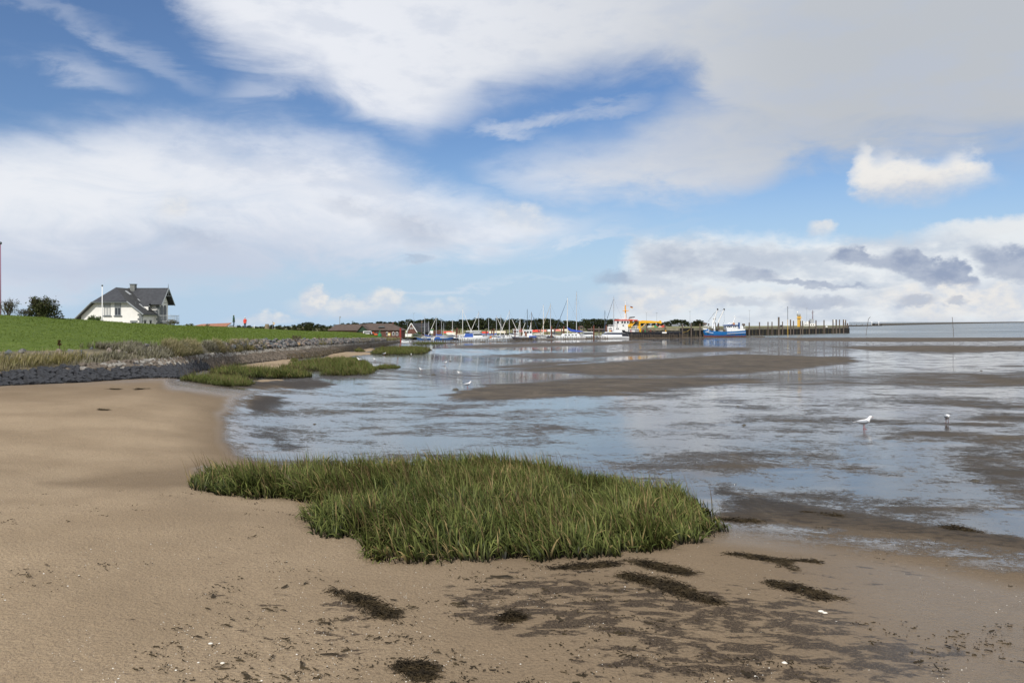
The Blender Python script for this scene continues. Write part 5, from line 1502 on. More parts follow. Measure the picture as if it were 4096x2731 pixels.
gull('small white gull at the edge of the cordgrass island', 1501, 1447, R(150), 1.0)
gull('white gull seen end on, far out beyond the island', 1645, 1424, R(100), 1.05)
gull('white gull by the mud just below the yellowish bed', 1537, 1420, R(20), 1.0)
gull('white gull at the right end of the yellowish bed', 1727, 1401, R(170), 1.1)
gull('white gull low before the yellowish bed, left of the end gull', 1687, 1406, R(-20), 1.0)
gull('tiny white gull on the flat below the white motorsailer', 2219, 1366, R(10), 1.1)
gull('white gull far out near the right edge of the flat', 4056, 1371, R(185), 1.3)
gull('dark wader standing upright, alone in the middle right distance', 3650, 1384, R(80), 1.25, 'wader')
gull('dark wader on the left of the right-hand far birds', 3389, 1388, R(170), 1.0, 'wader')
gull('slim dark wader beyond the left far bird', 3492, 1380, R(95), 1.0, 'wader')
gull('dark wader at the right edge of the flat', 4080, 1397, R(20), 1.2, 'wader')
gull('dark wader left of the bird at the right edge', 3994, 1392, R(200), 1.0, 'wader')
gull('dark wader near the water just below the ship', 2661, 1372, R(10), 1.0, 'wader')
gull('dark wader below the stern of the ship, on the wet film', 2722, 1391, R(190), 1.0, 'wader')
gull('dark wader left of the ship birds on the film', 2586, 1378, R(15), .9, 'wader')

# ================================================================== harbour: mole, quay, stakes
M_WOOD = mat('weathered_pile', (0.15, 0.12, 0.10), .9, color2=(0.09, 0.07, 0.055), nscale=2.5)
M_STK = mat('stake_wood', (0.13, 0.10, 0.07), .9, color2=(0.07, 0.055, 0.04), nscale=3)
M_RUST = mat('rust_steel', (0.17, 0.055, 0.032), .8, color2=(0.09, 0.035, 0.025), nscale=1.5)
M_CONC = mat('quay_beam', (0.25, 0.22, 0.16), .9, color2=(0.17, 0.16, 0.11), nscale=.8)
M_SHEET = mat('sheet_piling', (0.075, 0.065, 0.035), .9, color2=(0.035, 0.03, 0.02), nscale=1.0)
M_DARK = mat('black_wood', (0.018, 0.017, 0.016), .9)  # one even near-black tone for wood and small fittings
QT = -0.75
QL = [(2440, 309), (2740, 306.5), (3393, 425)]
def qpt(px, back=0.0, z=QT):
    a, b = (QL[0], QL[1]) if px < QL[1][0] else (QL[1], QL[2])
    ax, bx_ = X(*a), X(*b); u = (px - 2048) / F
    m_ = (bx_ - ax) / (b[1] - a[1])                      # straight wall: x = ax + m (y - ay)
    d = (ax - m_ * a[1]) / (u - m_) + back
    return (X(px, d), d, z)
# grassy mole behind the quay, and the bank behind the marina
rows = []
for back, dz in ((0.9, -.03), (6, .0), (30, .1), (70, .25)):
    rows.append([qpt(px, back, QT + dz) for px in np.linspace(2440, 3385, 40)])
M_MOLE = mat('mole_grass', (0.20, 0.17, 0.07), .95, color2=(0.12, 0.13, 0.05), nscale=.25, bump=.8, bscale=1.2)
sheet('mole', np.array(rows), M_MOLE, 'grassy harbour mole behind the quay wall')
rows = []
for d_, z_ in ((322, SEA - .4), (331, -3.5), (338, -3.0), (350, -2.75), (420, -2.85), (470, -2.9)):
    rows.append([(X(px, 330) * (1 if d_ < 350 else d_ / 340), d_ + (2460 - px) * .012, z_) for px in np.linspace(1640, 2470, 50)])
sheet('harbour_bank', loft_lines([np.array(r) for r in rows], [2] * 5, 4, .3), M_MOLE, 'yellowish grass bank behind the marina')
qt = Thing('quay_wall', 'long quay wall of dark sheet piling with a pale beam and tall timber piles', 'quay', qpt(2900, 0, SEA))
def sub(t, name, mb, m, parent=None): return t.part(name, mb, m, parent)
pxs = np.linspace(2440, 3393, 15)
for a, b in zip(pxs[:-1], pxs[1:]):
    A, B = Vector(qpt(a)), Vector(qpt(b))
    mb = MB(); n_ = Vector((-(B - A).y, (B - A).x, 0)).normalized() * 0.9
    g = (B - A).normalized() * .02
    mb.loft([[A + g, A + g + n_, A + g + n_ - Vector((0, 0, 1.0)), A + g - Vector((0, 0, 1.0))], [B - g, B - g + n_, B - g + n_ - Vector((0, 0, 1.0)), B - g - Vector((0, 0, 1.0))]])
    sub(qt, 'quay_beam', mb, M_CONC)
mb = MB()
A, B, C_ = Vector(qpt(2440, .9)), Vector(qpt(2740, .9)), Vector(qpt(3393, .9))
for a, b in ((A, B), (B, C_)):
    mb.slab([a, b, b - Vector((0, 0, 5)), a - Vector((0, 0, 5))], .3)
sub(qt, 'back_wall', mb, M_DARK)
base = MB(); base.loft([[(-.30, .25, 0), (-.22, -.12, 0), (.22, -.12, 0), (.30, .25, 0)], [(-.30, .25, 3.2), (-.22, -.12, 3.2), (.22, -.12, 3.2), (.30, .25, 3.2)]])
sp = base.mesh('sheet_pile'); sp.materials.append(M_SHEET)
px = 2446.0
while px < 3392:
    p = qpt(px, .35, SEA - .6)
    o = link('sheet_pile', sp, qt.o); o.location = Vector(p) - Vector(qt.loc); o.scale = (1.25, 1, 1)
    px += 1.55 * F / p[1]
pile = MB(); pile.tube((0, 0, 0), (0, 0, 1), 1, .92, 8); pm = pile.mesh('timber_pile'); pm.materials.append(M_WOOD)
for px, top, w in ((2586, 1296, .26), (2660, 1298, .28), (2730, 1296, .3), (2765, 1294, .3), (2800, 1294, .3), (2874, 1293, .3), (2861, 1290, .26), (2997, 1290, .32), (3038, 1288, .3), (3072, 1287, .3), (3088, 1287, .28), (3115, 1268, .46), (3130, 1286, .28), (3162, 1278, .36),
                   (3174, 1283, .3), (3202, 1283, .32), (3210, 1283, .3), (3237, 1282, .34), (3264, 1281, .34), (3296, 1280, .34), (3332, 1278, .34), (3345, 1278, .42), (3358, 1278, .34), (3374, 1278, .4), (3382, 1279, .4), (3390, 1292, .44)):
    p = qpt(px, -.45, SEA - .5)
    o = link('timber_pile', pm, qt.o); o.location = Vector(p) - Vector(qt.loc); h = Z(top, p[1]) - p[2]
    o.scale = (w * .95, w * .95, h)
mb = MB(); p = qpt(3366, -.9, 0)
mb.box(X(3335, 421), X(3392, 423), 421, 423.5, SEA, -1.6); sub(qt, 'landing_stage', mb, M_DARK)
for px, py, w, h in ((3306, 1306, 1.0, .7), (3336, 1284, .8, 1.6), (3377, 1284, .7, 1.4)):
    p = qpt(px, -.62); mb = MB(); z = Z(py, p[1]); mb.box(p[0] - w / 2, p[0] + w / 2, p[1] - .08, p[1], z - h / 2, z + h / 2); sub(qt, 'sign_board', mb, mat('white_paint', (.78, .78, .76), .4))
# ---- fences of stakes standing in the mud before the harbour
stk = MB(); stk.tube((0, 0, 0), (0, 0, 1), 1, .85, 6); sm_ = stk.mesh('stake'); sm_.materials.append(M_STK)
def stake_fence(label, line, step, h, seed, r=.105, brush=True, zoff=0.0):
    rnd = random.Random(seed)
    A = [Vector((X(px, d), d, 0)) for px, d in line]
    t = link('stake_fence', None); t.location = A[0]; tag(t, label, 'fence')
    for v_ in A: v_.z = 0
    pts = []
    for a, b in zip(A[:-1], A[1:]):
        L_ = (b - a).length; k = max(1, int(L_ / step))
        for j in range(k):
            pts.append(a + (b - a) * ((j + rnd.uniform(-.2, .2)) / k))
    for q in pts:
        z = gz(q.x, q.y) - .2 + zoff
        o = link('stake', sm_, t); o.location = (q.x - A[0].x, q.y - A[0].y + rnd.uniform(-.2, .2), z)
        hh = h * rnd.uniform(.75, 1.15)
        o.scale = (r * rnd.uniform(.8, 1.25),) * 2 + (hh,); o.rotation_euler = (rnd.uniform(-.06, .06), rnd.uniform(-.06, .06), 0)
    if brush:
        mb = MB()
        for a, b in zip(A[:-1], A[1:]):
            k = max(2, int((b - a).length / 2.0))
            for j in range(k):
                q0, q1 = a + (b - a) * (j / k), a + (b - a) * ((j + .97) / k)
                z = gz(q0.x, q0.y) - .1 + zoff; hh = rnd.uniform(.18, .42)
                mb.box(q0.x - A[0].x, q1.x - A[0].x, q0.y - A[0].y - .2, q0.y - A[0].y + .2, z, z + hh)
        o = link('brushwood', mb.mesh('brushwood'), t, M_STK); o['kind'] = 'stuff'
stake_fence('stake fence in the mud before the marina, left of the white motorsailer', [(1640, 209), (1700, 214), (1850, 222), (2030, 233), (2150, 257), (2210, 264)], .62, 1.35, 1)
stake_fence('stake fence before the white motorsailer and the motor yacht', [(2210, 264), (2340, 271), (2520, 284)], .72, 1.25, 2)
stake_fence('dense stake fence before the black hulled working ship', [(2520, 284), (2640, 290), (2750, 296)], .55, 1.8, 3, .11)
stake_fence('stake fence below the blue fishing boat, ending in the water', [(2750, 296), (2900, 300), (3058, 305)], .78, 1.35, 4, .1)
stake_fence('short slanting row of stakes standing in the wet film', [(2718, 236), (2760, 244), (2800, 252), (2850, 262)], 1.1, .5, 5, .07, False)

# ---- steel and timber mooring posts in the marina
def post(label, px, top, d, r, m, name='mooring_post', cap=None):
    x = X(px, d); t = Thing(name, label, 'post', (x, d, SEA - .8))
    mb = MB(); mb.tube((x, d, SEA - .8), (x, d, Z(top, d)), r, r, 10); t.part('shaft', mb, m, smooth=False)
    mb = MB(); mb.tube((x, d, Z(top, d)), (x, d, Z(top, d) + .12), r * 1.08, r * .6, 10); t.part('cap', mb, cap or M_DARK)
ORD = ['first', 'second', 'third', 'fourth', 'fifth', 'sixth', 'seventh', 'eighth', 'ninth', 'tenth', 'eleventh', 'twelfth', 'thirteenth', 'fourteenth', 'fifteenth', 'sixteenth', 'seventeenth']
for k, (px, top, d) in enumerate(((1731, 1322, 268), (1737, 1326, 272), (1825, 1318, 268), (1829, 1312, 274), (1837, 1321, 276), (1945, 1320, 272), (1967, 1317, 280), (1975, 1315, 268), (2060, 1313, 275), (2085, 1312, 270), (2206, 1304, 276), (2255, 1304, 280), (2316, 1306, 290), (2375, 1301, 286), (2425, 1300, 290))):
    post('%s rust red steel mooring post of the marina, counted from the left' % ORD[k], px, top, d, .26 if px > 2100 else .22, M_RUST)
for k, (px, top, d) in enumerate(((1895, 1320, 312), (2025, 1322, 318), (2052, 1320, 318), (2161, 1316, 318), (2188, 1315, 318), (2217, 1314, 318), (2246, 1312, 318), (2336, 1310, 318), (2366, 1308, 318), (2396, 1307, 318))):
    post('%s grey timber post at the bank behind the marina, counted from the left' % ORD[k], px, top, d, .24, M_WOOD, 'timber_post')
post('tall red channel post at the left end of the marina', 1602, 1312, 196, .22, mat('signal_red', (.30, .035, .028), .6), 'channel_post')
# green buoy on land
t = Thing('buoy', 'green channel buoy standing ashore at the end of the dike', 'buoy', P(1519, 1349, 205))
b = P(1519, 1349, 205); mb = MB(); rings = [[(b[0] + r * math.cos(a), b[1] + r * math.sin(a), b[2] + z) for a in [2 * math.pi * k / 12 for k in range(12)]] for r, z in ((.25, 0), (.5, .15), (.5, .75), (.3, .95), (.2, 1.1))]
mb.loft(rings); M_GREEN = mat('signal_green', (.02, .20, .07), .6); t.part('float', mb, M_GREEN)
mb = MB(); mb.tube((b[0], b[1], b[2] + 1.05), (b[0], b[1], b[2] + 1.4), .12, .1, 8); mb.ball((b[0], b[1], b[2] + 1.52), .2, .2, .16); t.part('lantern', mb, M_GREEN)
post('short rust pile left of the red channel post', 1542, 1333, 204, .16, M_RUST, 'rust_pile')
# yellow sign post ashore
t = Thing('sign_post', 'small yellow and white sign by the brick hall', 'sign', P(1557, 1348, 206)); b = P(1557, 1348, 206)
mb = MB(); mb.tube(b, (b[0], b[1], b[2] + .6), .05, .05, 6); t.part('post', mb, M_TRIM)
mb = MB(); mb.box(b[0] - .3, b[0] + .3, b[1] - .08, b[1] - .03, b[2] + .35, b[2] + 1.05); pn = t.part('panel', mb, mat('sign_yellow', (.65, .5, .06), .6))
mb = MB(); mb.box(b[0] - .14, b[0] + .14, b[1] - .10, b[1] - .082, b[2] + .5, b[2] + .9); t.part('white_field', mb, mat('white_paint', (.78, .78, .76), .4), pn)

# ---- lamps, masts and perches
M_GALV = mat('galvanised', (.32, .34, .35), .5, metal=.4)
def lamp(label, px, top, d, zb, r=.07, head='tee', m=None):
    x = X(px, d); zt = Z(top, d); t = Thing('lamp_post', label, 'lamp post', (x, d, zb)); m = m or M_GALV
    mb = MB(); mb.tube((x, d, zb), (x, d, zt), r, r * .6, 8); t.part('pole', mb, m)
    mb = MB()
    if head == 'tee': mb.box(x - .45, x + .45, d - .15, d + .15, zt, zt + .12)
    elif head == 'box': mb.box(x - .1, x + .35, d - .15, d + .15, zt - .5, zt + .1)
    else: mb.path([(x, d, zt), (x + .5, d, zt + .6)], .04); mb.path([(x, d, zt), (x - .4, d, zt + .6)], .04)
    t.part('lamp_head', mb, m)
lamp('harbour lamp with forked top right of the ship mast', 2586, 1253, 345, -.7, .07, 'fork')
lamp('slim harbour lamp above the yellow crane arm', 2627, 1252, 345, -.7)
lamp('slim harbour lamp between the ship and the blue fishing boat', 2760, 1246, 335, -.7)
lamp('slim harbour lamp right of the blue fishing boat', 2998, 1242, 370, -.7)
lamp('slim harbour lamp right of the yellow beacon', 3227, 1233, 420, -.7)
lamp('grey mast with a lamp box above the brick hall roof', 1359, 1266, 300, -3.2, .16, 'box')
lamp('thin lamp before the brick house gable', 1630, 1290, 262, -3.6, .06, 'tee')
lamp('brown pole with a white head before the brick house', 1686, 1285, 262, -4, .08, 'box', mat('brown_pole', (.16, .11, .07), .9))
lamp('thin wireless mast behind the brick house roof', 1655, 1256, 330, -3, .05, 'none')
def perch(label, pts, d, r, m, m2=None, tuft=False):
    P_ = [Vector(P(a, b, d)) for a, b in pts]
    t = Thing('perch', label, 'marker', (P_[0].x, P_[0].y, P_[0].z))
    mb = MB(); k = len(P_) // 2
    mb.path(P_[:k + 1] if m2 else P_, r); t.part('pole', mb, m)
    if m2:
        mb = MB(); mb.path(P_[k:], r * .9); t.part('upper_pole', mb, m2)
perch('tall perch with a yellow lower half before the quay', [(3152, 1350), (3151, 1310), (3151, 1278), (3151, 1250), (3151, 1225)], 306, .10, mat('perch_yellow', (.55, .36, .05), .7), M_DARK)
perch('thin bent withy leaning right in the sea', [(3464, 1342), (3467, 1318), (3471, 1295), (3474, 1275), (3481, 1267)], 330, .09, M_STK)
perch('tall straight withy standing in the sea at the right', [(3814, 1350), (3813, 1320), (3811, 1295), (3809, 1268)], 318, .09, M_STK)
# ---- yellow beacon
M_YEL2 = mat('beacon_yellow', (.72, .42, .02), .5)
M_POLEW = mat('white_paint', (.78, .78, .76), .4)
d = 391.0
t = Thing('beacon', 'yellow beacon of two tubes with a gallery and a grey top box on the quay', 'beacon', (X(3190, d), d, SEA))
for px in (3186.5, 3193.5):
    mb = MB(); mb.tube((X(px, d), d - 2, Z(1318, d)), (X(px, d), d - 2, Z(1263, d)), .36, .36, 10); t.part('tube', mb, M_YEL2)
mb = MB(); mb.box(X(3184, d), X(3196, d), d - 2.4, d - 1.6, SEA - .5, Z(1318.5, d)); t.part('pile', mb, M_STK)
mb = MB(); mb.box(X(3181, d), X(3199, d), d - 2.8, d - 1.2, Z(1274, d), Z(1272.5, d))
for px in (3181.3, 3185, 3190, 3195, 3198.7): mb.tube((X(px, d), d - 2.75, Z(1273, d)), (X(px, d), d - 2.75, Z(1266, d)), .05, .05, 5)
mb.tube((X(3181, d), d - 2.75, Z(1266, d)), (X(3199, d), d - 2.75, Z(1266, d)), .05, .05, 5); t.part('gallery', mb, M_YEL2)
mb = MB(); mb.box(X(3183, d), X(3196, d), d - 2.6, d - 1.4, Z(1262.8, d), Z(1256, d)); t.part('top_box', mb, mat('beacon_grey', (.33, .33, .30), .7))
mb = MB(); mb.tube((X(3184, d), d - 2, Z(1256, d)), (X(3184, d), d - 2, Z(1250, d)), .06, .06, 6); mb.ball((X(3184, d), d - 2, Z(1248, d)), .32, .32, .35); t.part('lantern', mb, M_POLEW)

# ================================================================== boats
M_HW = mat('hull_white', (.76, .77, .77), .3, noise=.06, nscale=1, coat=.3)
M_HB = mat('hull_blue', (.03, .10, .28), .3, coat=.3)
M_HN = mat('hull_navy', (.02, .03, .06), .3, coat=.3)
M_HR = mat('hull_red', (.42, .05, .04), .35, coat=.3)
M_HG = mat('hull_grey', (.36, .38, .40), .4)
M_ALU = mat('mast_alu', (.52, .53, .54), .4, metal=.3)
M_MW = mat('mast_white', (.72, .71, .68), .5)
M_MD = mat('mast_dark', (.07, .085, .10), .5)
M_MT = mat('mast_wood', (.36, .25, .13), .6)
M_CVB = mat('cover_blue', (.03, .09, .36), .7)
M_CVG = mat('cover_green', (.03, .10, .08), .7)
M_CVT = mat('cover_tan', (.40, .33, .22), .8)
M_CVW = mat('sail_white', (.68, .66, .62), .7)
M_CVN = mat('furl_navy', (.03, .045, .08), .7)
def hull_mb(L, B, fb_bow, fb_mid, fb_st, draft=.25, transom=.75, n=13, rake=.10):
    """hull with bow to +x, waterline at z = 0"""
    mb = MB(); rings = []
    for i in range(n):
        t = i / (n - 1)
        x = -L / 2 + L * t
        w = B / 2 * (transom + (1 - transom) * math.sin(min(1, t / .5) * math.pi / 2)) if t < .5 else B / 2 * max(.0, math.cos((t - .5) / .5 * math.pi / 2)) ** .72
        w = max(w, .025)
        s = fb_mid + (fb_bow - fb_mid) * max(0, (t - .45) / .55) ** 1.8 + (fb_st - fb_mid) * max(0, (.45 - t) / .45) ** 1.8
        xo = rake * L * max(0, (t - .6) / .4) ** 2
        k = x - xo * .9
        rings.append([(x, w, s), (x - xo * .35, w * .93, s * .45), (k, w * .70, -draft * .35), (k, w * .12, -draft), (k, -w * .12, -draft), (k, -w * .70, -draft * .35), (x - xo * .35, -w * .93, s * .45), (x, -w, s)])
    mb.loft(rings)
    return mb
def cabin_mb(x0, x1, w0, w1, z0, z1, slope_f=.35, slope_b=.12, inset=.12):
    mb = MB(); h = z1 - z0
    bt = [(x0, -w0 / 2, z0), (x1, -w1 / 2, z0), (x1, w1 / 2, z0), (x0, w0 / 2, z0)]
    tp = [(x0 + slope_b * h, -w0 / 2 + inset * h, z1), (x1 - slope_f * h, -w1 / 2 + inset * h, z1), (x1 - slope_f * h, w1 / 2 - inset * h, z1), (x0 + slope_b * h, w0 / 2 - inset * h, z1)]
    mb.loft([bt, tp])
    return mb
class Boat:
    def __init__(s, name, label, cat, px, d, head, group=None):
        s.loc = (X(px, d), d, SEA)
        s.t = Thing(name, label, cat, s.loc, group)
        s.M = Matrix.Translation(Vector(s.loc)) @ Matrix.Rotation(head, 4, 'Z')
    def part(s, name, mb, m, parent=None, smooth=False, label=None):
        return s.t.part(name, mb.xf(s.M), m, parent, smooth, label)
def sailboat(label, px, d, L, head, hm, top_py, mm=M_ALU, furl=M_CVW, cover=M_CVB, stripe=None, radar=False, boom=True, seed=0):
    B_ = Boat('sailing_boat', label, 'sailboat', px, d, head)
    h = Z(top_py, d) - SEA
    W_ = L * .31; fb = .10 * L
    ho = B_.part('hull', hull_mb(L, W_, fb * 1.25, fb, fb * 1.02), hm)
    if stripe:
        mb = hull_mb(L * 1.003, W_ * 1.01, fb * .62, fb * .5, fb * .5, draft=-.32 * fb); B_.part('stripe', mb, stripe, ho)
    cb = B_.part('cabin', cabin_mb(-.10 * L, .24 * L, W_ * .62, W_ * .45, fb * .95, fb * 1.55), M_HW if hm is not M_HW else mat('cabin_offwhite', (.68, .68, .66), .4))
    for k in range(3):
        for s in (1, -1):
            mb = MB(); x = -.04 * L + k * .085 * L; y = s * (W_ * (.31 - .012 * k) - .02)
            mb.box(x, x + .055 * L, y - .02 if s < 0 else y - .03, y + .03 if s < 0 else y + .02, fb * 1.12, fb * 1.38); B_.part('window', mb, M_GLASS, cb)
    xm = .06 * L; mr = .0062 * h + .045
    mb = MB(); mb.tube((xm, 0, fb * 1.2), (xm - .004 * h, 0, h), mr, mr * .75, 8); mast = B_.part('mast', mb, mm)
    for z in ((.52, .76) if h > 11 else (.6,)):
        mb = MB(); mb.tube((xm, -W_ * .32, h * z), (xm, W_ * .32, h * z), .025, .025, 5); B_.part('spreader', mb, mm, mast)
    mb = MB(); mb.tube((xm, 0, h), (xm, 0, h + .045 * h), .012, .008, 4); mb.box(xm - .18, xm + .12, -.02, .02, h + .02, h + .05); B_.part('masthead', mb, M_MD, mast)
    if radar:
        mb = MB(); mb.tube((xm + .25, 0, h * .45), (xm + .25, 0, h * .45 + .18), .2, .2, 8); B_.part('radar', mb, M_HW, mast)
    if furl:
        mb = MB(); mb.tube((L * .485, 0, fb * 1.35), (xm + .06, 0, h * .95), .12, .055, 6); B_.part('furled_jib', mb, furl)
    else:
        mb = MB(); mb.tube((L * .485, 0, fb * 1.3), (xm, 0, h * .97), .012, .012, 4); B_.part('forestay', mb, M_MD)
    mb = MB(); mb.tube((-L * .485, 0, fb), (xm, 0, h * .99), .013, .013, 4); B_.part('backstay', mb, M_MD)
    for s in (1, -1):
        mb = MB(); mb.path([(xm - .1, s * W_ * .45, fb), (xm, s * W_ * .32, h * (.52 if h > 11 else .6)), (xm, 0, h * .9)], .011, 4); B_.part('shroud', mb, M_MD)
    if boom:
        mb = MB(); mb.tube((xm, 0, fb * 1.9), (xm - .42 * L, 0, fb * 1.85), .06, .05, 6); bo = B_.part('boom', mb, mm)
        if cover:
            mb = MB(); mb.loft([[(x, r * math.cos(a), fb * 1.95 + q + r * 1.1 * math.sin(a)) for a in [2 * math.pi * k / 8 for k in range(8)]] for x, r, q in ((xm + .05, .16, .55), (xm - .06 * L, .19, .25), (xm - .25 * L, .15, .1), (xm - .42 * L, .08, .03))])
            B_.part('sail_cover', mb, cover, bo)
    for s in (1, -1):
        mb = MB(); pts = [(-.47 * L, s * W_ * .38), (-.2 * L, s * W_ * .47), (.15 * L, s * W_ * .45), (.42 * L, s * W_ * .14)]
        for x, y in pts: mb.tube((x, y, fb), (x, y, fb + .6), .014, .014, 4)
        mb.path([(x, y, fb + .6) for x, y in pts], .01, 4); B_.part('guard_rail', mb, M_ALU)
    return B_
PI = math.pi
SB = [ # label, px, d, L, heading, hull, mast top, mast, furl, cover
 ('small blue covered sailboat, first mast from the left of the marina', 1703, 262, 6.2, PI + .3, M_HB, 1268, M_ALU, None, M_CVB),
 ('white dinghy sailboat with a short mast and raked stay, second mast from the left', 1711, 266, 5.6, .5, M_HW, 1285, M_ALU, None, M_CVT),
 ('white sailboat with a stout grey mast between the steel posts and the lamps', 1750, 262, 7.0, PI - .2, M_HW, 1268, M_ALU, M_CVW, M_CVB),
 ('sailboat with a leaning dark stay behind the stout grey mast', 1762, 276, 6.0, .2, M_HN, 1283, M_ALU, None, M_CVB),
 ('sailboat hidden but for a thin mast, right of the stout grey mast', 1773, 284, 6.0, 1.2, M_HB, 1291, M_ALU, None, None),
 ('white sailboat with a cream mast and round radar', 1814, 270, 7.0, PI - .5, M_HW, 1280, M_MW, None, M_CVW),
 ('white sailboat with a tall white mast and thick furled jib sloping right', 1845, 272, 8.4, .1, M_HW, 1236, M_MW, M_CVW, M_CVT),
 ('sailboat with a furled jib sloping left, behind the blue motor cruiser', 1920, 276, 8.0, PI - .1, M_HW, 1247, M_ALU, M_CVW, M_CVB),
 ('navy sailboat with a slim mast between two rust posts', 1950, 282, 7.0, .25, M_HN, 1273, M_ALU, None, M_CVB),
 ('blue sailboat with a stay sloping right, just left of the tall slim mast', 1981, 278, 7.4, .1, M_HB, 1264, M_ALU, M_CVW, M_CVB),
 ('dark sailboat with a tall slim mast and no furled sail', 2000, 286, 7.6, .9, M_HN, 1260, M_ALU, None, M_CVG),
 ('white sailboat with a long furled jib sloping left to the bow', 2043, 278, 8.2, PI + .1, M_HW, 1242, M_ALU, M_CVW, M_CVN),
 ('sailboat with a dark mast behind the white shrimp cutter', 2105, 300, 8.0, .4, M_HN, 1237, M_MD, None, None),
 ('sailboat with a brown grey mast beside the white wheelhouse boat', 2121, 284, 7.8, .3, M_HN, 1248, mat('mast_brown', (.20, .16, .13), .6), M_CVN, None),
 ('white sailboat with a bright white mast and curved pale hull', 2168, 282, 8.6, .15, M_HW, 1220, M_MW, None, M_CVW),
 ('dark sailboat with a striped furled jib sloping left', 2208, 280, 9.0, PI + .05, M_HN, 1214, M_ALU, M_CVT, M_CVN),
 ('sailboat with the tallest mast of the marina, behind the motorsailer', 2310, 296, 11.5, PI + .9, M_HW, 1168, M_ALU, None, M_CVB),
 ('dark sailboat with a short dark mast left of the motor yacht', 2424, 300, 7.6, PI + .1, M_HN, 1243, M_MD, None, M_CVN),
 ('sailboat with a thin pale mast and long dark furled jib before the ship', 2461, 292, 10.0, PI - .1, M_HN, 1189, M_ALU, M_CVN, None)]
for k, (lb, px, d, L, hd, hm, top, mm, fu, cv) in enumerate(SB):
    sailboat(lb, px, d, L, hd, hm, top, mm, fu, cv, stripe=(M_HB if hm is M_HW and k % 2 else None), radar=(k in (5, 7)), boom=(k != 4))
# the white motorsailer with the blue sail cover
B_ = sailboat('long white motorsailer with a royal blue sail cover and dark furled jib', 2277, 277, 11.2, PI, M_HW, 1192, M_MW, M_CVN, None, None, True, False)
d = 277.0
mb = cabin_mb(-3.6, 3.0, 2.6, 2.0, 1.05, 1.9, .8, .3)
B_.part('deckhouse', mb, M_HW)
for k in range(4):
    mb = MB(); x = -2.6 + k * 1.2; mb.box(x, x + .7, 1.20, 1.26, 1.32, 1.62); B_.part('window', mb, M_GLASS)
mb = MB(); mb.tube((.6, 0, 2.6), (-4.6, 0, 2.5), .07, .06, 6); bo = B_.part('boom', mb, M_MW)
mb = MB(); mb.loft([[(x, r * math.cos(a), z + r * 1.3 * math.sin(a)) for a in [2 * PI * k / 8 for k in range(8)]] for x, r, z in ((.7, .20, 4.1), (.3, .30, 3.5), (-.8, .30, 2.95), (-2.6, .25, 2.75), (-4.6, .12, 2.65))])
B_.part('sail_cover', mb, mat('royal_blue_canvas', (.025, .07, .42), .7), bo)
# ---- motor boats
def motorboat(label, px, d, L, head, hm, cab=(-.2, .25, .22), flybridge=False, canopy=None, gm=M_GLASS, name='motor_boat'):
    B_ = Boat(name, label, 'motorboat', px, d, head)
    W_ = L * .34; fb = .12 * L if L < 10 else .085 * L
    B_.part('hull', hull_mb(L, W_, fb * 1.35, fb, fb * .9, rake=.14), hm)
    c0, c1, ch = cab
    cbm = B_.part('cabin', cabin_mb(c0 * L, c1 * L, W_ * .72, W_ * .55, fb, fb + ch * L * .62, .9, .2), M_HW)
    mb = cabin_mb(c0 * L + .05, c1 * L * .86, W_ * .735, W_ * .56, fb + ch * L * .28, fb + ch * L * .52, .9, .2); B_.part('window_band', mb, gm, cbm)
    mb = cabin_mb(c0 * L - .1, c1 * L * .62, W_ * .74, W_ * .6, fb + ch * L * .625, fb + ch * L * .70, .4, -.5); B_.part('roof', mb, M_HW, cbm)
    if flybridge:
        B_.part('flybridge', cabin_mb(c0 * L, c0 * L + .25 * L, W_ * .5, W_ * .45, fb + ch * L * .71, fb + ch * L * .95, .8, 0), M_HW)
    if canopy:
        B_.part('canopy', cabin_mb(-.46 * L, c0 * L - .02, W_ * .8, W_ * .74, fb * .9, fb + ch * L * .55, 0, .5), canopy)
    mb = MB(); pts = [(.05 * L, W_ * .44), (.3 * L, W_ * .3), (.47 * L, .05), (.3 * L, -W_ * .3), (.05 * L, -W_ * .44)]
    for x, y in pts: mb.tube((x, y, fb * 1.05), (x, y, fb * 1.3 + .5), .016, .016, 4)
    mb.path([(x, y, fb * 1.3 + .5) for x, y in pts], .014, 4); B_.part('bow_rail', mb, M_ALU)
    return B_
motorboat('small white open boat at the far left of the marina', 1612, 228, 4.6, PI + .1, M_HW, (-.1, .1, .12))
motorboat('second small white boat beside the first at the far left', 1620, 222, 4.2, .2, M_HW, (-.15, .12, .1))
motorboat('boxy white cabin boat with two square windows below the cream mast', 1811, 262, 5.4, .05, M_HW, (-.32, .2, .34))
motorboat('white house boat with a large flat cabin behind the marina pontoon', 1884, 290, 8.6, PI, M_HW, (-.42, .34, .28))
motorboat('white motor cruiser with a blue canopy low before the stakes', 1906, 258, 9.0, .05, M_HW, (-.12, .24, .22), canopy=M_CVB)
motorboat('small white speedboat right of the marina centre', 2014, 272, 4.6, PI + .15, M_HW, (-.1, .12, .16))
motorboat('white boat with orange gear on deck, centre of the marina', 1985, 262, 5.6, .2, M_HW, (-.3, .05, .22), canopy=mat('orange_canvas', (.6, .17, .03), .7))
motorboat('small white launch between the wheelhouse boat and the motorsailer', 2161, 276, 5.0, .1, M_HW, (-.3, .1, .24))
motorboat('grey cabin cruiser with dark windows right of the motorsailer', 2362, 292, 6.6, .1, M_HG, (-.4, .22, .34))
motorboat('white launch right behind the motorsailer stern', 2348, 302, 7.2, PI, M_HW, (-.3, .3, .22))
motorboat('sleek white motor yacht with black window band before the ship', 2450, 279, 11.2, PI + .12, M_HW, (-.28, .34, .20), flybridge=True, gm=M_HN)
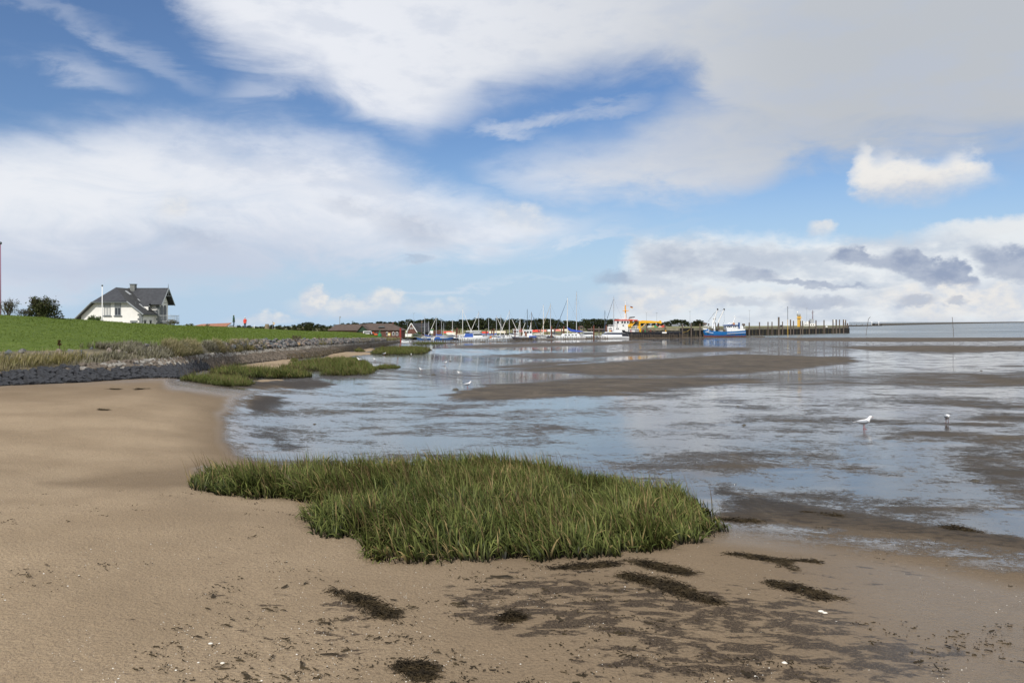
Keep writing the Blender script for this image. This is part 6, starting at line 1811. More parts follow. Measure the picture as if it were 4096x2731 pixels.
for k, (lb, px, d, L, hd, hm) in enumerate((('low blue boat under a navy cover behind the stakes at left', 1776, 258, 6.4, .1, M_HB), ('low navy boat between the cream mast and the rust posts', 1797, 260, 6.0, PI, M_HN),
                         ('dark blue boat with a white bow right of the blue cruiser', 1943, 268, 6.4, .15, M_HB), ('low dark boat before the shrimp cutter', 2086, 266, 6.8, PI, M_HN), ('white open boat with a red stripe left of the tall white mast', 1836, 262, 5.2, PI - .2, M_HW))):
    motorboat(lb, px, d, L, hd, hm, (-.2, .2, .10), canopy=(M_CVB if k in (0, 2) else None))
# ---- shrimp cutters
def cutter(label, px, d, L, head, hm, top_py, booms, house=(-.35, -.05), rub=None):
    B_ = Boat('fishing_boat', label, 'fishing boat', px, d, head)
    h = Z(top_py, d) - SEA; W_ = L * .3; fb = .10 * L
    ho = B_.part('hull', hull_mb(L, W_, fb * 1.9, fb, fb * 1.2, rake=.10), hm)
    a, b = house
    wh = B_.part('wheelhouse', cabin_mb(a * L, b * L, W_ * .7, W_ * .66, fb, fb + 2.3, .05, .02, .03), M_HW)
    for k in range(3):
        mb = MB(); x = a * L + .25 + k * (b - a) * L * .3
        for s in (1, -1): mb.box(x, x + (b - a) * L * .2, s * W_ * .345 - .03, s * W_ * .345 + .03, fb + 1.25, fb + 1.9)
        B_.part('window', mb, M_GLASS, wh)
    mb = MB(); mb.box(a * L - .15, b * L + .25, -W_ * .38, W_ * .38, fb + 2.3, fb + 2.42); B_.part('roof', mb, M_HW, wh)
    xm = .08 * L
    mb = MB(); mb.tube((xm, 0, fb), (xm, 0, h), .12, .08, 8); mast = B_.part('mast', mb, M_MW)
    mb = MB(); mb.tube((xm + 1.2, .5, fb), (xm, 0, h * .85), .07, .07, 6); mb.tube((xm + 1.2, -.5, fb), (xm, 0, h * .85), .07, .07, 6); mb.tube((xm, -.6, h * .7), (xm, .6, h * .7), .05, .05, 5); B_.part('mast_strut', mb, M_MW, mast)
    for (dx, zz) in booms:
        mb = MB(); mb.tube((xm + (.4 if dx > 0 else -.4), 0, fb + .6), (xm + dx, 0, zz * h), .10, .07, 8); bo = B_.part('outrigger', mb, M_MW)
        mb = MB(); mb.box(xm + dx - .14, xm + dx + .14, -.12, .12, zz * h - .18, zz * h + .25); B_.part('block', mb, M_DARK, bo)
        mb = MB(); mb.tube((xm, 0, h * .97), (xm + dx, 0, zz * h), .015, .015, 4); B_.part('stay', mb, M_MD, bo)
    return B_
cutter('white shrimp cutter with spread white outriggers and lattice mast', 2088, 288, 9.0, PI, M_HW, 1272, ((3.0, .96), (-2.0, .80)), (.12, .36))
B_ = cutter('white wheelhouse boat with brown door and a short white lattice mast', 2131, 274, 8.6, PI, M_HW, 1290, (), (.02, .40))
mb = MB(); mb.box(2.1, 2.7, 1.03, 1.10, .95, 2.5); B_.part('door', mb, mat('brown_door', (.22, .09, .05), .6))
mb = MB(); mb.box(-1.3, 1.3, .8, 1.35, .5, 1.2); B_.part('blue_tarpaulin', mb, M_CVB)
# ---- boats and gear laid up ashore
def upturned(label, px, py, d, L, m, m2=None, yaw=0.0):
    p = P(px, py, d); t = Thing('laid_up_boat', label, 'boat', p)
    M4 = Matrix.Translation(Vector(p)) @ Matrix.Rotation(yaw, 4, 'Z') @ Matrix.Rotation(PI, 4, 'X')
    t.part('hull', hull_mb(L, L * .24, .35, .25, .3, draft=.55, transom=.4).xf(M4), m)
    mb = MB(); mb.tube((-.5 * L, 0, .3), (.5 * L, 0, .3), .05, .05, 5); t.part('keel_strip', mb.xf(Matrix.Translation(Vector(p)) @ Matrix.Rotation(yaw, 4, 'Z')), m2 or m)
M_TRED = mat('red_canvas', (.60, .045, .03), .6); M_TCR = mat('cream_hull', (.68, .60, .48), .6)
upturned('red tarpaulin covered boat ashore left of the tall white mast', 1795, 1330, 330, 4.6, M_TRED, yaw=.1)
upturned('cream upturned boat ashore beside the red tarpaulin', 1808, 1334, 326, 4.8, M_TCR, yaw=-.1)
upturned('short red upturned boat on the bank, left of the long cream ones', 1942, 1331, 336, 3.0, M_TRED)
upturned('cream upturned boat on the bank right of the short red one', 1965, 1330, 337, 4.4, M_TCR)
upturned('long cream upturned boat on the bank above the dark sailboats', 2003, 1329, 338, 5.0, M_TCR)
upturned('long red upturned boat on the bank behind the shrimp cutter', 2120, 1325, 338, 9.0, M_TRED)
upturned('long cream and red upturned boat on the bank right of the bright mast', 2168, 1324, 339, 6.0, mat('pink_hull', (.62, .22, .17), .6))
upturned('white upturned boat on the bank left of the red and white one', 2205, 1323, 339, 4.4, M_HW)
upturned('faded red upturned boat on the bank behind the striped jib', 2232, 1322, 339, 4.4, mat('pink_hull', (.62, .22, .17), .6))
upturned('pale upturned boat at the right end of the bank row', 2255, 1321, 339, 4.2, M_TCR)
upturned('white upturned boat behind the blue sail cover', 2318, 1343, 312, 7.0, M_TCR)
# ---- pontoon and gangway of the marina
t = Thing('gangway', 'grey gangway sloping down to the marina pontoon', 'gangway', P(1640, 1352, 250))
A_, B2 = Vector(P(1655, 1346, 250)), Vector(P(1705, 1357, 256))
mb = MB(); mb.slab([A_, B2, B2 + Vector((.2, 1.3, 0)), A_ + Vector((.2, 1.3, 0))], .15); t.part('deck', mb, M_GALV)
for o_ in (Vector((0, 0, 0)), Vector((.2, 1.3, 0))):
    mb = MB(); mb.tube(A_ + o_ + Vector((0, 0, .9)), B2 + o_ + Vector((0, 0, .9)), .05, .05, 5)
    for k in range(7):
        q = A_ + o_ + (B2 - A_) * (k / 6); mb.tube(q, q + Vector((0, 0, .9)), .03, .03, 4)
    t.part('railing', mb, M_GALV)
t = Thing('pontoon', 'long grey floating pontoon between the moored boats', 'pontoon', (X(1850, 271), 271, SEA))
for k in range(12):
    x0 = X(1700, 271) + k * 4.05; mb = MB(); mb.box(x0, x0 + 3.95, 270.2, 272, SEA - .2, SEA + .45); t.part('pontoon_section', mb, M_GALV)
# white and green board
t = Thing('harbour_board', 'white notice board with a green top between the posts', 'sign', (X(1726, 258), 258, SEA))
mb = MB(); mb.box(X(1722, 258), X(1732, 258), 257.9, 258, Z(1334, 258), Z(1322, 258)); t.part('board', mb, M_POLEW)
mb = MB(); mb.box(X(1722, 258), X(1732, 258), 257.88, 258, Z(1321.8, 258), Z(1318, 258)); t.part('green_top', mb, M_GREEN)
for px in (1724, 1730):
    mb = MB(); mb.tube((X(px, 258), 258.1, SEA - .5), (X(px, 258), 258.1, Z(1319, 258)), .06, .06, 6); t.part('post', mb, M_GALV)

# ================================================================== the working ship with the yellow crane
M_SHW = mat('ship_white', (.78, .77, .74), .4)
M_SHK = mat('ship_black', (.018, .019, .024), .45)
M_SHR = mat('ship_red', (.55, .05, .03), .5)
M_CRN = mat('crane_yellow', (.75, .40, .015), .45)
def ship():
    d = 299.0
    t = Thing('working_ship', 'black and white buoy ship with an orange mast and a yellow deck crane', 'ship', (X(2575, d), d, SEA))
    def bx(a, b, top, bot, y0=-3.0, y1=3.0): return MB().box(X(a, d), X(b, d), d + y0, d + y1, Z(bot, d), Z(top, d))
    # hull: bow to the left
    L_ = X(2722, d) - X(2424, d)
    mb = hull_mb(L_, 7.2, Z(1320, d) - SEA, Z(1328, d) - SEA, Z(1326, d) - SEA, draft=1.2, transom=.9, n=17, rake=.05)
    mb.xf(Matrix.Translation(Vector((X(2573, d), d, SEA))) @ Matrix.Rotation(PI, 4, 'Z'))
    ho = t.part('hull', mb, M_SHK)
    mb = MB(); z0, z1 = Z(1327.5, d), Z(1319.5, d)
    mb.prism([(X(2441, d), z0), (X(2500, d), z0), (X(2494, d), z1), (X(2446, d), z1)], d - 3.02, d + 3.02); t.part('bulwark', mb, M_SHK, ho)
    for a, m in ((2433, mat('flag_gold', (.75, .55, .03), .5)), (2437, M_SHR), (2441, mat('hull_stripe_black', (.02, .02, .02), .5)), (2444.5, M_SHW)):
        mb = MB(); mb.prism([(X(a, d), Z(1320, d)), (X(a + 3, d), Z(1320, d)), (X(a + 7.5, d), Z(1333, d)), (X(a + 4.5, d), Z(1333, d))], d - 3.25, d - 2.4); t.part('bow_stripe', mb, m, ho)
    mb = bx(2641, 2659, 1327, 1332.5, -3.72, -3.64); t.part('name_board', mb, M_SHW, ho)
    # superstructure
    def house(name, a, b, top, bot, m=M_SHW, y=2.6): return t.part(name, bx(a, b, top, bot, -y, y), m)
    house('foredeck_house', 2429, 2508, 1306, 1328)
    for k in range(18):
        pass
    mb = MB()
    for k in range(9):
        x = X(2430 + k * 3.5, d); mb.tube((x, d - 2.6, Z(1306, d)), (x, d - 2.6, Z(1298.5, d)), .03, .03, 4)
    for z in (1298.5, 1302): mb.tube((X(2430, d), d - 2.6, Z(z, d)), (X(2458, d), d - 2.6, Z(z, d)), .035, .035, 4)
    t.part('railing', mb, M_SHW)
    mid = house('bridge_base', 2458, 2508, 1296, 1305.9)
    for a, b in ((2432, 2435), (2437, 2439.5), (2441, 2444), (2462, 2464.5), (2468.5, 2471.5)):
        t.part('porthole', bx(a, b, 1312, 1317, -2.64, -2.605), M_GLASS)
    # bridge with outward sloping windows
    mb = MB(); mb.prism([(X(2459.5, d), Z(1296, d)), (X(2512, d), Z(1296, d)), (X(2514, d), Z(1283, d)), (X(2458, d), Z(1283, d))], d - 2.7, d + 2.7); br = t.part('bridge', mb, M_SHW)
    for a, b in ((2463.5, 2472), (2481, 2488.5), (2491, 2499.5), (2503, 2511)):
        mb = MB(); mb.prism([(X(a + .8, d), Z(1293, d)), (X(b - .8, d), Z(1293, d)), (X(b, d), Z(1285, d)), (X(a, d), Z(1285, d))], d - 2.76, d - 2.705); t.part('bridge_window', mb, M_GLASS, br)
    t.part('porthole', bx(2475.5, 2477.5, 1286.5, 1289, -2.76, -2.705), M_GLASS, br)
    t.part('roof_band', bx(2457, 2546, 1278.5, 1282.9, -2.85, 2.85), M_SHR, br)
    t.part('crest_board', bx(2486.5, 2491, 1299, 1305, -2.66, -2.605), M_SHK)
    t.part('aft_house', bx(2508.1, 2551, 1317, 1327.6, -2.55, 2.5), M_SHW)
    t.part('aft_deck', bx(2507, 2553, 1315.2, 1316.9, -2.9, 2.9), M_SHW)
    for a in (2509, 2515): t.part('porthole', bx(a, a + 3, 1320, 1325, -2.6, -2.555), M_GLASS)
    mb = MB(); c = Vector((X(2520, d), d - 2.62, Z(1324, d)))
    for k in range(12):
        a0, a1 = 2 * PI * k / 12, 2 * PI * (k + 1) / 12
        mb.tube(c + Vector((math.cos(a0) * .33, 0, math.sin(a0) * .33)), c + Vector((math.cos(a1) * .33, 0, math.sin(a1) * .33)), .07, .07, 5, False)
    t.part('lifebuoy', mb, M_SHR)
    t.part('aft_shelter', bx(2535, 2550.5, 1318.5, 1327, -2.6, -2.552), mat('shelter_grey', (.28, .28, .27), .7))
    # roof gear
    rg_ = random.Random(3)
    for k in range(9):
        x = X(2463 + k * 5.2, d); mb = MB(); r = rg_.uniform(.12, .24); mb.tube((x, d - 1 + rg_.uniform(-.8, .8), Z(1278.4, d)), (x, d - 1, Z(1276, d)), .05, .05, 5); mb.ball((x, d - 1, Z(1275.2, d)), r, r, r); t.part('deck_fitting', mb, M_SHW)
    mb = MB()
    for k in range(8):
        x = X(2500 + k * 6, d); mb.tube((x, d - 2.7, Z(1278.4, d)), (x, d - 2.7, Z(1270, d)), .025, .025, 4)
    mb.tube((X(2500, d), d - 2.7, Z(1270, d)), (X(2542, d), d - 2.7, Z(1270, d)), .03, .03, 4); t.part('railing', mb, M_SHW)
    # mast
    mb = MB(); mb.tube((X(2503, d), d, Z(1280, d)), (X(2501, d), d, Z(1220, d)), .32, .22, 10); ms = t.part('mast', mb, mat('mast_orange', (.72, .33, .03), .5))
    mb = MB(); mb.tube((X(2500, d), d - .5, Z(1280, d)), (X(2500, d), d - .5, Z(1253, d)), .27, .27, 10); t.part('funnel_pipe', mb, M_SHW, ms)
    mb = MB(); mb.box(X(2491, d), X(2514, d), d - .6, d + .6, Z(1244, d), Z(1241.5, d)); mb.tube((X(2501, d), d, Z(1222, d)), (X(2517, d), d, Z(1221.5, d)), .05, .05, 5); t.part('crosstree', mb, MATS['mast_orange'], ms)
    mb = MB()
    for px, a, b in ((2493, 1241, 1231), (2512, 1241, 1235)): mb.tube((X(px, d), d, Z(a, d)), (X(px, d), d, Z(b, d)), .07, .05, 5); mb.ball((X(px, d), d, Z(b, d)), .2, .2, .2)
    t.part('signal_light', mb, M_SHW, ms)
    mb = MB(); mb.tube((X(2501, d), d, Z(1220, d)), (X(2502, d), d, Z(1209, d)), .14, .06, 6); mb.ball((X(2502, d), d, Z(1208, d)), .18, .18, .2); mb.tube((X(2496, d), d, Z(1206.5, d)), (X(2508, d), d, Z(1206.5, d)), .025, .025, 4); t.part('topmast', mb, M_SHW, ms)
    fx, fz = X(2521, d), Z(1224.5, d)
    for k, m in enumerate((mat('flag_black', (.02, .02, .02), .7), mat('flag_red', (.5, .04, .03), .7), mat('flag_gold', (.75, .55, .03), .5))):
        mb = MB(); zo = -k * .2; mb.slab([(fx, d, fz + zo), (fx + .5, d + .12, fz + zo - .12), (fx + .95, d, fz + zo - .26), (fx + .95, d, fz + zo - .455), (fx + .5, d + .12, fz + zo - .315), (fx, d, fz + zo - .195)], .02); t.part('flag_band', mb, m, ms)
    mb = MB(); mb.tube((X(2517, d), d, Z(1221.5, d)), (X(2521, d), d, Z(1224.5, d)), .02, .02, 4); t.part('halyard', mb, M_SHW, ms)
    # funnel, aft structures
    t.part('funnel', bx(2514.5, 2528, 1277, 1305, -1.6, 1.0), M_CRN)
    mb = MB(); mb.prism([(X(2515, d), Z(1274, d)), (X(2534, d), Z(1271, d)), (X(2538, d), Z(1266.5, d)), (X(2520, d), Z(1267, d))], d - 2, d + 1); t.part('funnel_hood', mb, M_SHK)
    t.part('funnel_base', bx(2516, 2536, 1274.1, 1276.9, -1.9, 1.2), M_SHW)
    mb = MB(); mb.tube((X(2519, d), d - 2, Z(1310, d)), (X(2537, d), d - 2, Z(1287, d)), .16, .14, 8); mb.tube((X(2519, d), d - 2, Z(1310, d)), (X(2517, d), d - 2, Z(1316, d)), .16, .16, 8); t.part('davit', mb, M_CRN)
    mb = MB(); mb.ball((X(2513, d), d - 2.3, Z(1302, d)), .75, .5, .65); t.part('rescue_boat', mb, M_CRN)
    mb = MB()
    for px in (2524, 2531, 2539, 2546): mb.tube((X(px, d), d - 2.7, Z(1315, d)), (X(px, d), d - 2.7, Z(1305, d)), .05, .05, 5)
    mb.tube((X(2520, d), d - 2.7, Z(1305, d)), (X(2550, d), d - 2.7, Z(1305, d)), .04, .04, 5); t.part('railing', mb, M_SHW)
    t.part('winch', bx(2535, 2543, 1301, 1313, -1.8, .2), mat('shelter_grey', (.28, .28, .27), .7))
    # crane
    mb = MB(); mb.tube((X(2559.5, d), d, Z(1328, d)), (X(2559.5, d), d, Z(1313.5, d)), .58, .55, 14); cr = t.part('crane_pedestal', mb, M_CRN)
    mb = MB(); mb.prism([(X(2549, d), Z(1313.4, d)), (X(2560.5, d), Z(1313.4, d)), (X(2561, d), Z(1292.5, d)), (X(2566, d), Z(1284, d)), (X(2556, d), Z(1283, d)), (X(2554, d), Z(1296, d)), (X(2549, d), Z(1297, d))], d - .55, d + .55); t.part('crane_tower', mb, M_CRN)
    mb = MB(); mb.prism([(X(2556, d), Z(1284, d)), (X(2570, d), Z(1281.5, d)), (X(2600, d), Z(1282.5, d)), (X(2636, d), Z(1285.5, d)), (X(2636, d), Z(1291, d)), (X(2600, d), Z(1292, d)), (X(2562, d), Z(1292.4, d))], d - .45, d + .45); bm_ = t.part('crane_jib', mb, M_CRN)
    mb = MB(); mb.prism([(X(2634, d), Z(1286, d)), (X(2640, d), Z(1281, d)), (X(2645, d), Z(1284, d)), (X(2646, d), Z(1293, d)), (X(2641, d), Z(1294.5, d)), (X(2634, d), Z(1291, d))], d - .5, d + .5); t.part('jib_head', mb, M_CRN, bm_)
    mb = MB(); mb.tube((X(2563, d), d, Z(1311.5, d)), (X(2587, d), d, Z(1292.5, d)), .17, .13, 8); t.part('luffing_ram', mb, M_CRN)
    t.part('operator_cage', bx(2538, 2553.5, 1282, 1291, -.8, .8), mat('cage_brown', (.24, .15, .06), .7))
    mb = MB(); mb.tube((X(2628, d), d, Z(1291, d)), (X(2628, d), d, Z(1300, d)), .03, .03, 4); mb.ball((X(2628, d), d, Z(1302, d)), .2, .2, .38); t.part('hook', mb, M_SHR)
    # cargo on the after deck
    for k, (a, b, tp, bt, m) in enumerate(((2569, 2576, 1316, 1328, M_RUST), (2578, 2584, 1319, 1328, mat('deck_green', (.03, .14, .06), .7)), (2586, 2594, 1314, 1328, M_STK), (2598, 2607, 1318, 1328, M_RUST), (2612, 2622, 1320, 1328, M_STK), (2561, 2568, 1322, 1328, MATS['deck_green']))):
        mb = MB(); xx = X((a + b) / 2, d); w = X(b, d) - X(a, d); mb.loft([[(xx + w / 2 * r * math.cos(q), d + w / 2 * r * math.sin(q), Z(bt, d) + (Z(tp, d) - Z(bt, d)) * z) for q in [2 * PI * j / 10 for j in range(10)]] for r, z in ((.9, 0), (1, .3), (.95, .75), (.5, 1))]); t.part('deck_gear', mb, m)
    mb = MB(); mb.tube((X(2662, d), d - 1, Z(1328, d)), (X(2661, d), d - 1, Z(1318, d)), .1, .1, 6); mb.tube((X(2658, d), d - 1, Z(1328, d)), (X(2662, d), d - 1, Z(1319, d)), .06, .06, 5); t.part('bollard', mb, M_CRN)
    mb = MB(); mb.path([(X(2701, d), d - 2.5, Z(1328, d)), (X(2730, d), d - .5, Z(1330, d)), (X(2760, d), d + 4, Z(1325, d)), (X(2790, d), d + 12, Z(1316, d))], .06, 5); t.part('mooring_rope', mb, mat('rope_yellow', (.45, .30, .05), .8))
ship()

# ================================================================== the blue fishing boat
def trawler():
    d = 317.0
    t = Thing('fishing_trawler', 'bright blue fishing boat with white bow rail and raised white booms', 'fishing boat', (X(2893, d), d, SEA))
    L_ = X(2977, d) - X(2806, d)
    M_B = mat('trawler_blue', (.008, .125, .36), .35, coat=.3)
    mb = hull_mb(L_, 5.4, Z(1315, d) - SEA, Z(1326.5, d) - SEA, Z(1321, d) - SEA, draft=.6, transom=.8, n=17, rake=.09)
    mb.xf(Matrix.Translation(Vector((X(2891.5, d), d, SEA))) @ Matrix.Rotation(PI, 4, 'Z')); ho = t.part('hull', mb, M_B)
    def bx(a, b, top, bot, y0, y1): return MB().box(X(a, d), X(b, d), d + y0, d + y1, Z(bot, d), Z(top, d))
    mb = hull_mb(L_ * .985, 5.38, .5, .42, .42, draft=.2, transom=.8, n=17, rake=.03); mb.xf(Matrix.Translation(Vector((X(2893, d), d, SEA))) @ Matrix.Rotation(PI, 4, 'Z') @ Matrix.Diagonal((1.0, 1.012, 1, 1)))
    t.part('boot_top', mb, mat('antifoul_red', (.36, .05, .06), .6), ho)
    mb = MB(); mb.prism([(X(2806, d), Z(1316.5, d)), (X(2838, d), Z(1322.5, d)), (X(2833, d), Z(1316.5, d)), (X(2822, d), Z(1312.5, d)), (X(2808, d), Z(1312.5, d))], d - .9, d + .9); t.part('bow_bulwark', mb, M_HW, ho)
    for a, b, z0, z1 in ((2813, 2846, 1326.5, 1331.5), (2901, 2974, 1334, 1329.5)):
        mb = MB(); mb.tube((X(a, d), d - 2.78, Z(z0, d)), (X(b, d), d - 2.78, Z(z1, d)), .09, .09, 5); t.part('rubbing_strake', mb, M_HW, ho)
    for px in (2822, 2826, 2829): t.part('registration_mark', bx(px - 1, px + 1.2, 1323.2, 1326, -2.5, -2.3), M_HW, ho)
    # raised stern bulwark and wheelhouse
    mb = MB(); mb.prism([(X(2920, d), Z(1325.5, d)), (X(2973, d), Z(1321, d)), (X(2974, d), Z(1315.5, d)), (X(2918, d), Z(1315, d))], d - 2.45, d + 2.45); t.part('stern_house', mb, M_HW)
    mb = MB(); mb.prism([(X(2903, d), Z(1325.8, d)), (X(2919.8, d), Z(1325.4, d)), (X(2917.8, d), Z(1315, d)), (X(2944, d), Z(1315, d)), (X(2944, d), Z(1302.5, d)), (X(2899, d), Z(1302.5, d))], d - 2.1, d + 2.1); wh = t.part('wheelhouse', mb, M_HW)
    mb = MB(); mb.prism([(X(2896, d), Z(1302.4, d)), (X(2950, d), Z(1302.4, d)), (X(2946, d), Z(1299, d)), (X(2900, d), Z(1299, d))], d - 2.4, d + 2.4); t.part('roof', mb, mat('roof_navy', (.02, .07, .22), .5), wh)
    for a in (2903.5, 2910, 2916.5, 2927, 2934.5): t.part('window', bx(a, a + 4.5, 1304, 1309.5, -2.16, -2.105), M_GLASS, wh)
    mb = MB(); mb.path([(X(2932, d), d, Z(1300, d)), (X(2934, d), d, Z(1288, d)), (X(2941, d), d, Z(1269, d))], .2, 8); mb.tube((X(2931, d), d, Z(1268.5, d)), (X(2946, d), d, Z(1268, d)), .06, .06, 5); mb.ball((X(2938, d), d, Z(1264.5, d)), .22, .22, .22); t.part('aft_mast', mb, M_HW)
    t.part('mast_foot', bx(2926, 2938, 1291, 1299, -.7, .7), mat('mast_foot_brown', (.45, .22, .1), .6))
    mb = MB()
    for k in range(4): mb.ball((X(2911 + k * 5, d), d - .8, Z(1296 - (k % 2) * 2, d)), .35, .35, .35)
    t.part('roof_gear', mb, M_HW)
    t.part('exhaust', bx(2953, 2958, 1290, 1303, -.6, .3), mat('roof_navy', (.02, .07, .22), .5))
    for a, m in ((2942, M_HW), (2949, M_HB), (2956, M_HW), (2962, M_HW)): t.part('deck_locker', bx(a, a + 5.5, 1304 if m is M_HW else 1301, 1314.9, -1.6, .5), m)
    mb = MB()
    for k in range(9): mb.tube((X(2922 + k * 6.4, d), d - 2.4, Z(1315.4, d)), (X(2922 + k * 6.4, d), d - 2.4, Z(1309, d)), .035, .035, 4)
    mb.tube((X(2922, d), d - 2.4, Z(1309, d)), (X(2974, d), d - 2.4, Z(1309, d)), .04, .04, 4); t.part('stern_rail', mb, M_HW)
    mb = MB()
    for k in range(8): mb.tube((X(2808 + k * 5, d), d - 1.2, Z(1313, d)), (X(2808 + k * 5, d), d - 1.2, Z(1306.5, d)), .04, .04, 4)
    mb.tube((X(2808, d), d - 1.2, Z(1306.5, d)), (X(2845, d), d - 1.2, Z(1306.5, d)), .04, .04, 4); t.part('bow_rail', mb, M_HW)
    # gallows, mast and the two raised booms
    mb = MB(); mb.tube((X(2856, d), d, Z(1325, d)), (X(2856, d), d, Z(1250, d)), .16, .09, 8); mb.box(X(2841, d), X(2866, d), d - .12, d + .12, Z(1271.5, d), Z(1269.5, d)); mast = t.part('mast', mb, M_HW)
    mb = MB(); mb.tube((X(2847, d), d - .9, Z(1313, d)), (X(2852, d), d - .3, Z(1276, d)), .22, .16, 8); mb.tube((X(2831, d), d, Z(1312, d)), (X(2850, d), d, Z(1276, d)), .07, .07, 6); mb.tube((X(2857, d), d - .9, Z(1324, d)), (X(2858, d), d, Z(1280, d)), .2, .14, 8); t.part('mast_leg', mb, M_HW, mast)
    mb = MB(); mb.box(X(2853, d), X(2863, d), d - .3, d + .3, Z(1279, d), Z(1273, d)); t.part('winch_block', mb, M_GALV, mast)
    for (a, b, c, e, nm) in ((2853, 1291, 2868, 1238, 'boom'), (2871, 1291, 2894, 1238, 'boom')):
        mb = MB(); mb.tube((X(a, d), d - .6, Z(b, d)), (X(c, d), d - .6, Z(e, d)), .22, .18, 10); bo = t.part(nm, mb, M_MW)
        mb = MB(); mb.box(X(c - 1.5, d), X(c + 3, d), d - .9, d - .3, Z(e + 3, d), Z(e - 4, d)); t.part('boom_head', mb, M_DARK, bo)
    mb = MB(); mb.path([(X(2872, d), d - .6, Z(1291, d)), (X(2866, d), d - .6, Z(1310, d))], .12, 6)
    for a in ((2894, 1238, 2896, 1284), (2896, 1284, 2888, 1302), (2868, 1238, 2831, 1284), (2856, 1250, 2822, 1302), (2856, 1252, 2894, 1238), (2894, 1240, 2872, 1272)):
        mb.tube((X(a[0], d), d - .5, Z(a[1], d)), (X(a[2], d), d - .5, Z(a[3], d)), .03, .03, 4)
    t.part('rigging', mb, M_MD)
    t.part('net_gear', bx(2876, 2888, 1320, 1326, -1.5, .5), mat('net_grey', (.33, .31, .28), .9)); t.part('net_drum', bx(2891, 2899, 1318, 1326.5, -1, .5), M_STK)
    mb = MB(); mb.tube((X(2840, d), d - 2.0, Z(1324, d)), (X(2856, d), d - 2.0, Z(1317, d)), .1, .1, 6); t.part('davit', mb, M_STK)
    mb = MB(); mb.prism([(X(2821, d), Z(1322, d)), (X(2829, d), Z(1323, d)), (X(2824, d), Z(1312, d))], d - 2.35, d - 2.2); t.part('bow_wedge', mb, M_B)
trawler()

# ---- the grey pilot boat behind the quay
d = 436.0
t = Thing('pilot_ship', 'white topped ship with a tall dark mast moored behind the quay end', 'ship', (X(3240, d), d, SEA))
mb = hull_mb(9.5, 4.5, Z(1302, d) - SEA, Z(1304, d) - SEA, Z(1304, d) - SEA); mb.xf(Matrix.Translation(Vector((X(3238, d), d, SEA)))); t.part('hull', mb, M_SHK)
def bxx(a, b, top, bot, y0=-1.5, y1=1.5): return MB().box(X(a, d), X(b, d), d + y0, d + y1, Z(bot, d), Z(top, d))
t.part('deckhouse', bxx(3213, 3262, 1294, 1304), M_SHW)
wh = t.part('wheelhouse', bxx(3222, 3236, 1287, 1293.9, -1.2, 1.2), M_SHW)
for a in (3215, 3222, 3240, 3248): t.part('window', bxx(a, a + 3.5, 1297, 1301, -1.56, -1.51), M_GLASS)
t.part('funnel', bxx(3240, 3253, 1276, 1293.9, -1, 1), M_HG)
mb = MB(); mb.tube((X(3251, d), d, Z(1294, d)), (X(3251, d), d, Z(1240, d)), .26, .14, 8); ms = t.part('mast', mb, mat('mast_maroon', (.12, .06, .07), .6))
mb = MB()
for z, a, b in ((1249, 3246, 3258), (1253, 3246, 3253), (1269, 3247, 3252)): mb.tube((X(a, d), d, Z(z, d)), (X(b, d), d, Z(z, d)), .08, .08, 5)
t.part('yard', mb, MATS['mast_maroon'], ms)
for px in (3215, 3228):
    mb = MB(); mb.tube((X(px, d), d, Z(1294, d)), (X(px, d), d, Z(1289, d)), .12, .12, 6); mb.ball((X(px, d), d, Z(1287, d)), .35, .35, .35); t.part('radar_dome', mb, M_SHW)

# ================================================================== far jetty, causeway
t = Thing('far_jetty', 'low dark jetty running out beyond the quay end, with two white lights', 'jetty', (X(3460, 1150), 1150, SEA))
mb = MB(); A_, B2 = Vector((X(3380, 1020), 1020, 0)), Vector((X(3526, 1190), 1190, 0)); 
mb.slab([A_ + Vector((0, 0, -3.0)), B2 + Vector((0, 0, -2.9)), B2 + Vector((0, 5, -2.9)), A_ + Vector((0, 5, -3.0))], .8); t.part('deck', mb, M_STK)
for k in range(22):
    q = A_ + (B2 - A_) * (k / 21); mb = MB(); mb.tube(q + Vector((0, -.3, SEA - 1)), q + Vector((0, -.3, -2.9 + (1.4 if k % 3 == 0 else .3))), .45, .45, 6); t.part('pile', mb, M_DARK if k > 17 else M_STK)
mb = MB(); mb.slab([A_ + Vector((0, 1, -3.2)), B2 + Vector((0, 1, -3.2)), B2 + Vector((0, 1, SEA - .5)), A_ + Vector((0, 1, SEA - .5))], .3); t.part('skirt', mb, M_DARK)
for px in (3487, 3515):
    dd_ = 1150; mb = MB(); x = X(px, dd_); mb.tube((x, dd_, -3), (x, dd_, Z(1291, dd_)), .35, .3, 6); mb.ball((x, dd_, Z(1290, dd_)), .9, .9, 1.1); t.part('light', mb, M_POLEW)
rows = []
cw = [(3500, 1303.2, 1200), (3560, 1301.8, 1320), (3700, 1298.5, 1750), (3850, 1295, 2500), (4000, 1292.3, 3900), (4120, 1290.5, 6000), (4400, 1289, 9500)]
for off, up in ((0, 0), (0, 2.3), (12, 2.3), (12, 0)):
    rows.append([(X(px, dd_), dd_ + off, SEA - .2 + up * (1 + dd_ / 2500)) for px, py, dd_ in cw])
sheet('causeway', np.array(rows), mat('causeway_stone', (.10, .09, .075), .95), 'thin dark causeway along the horizon over the sea')

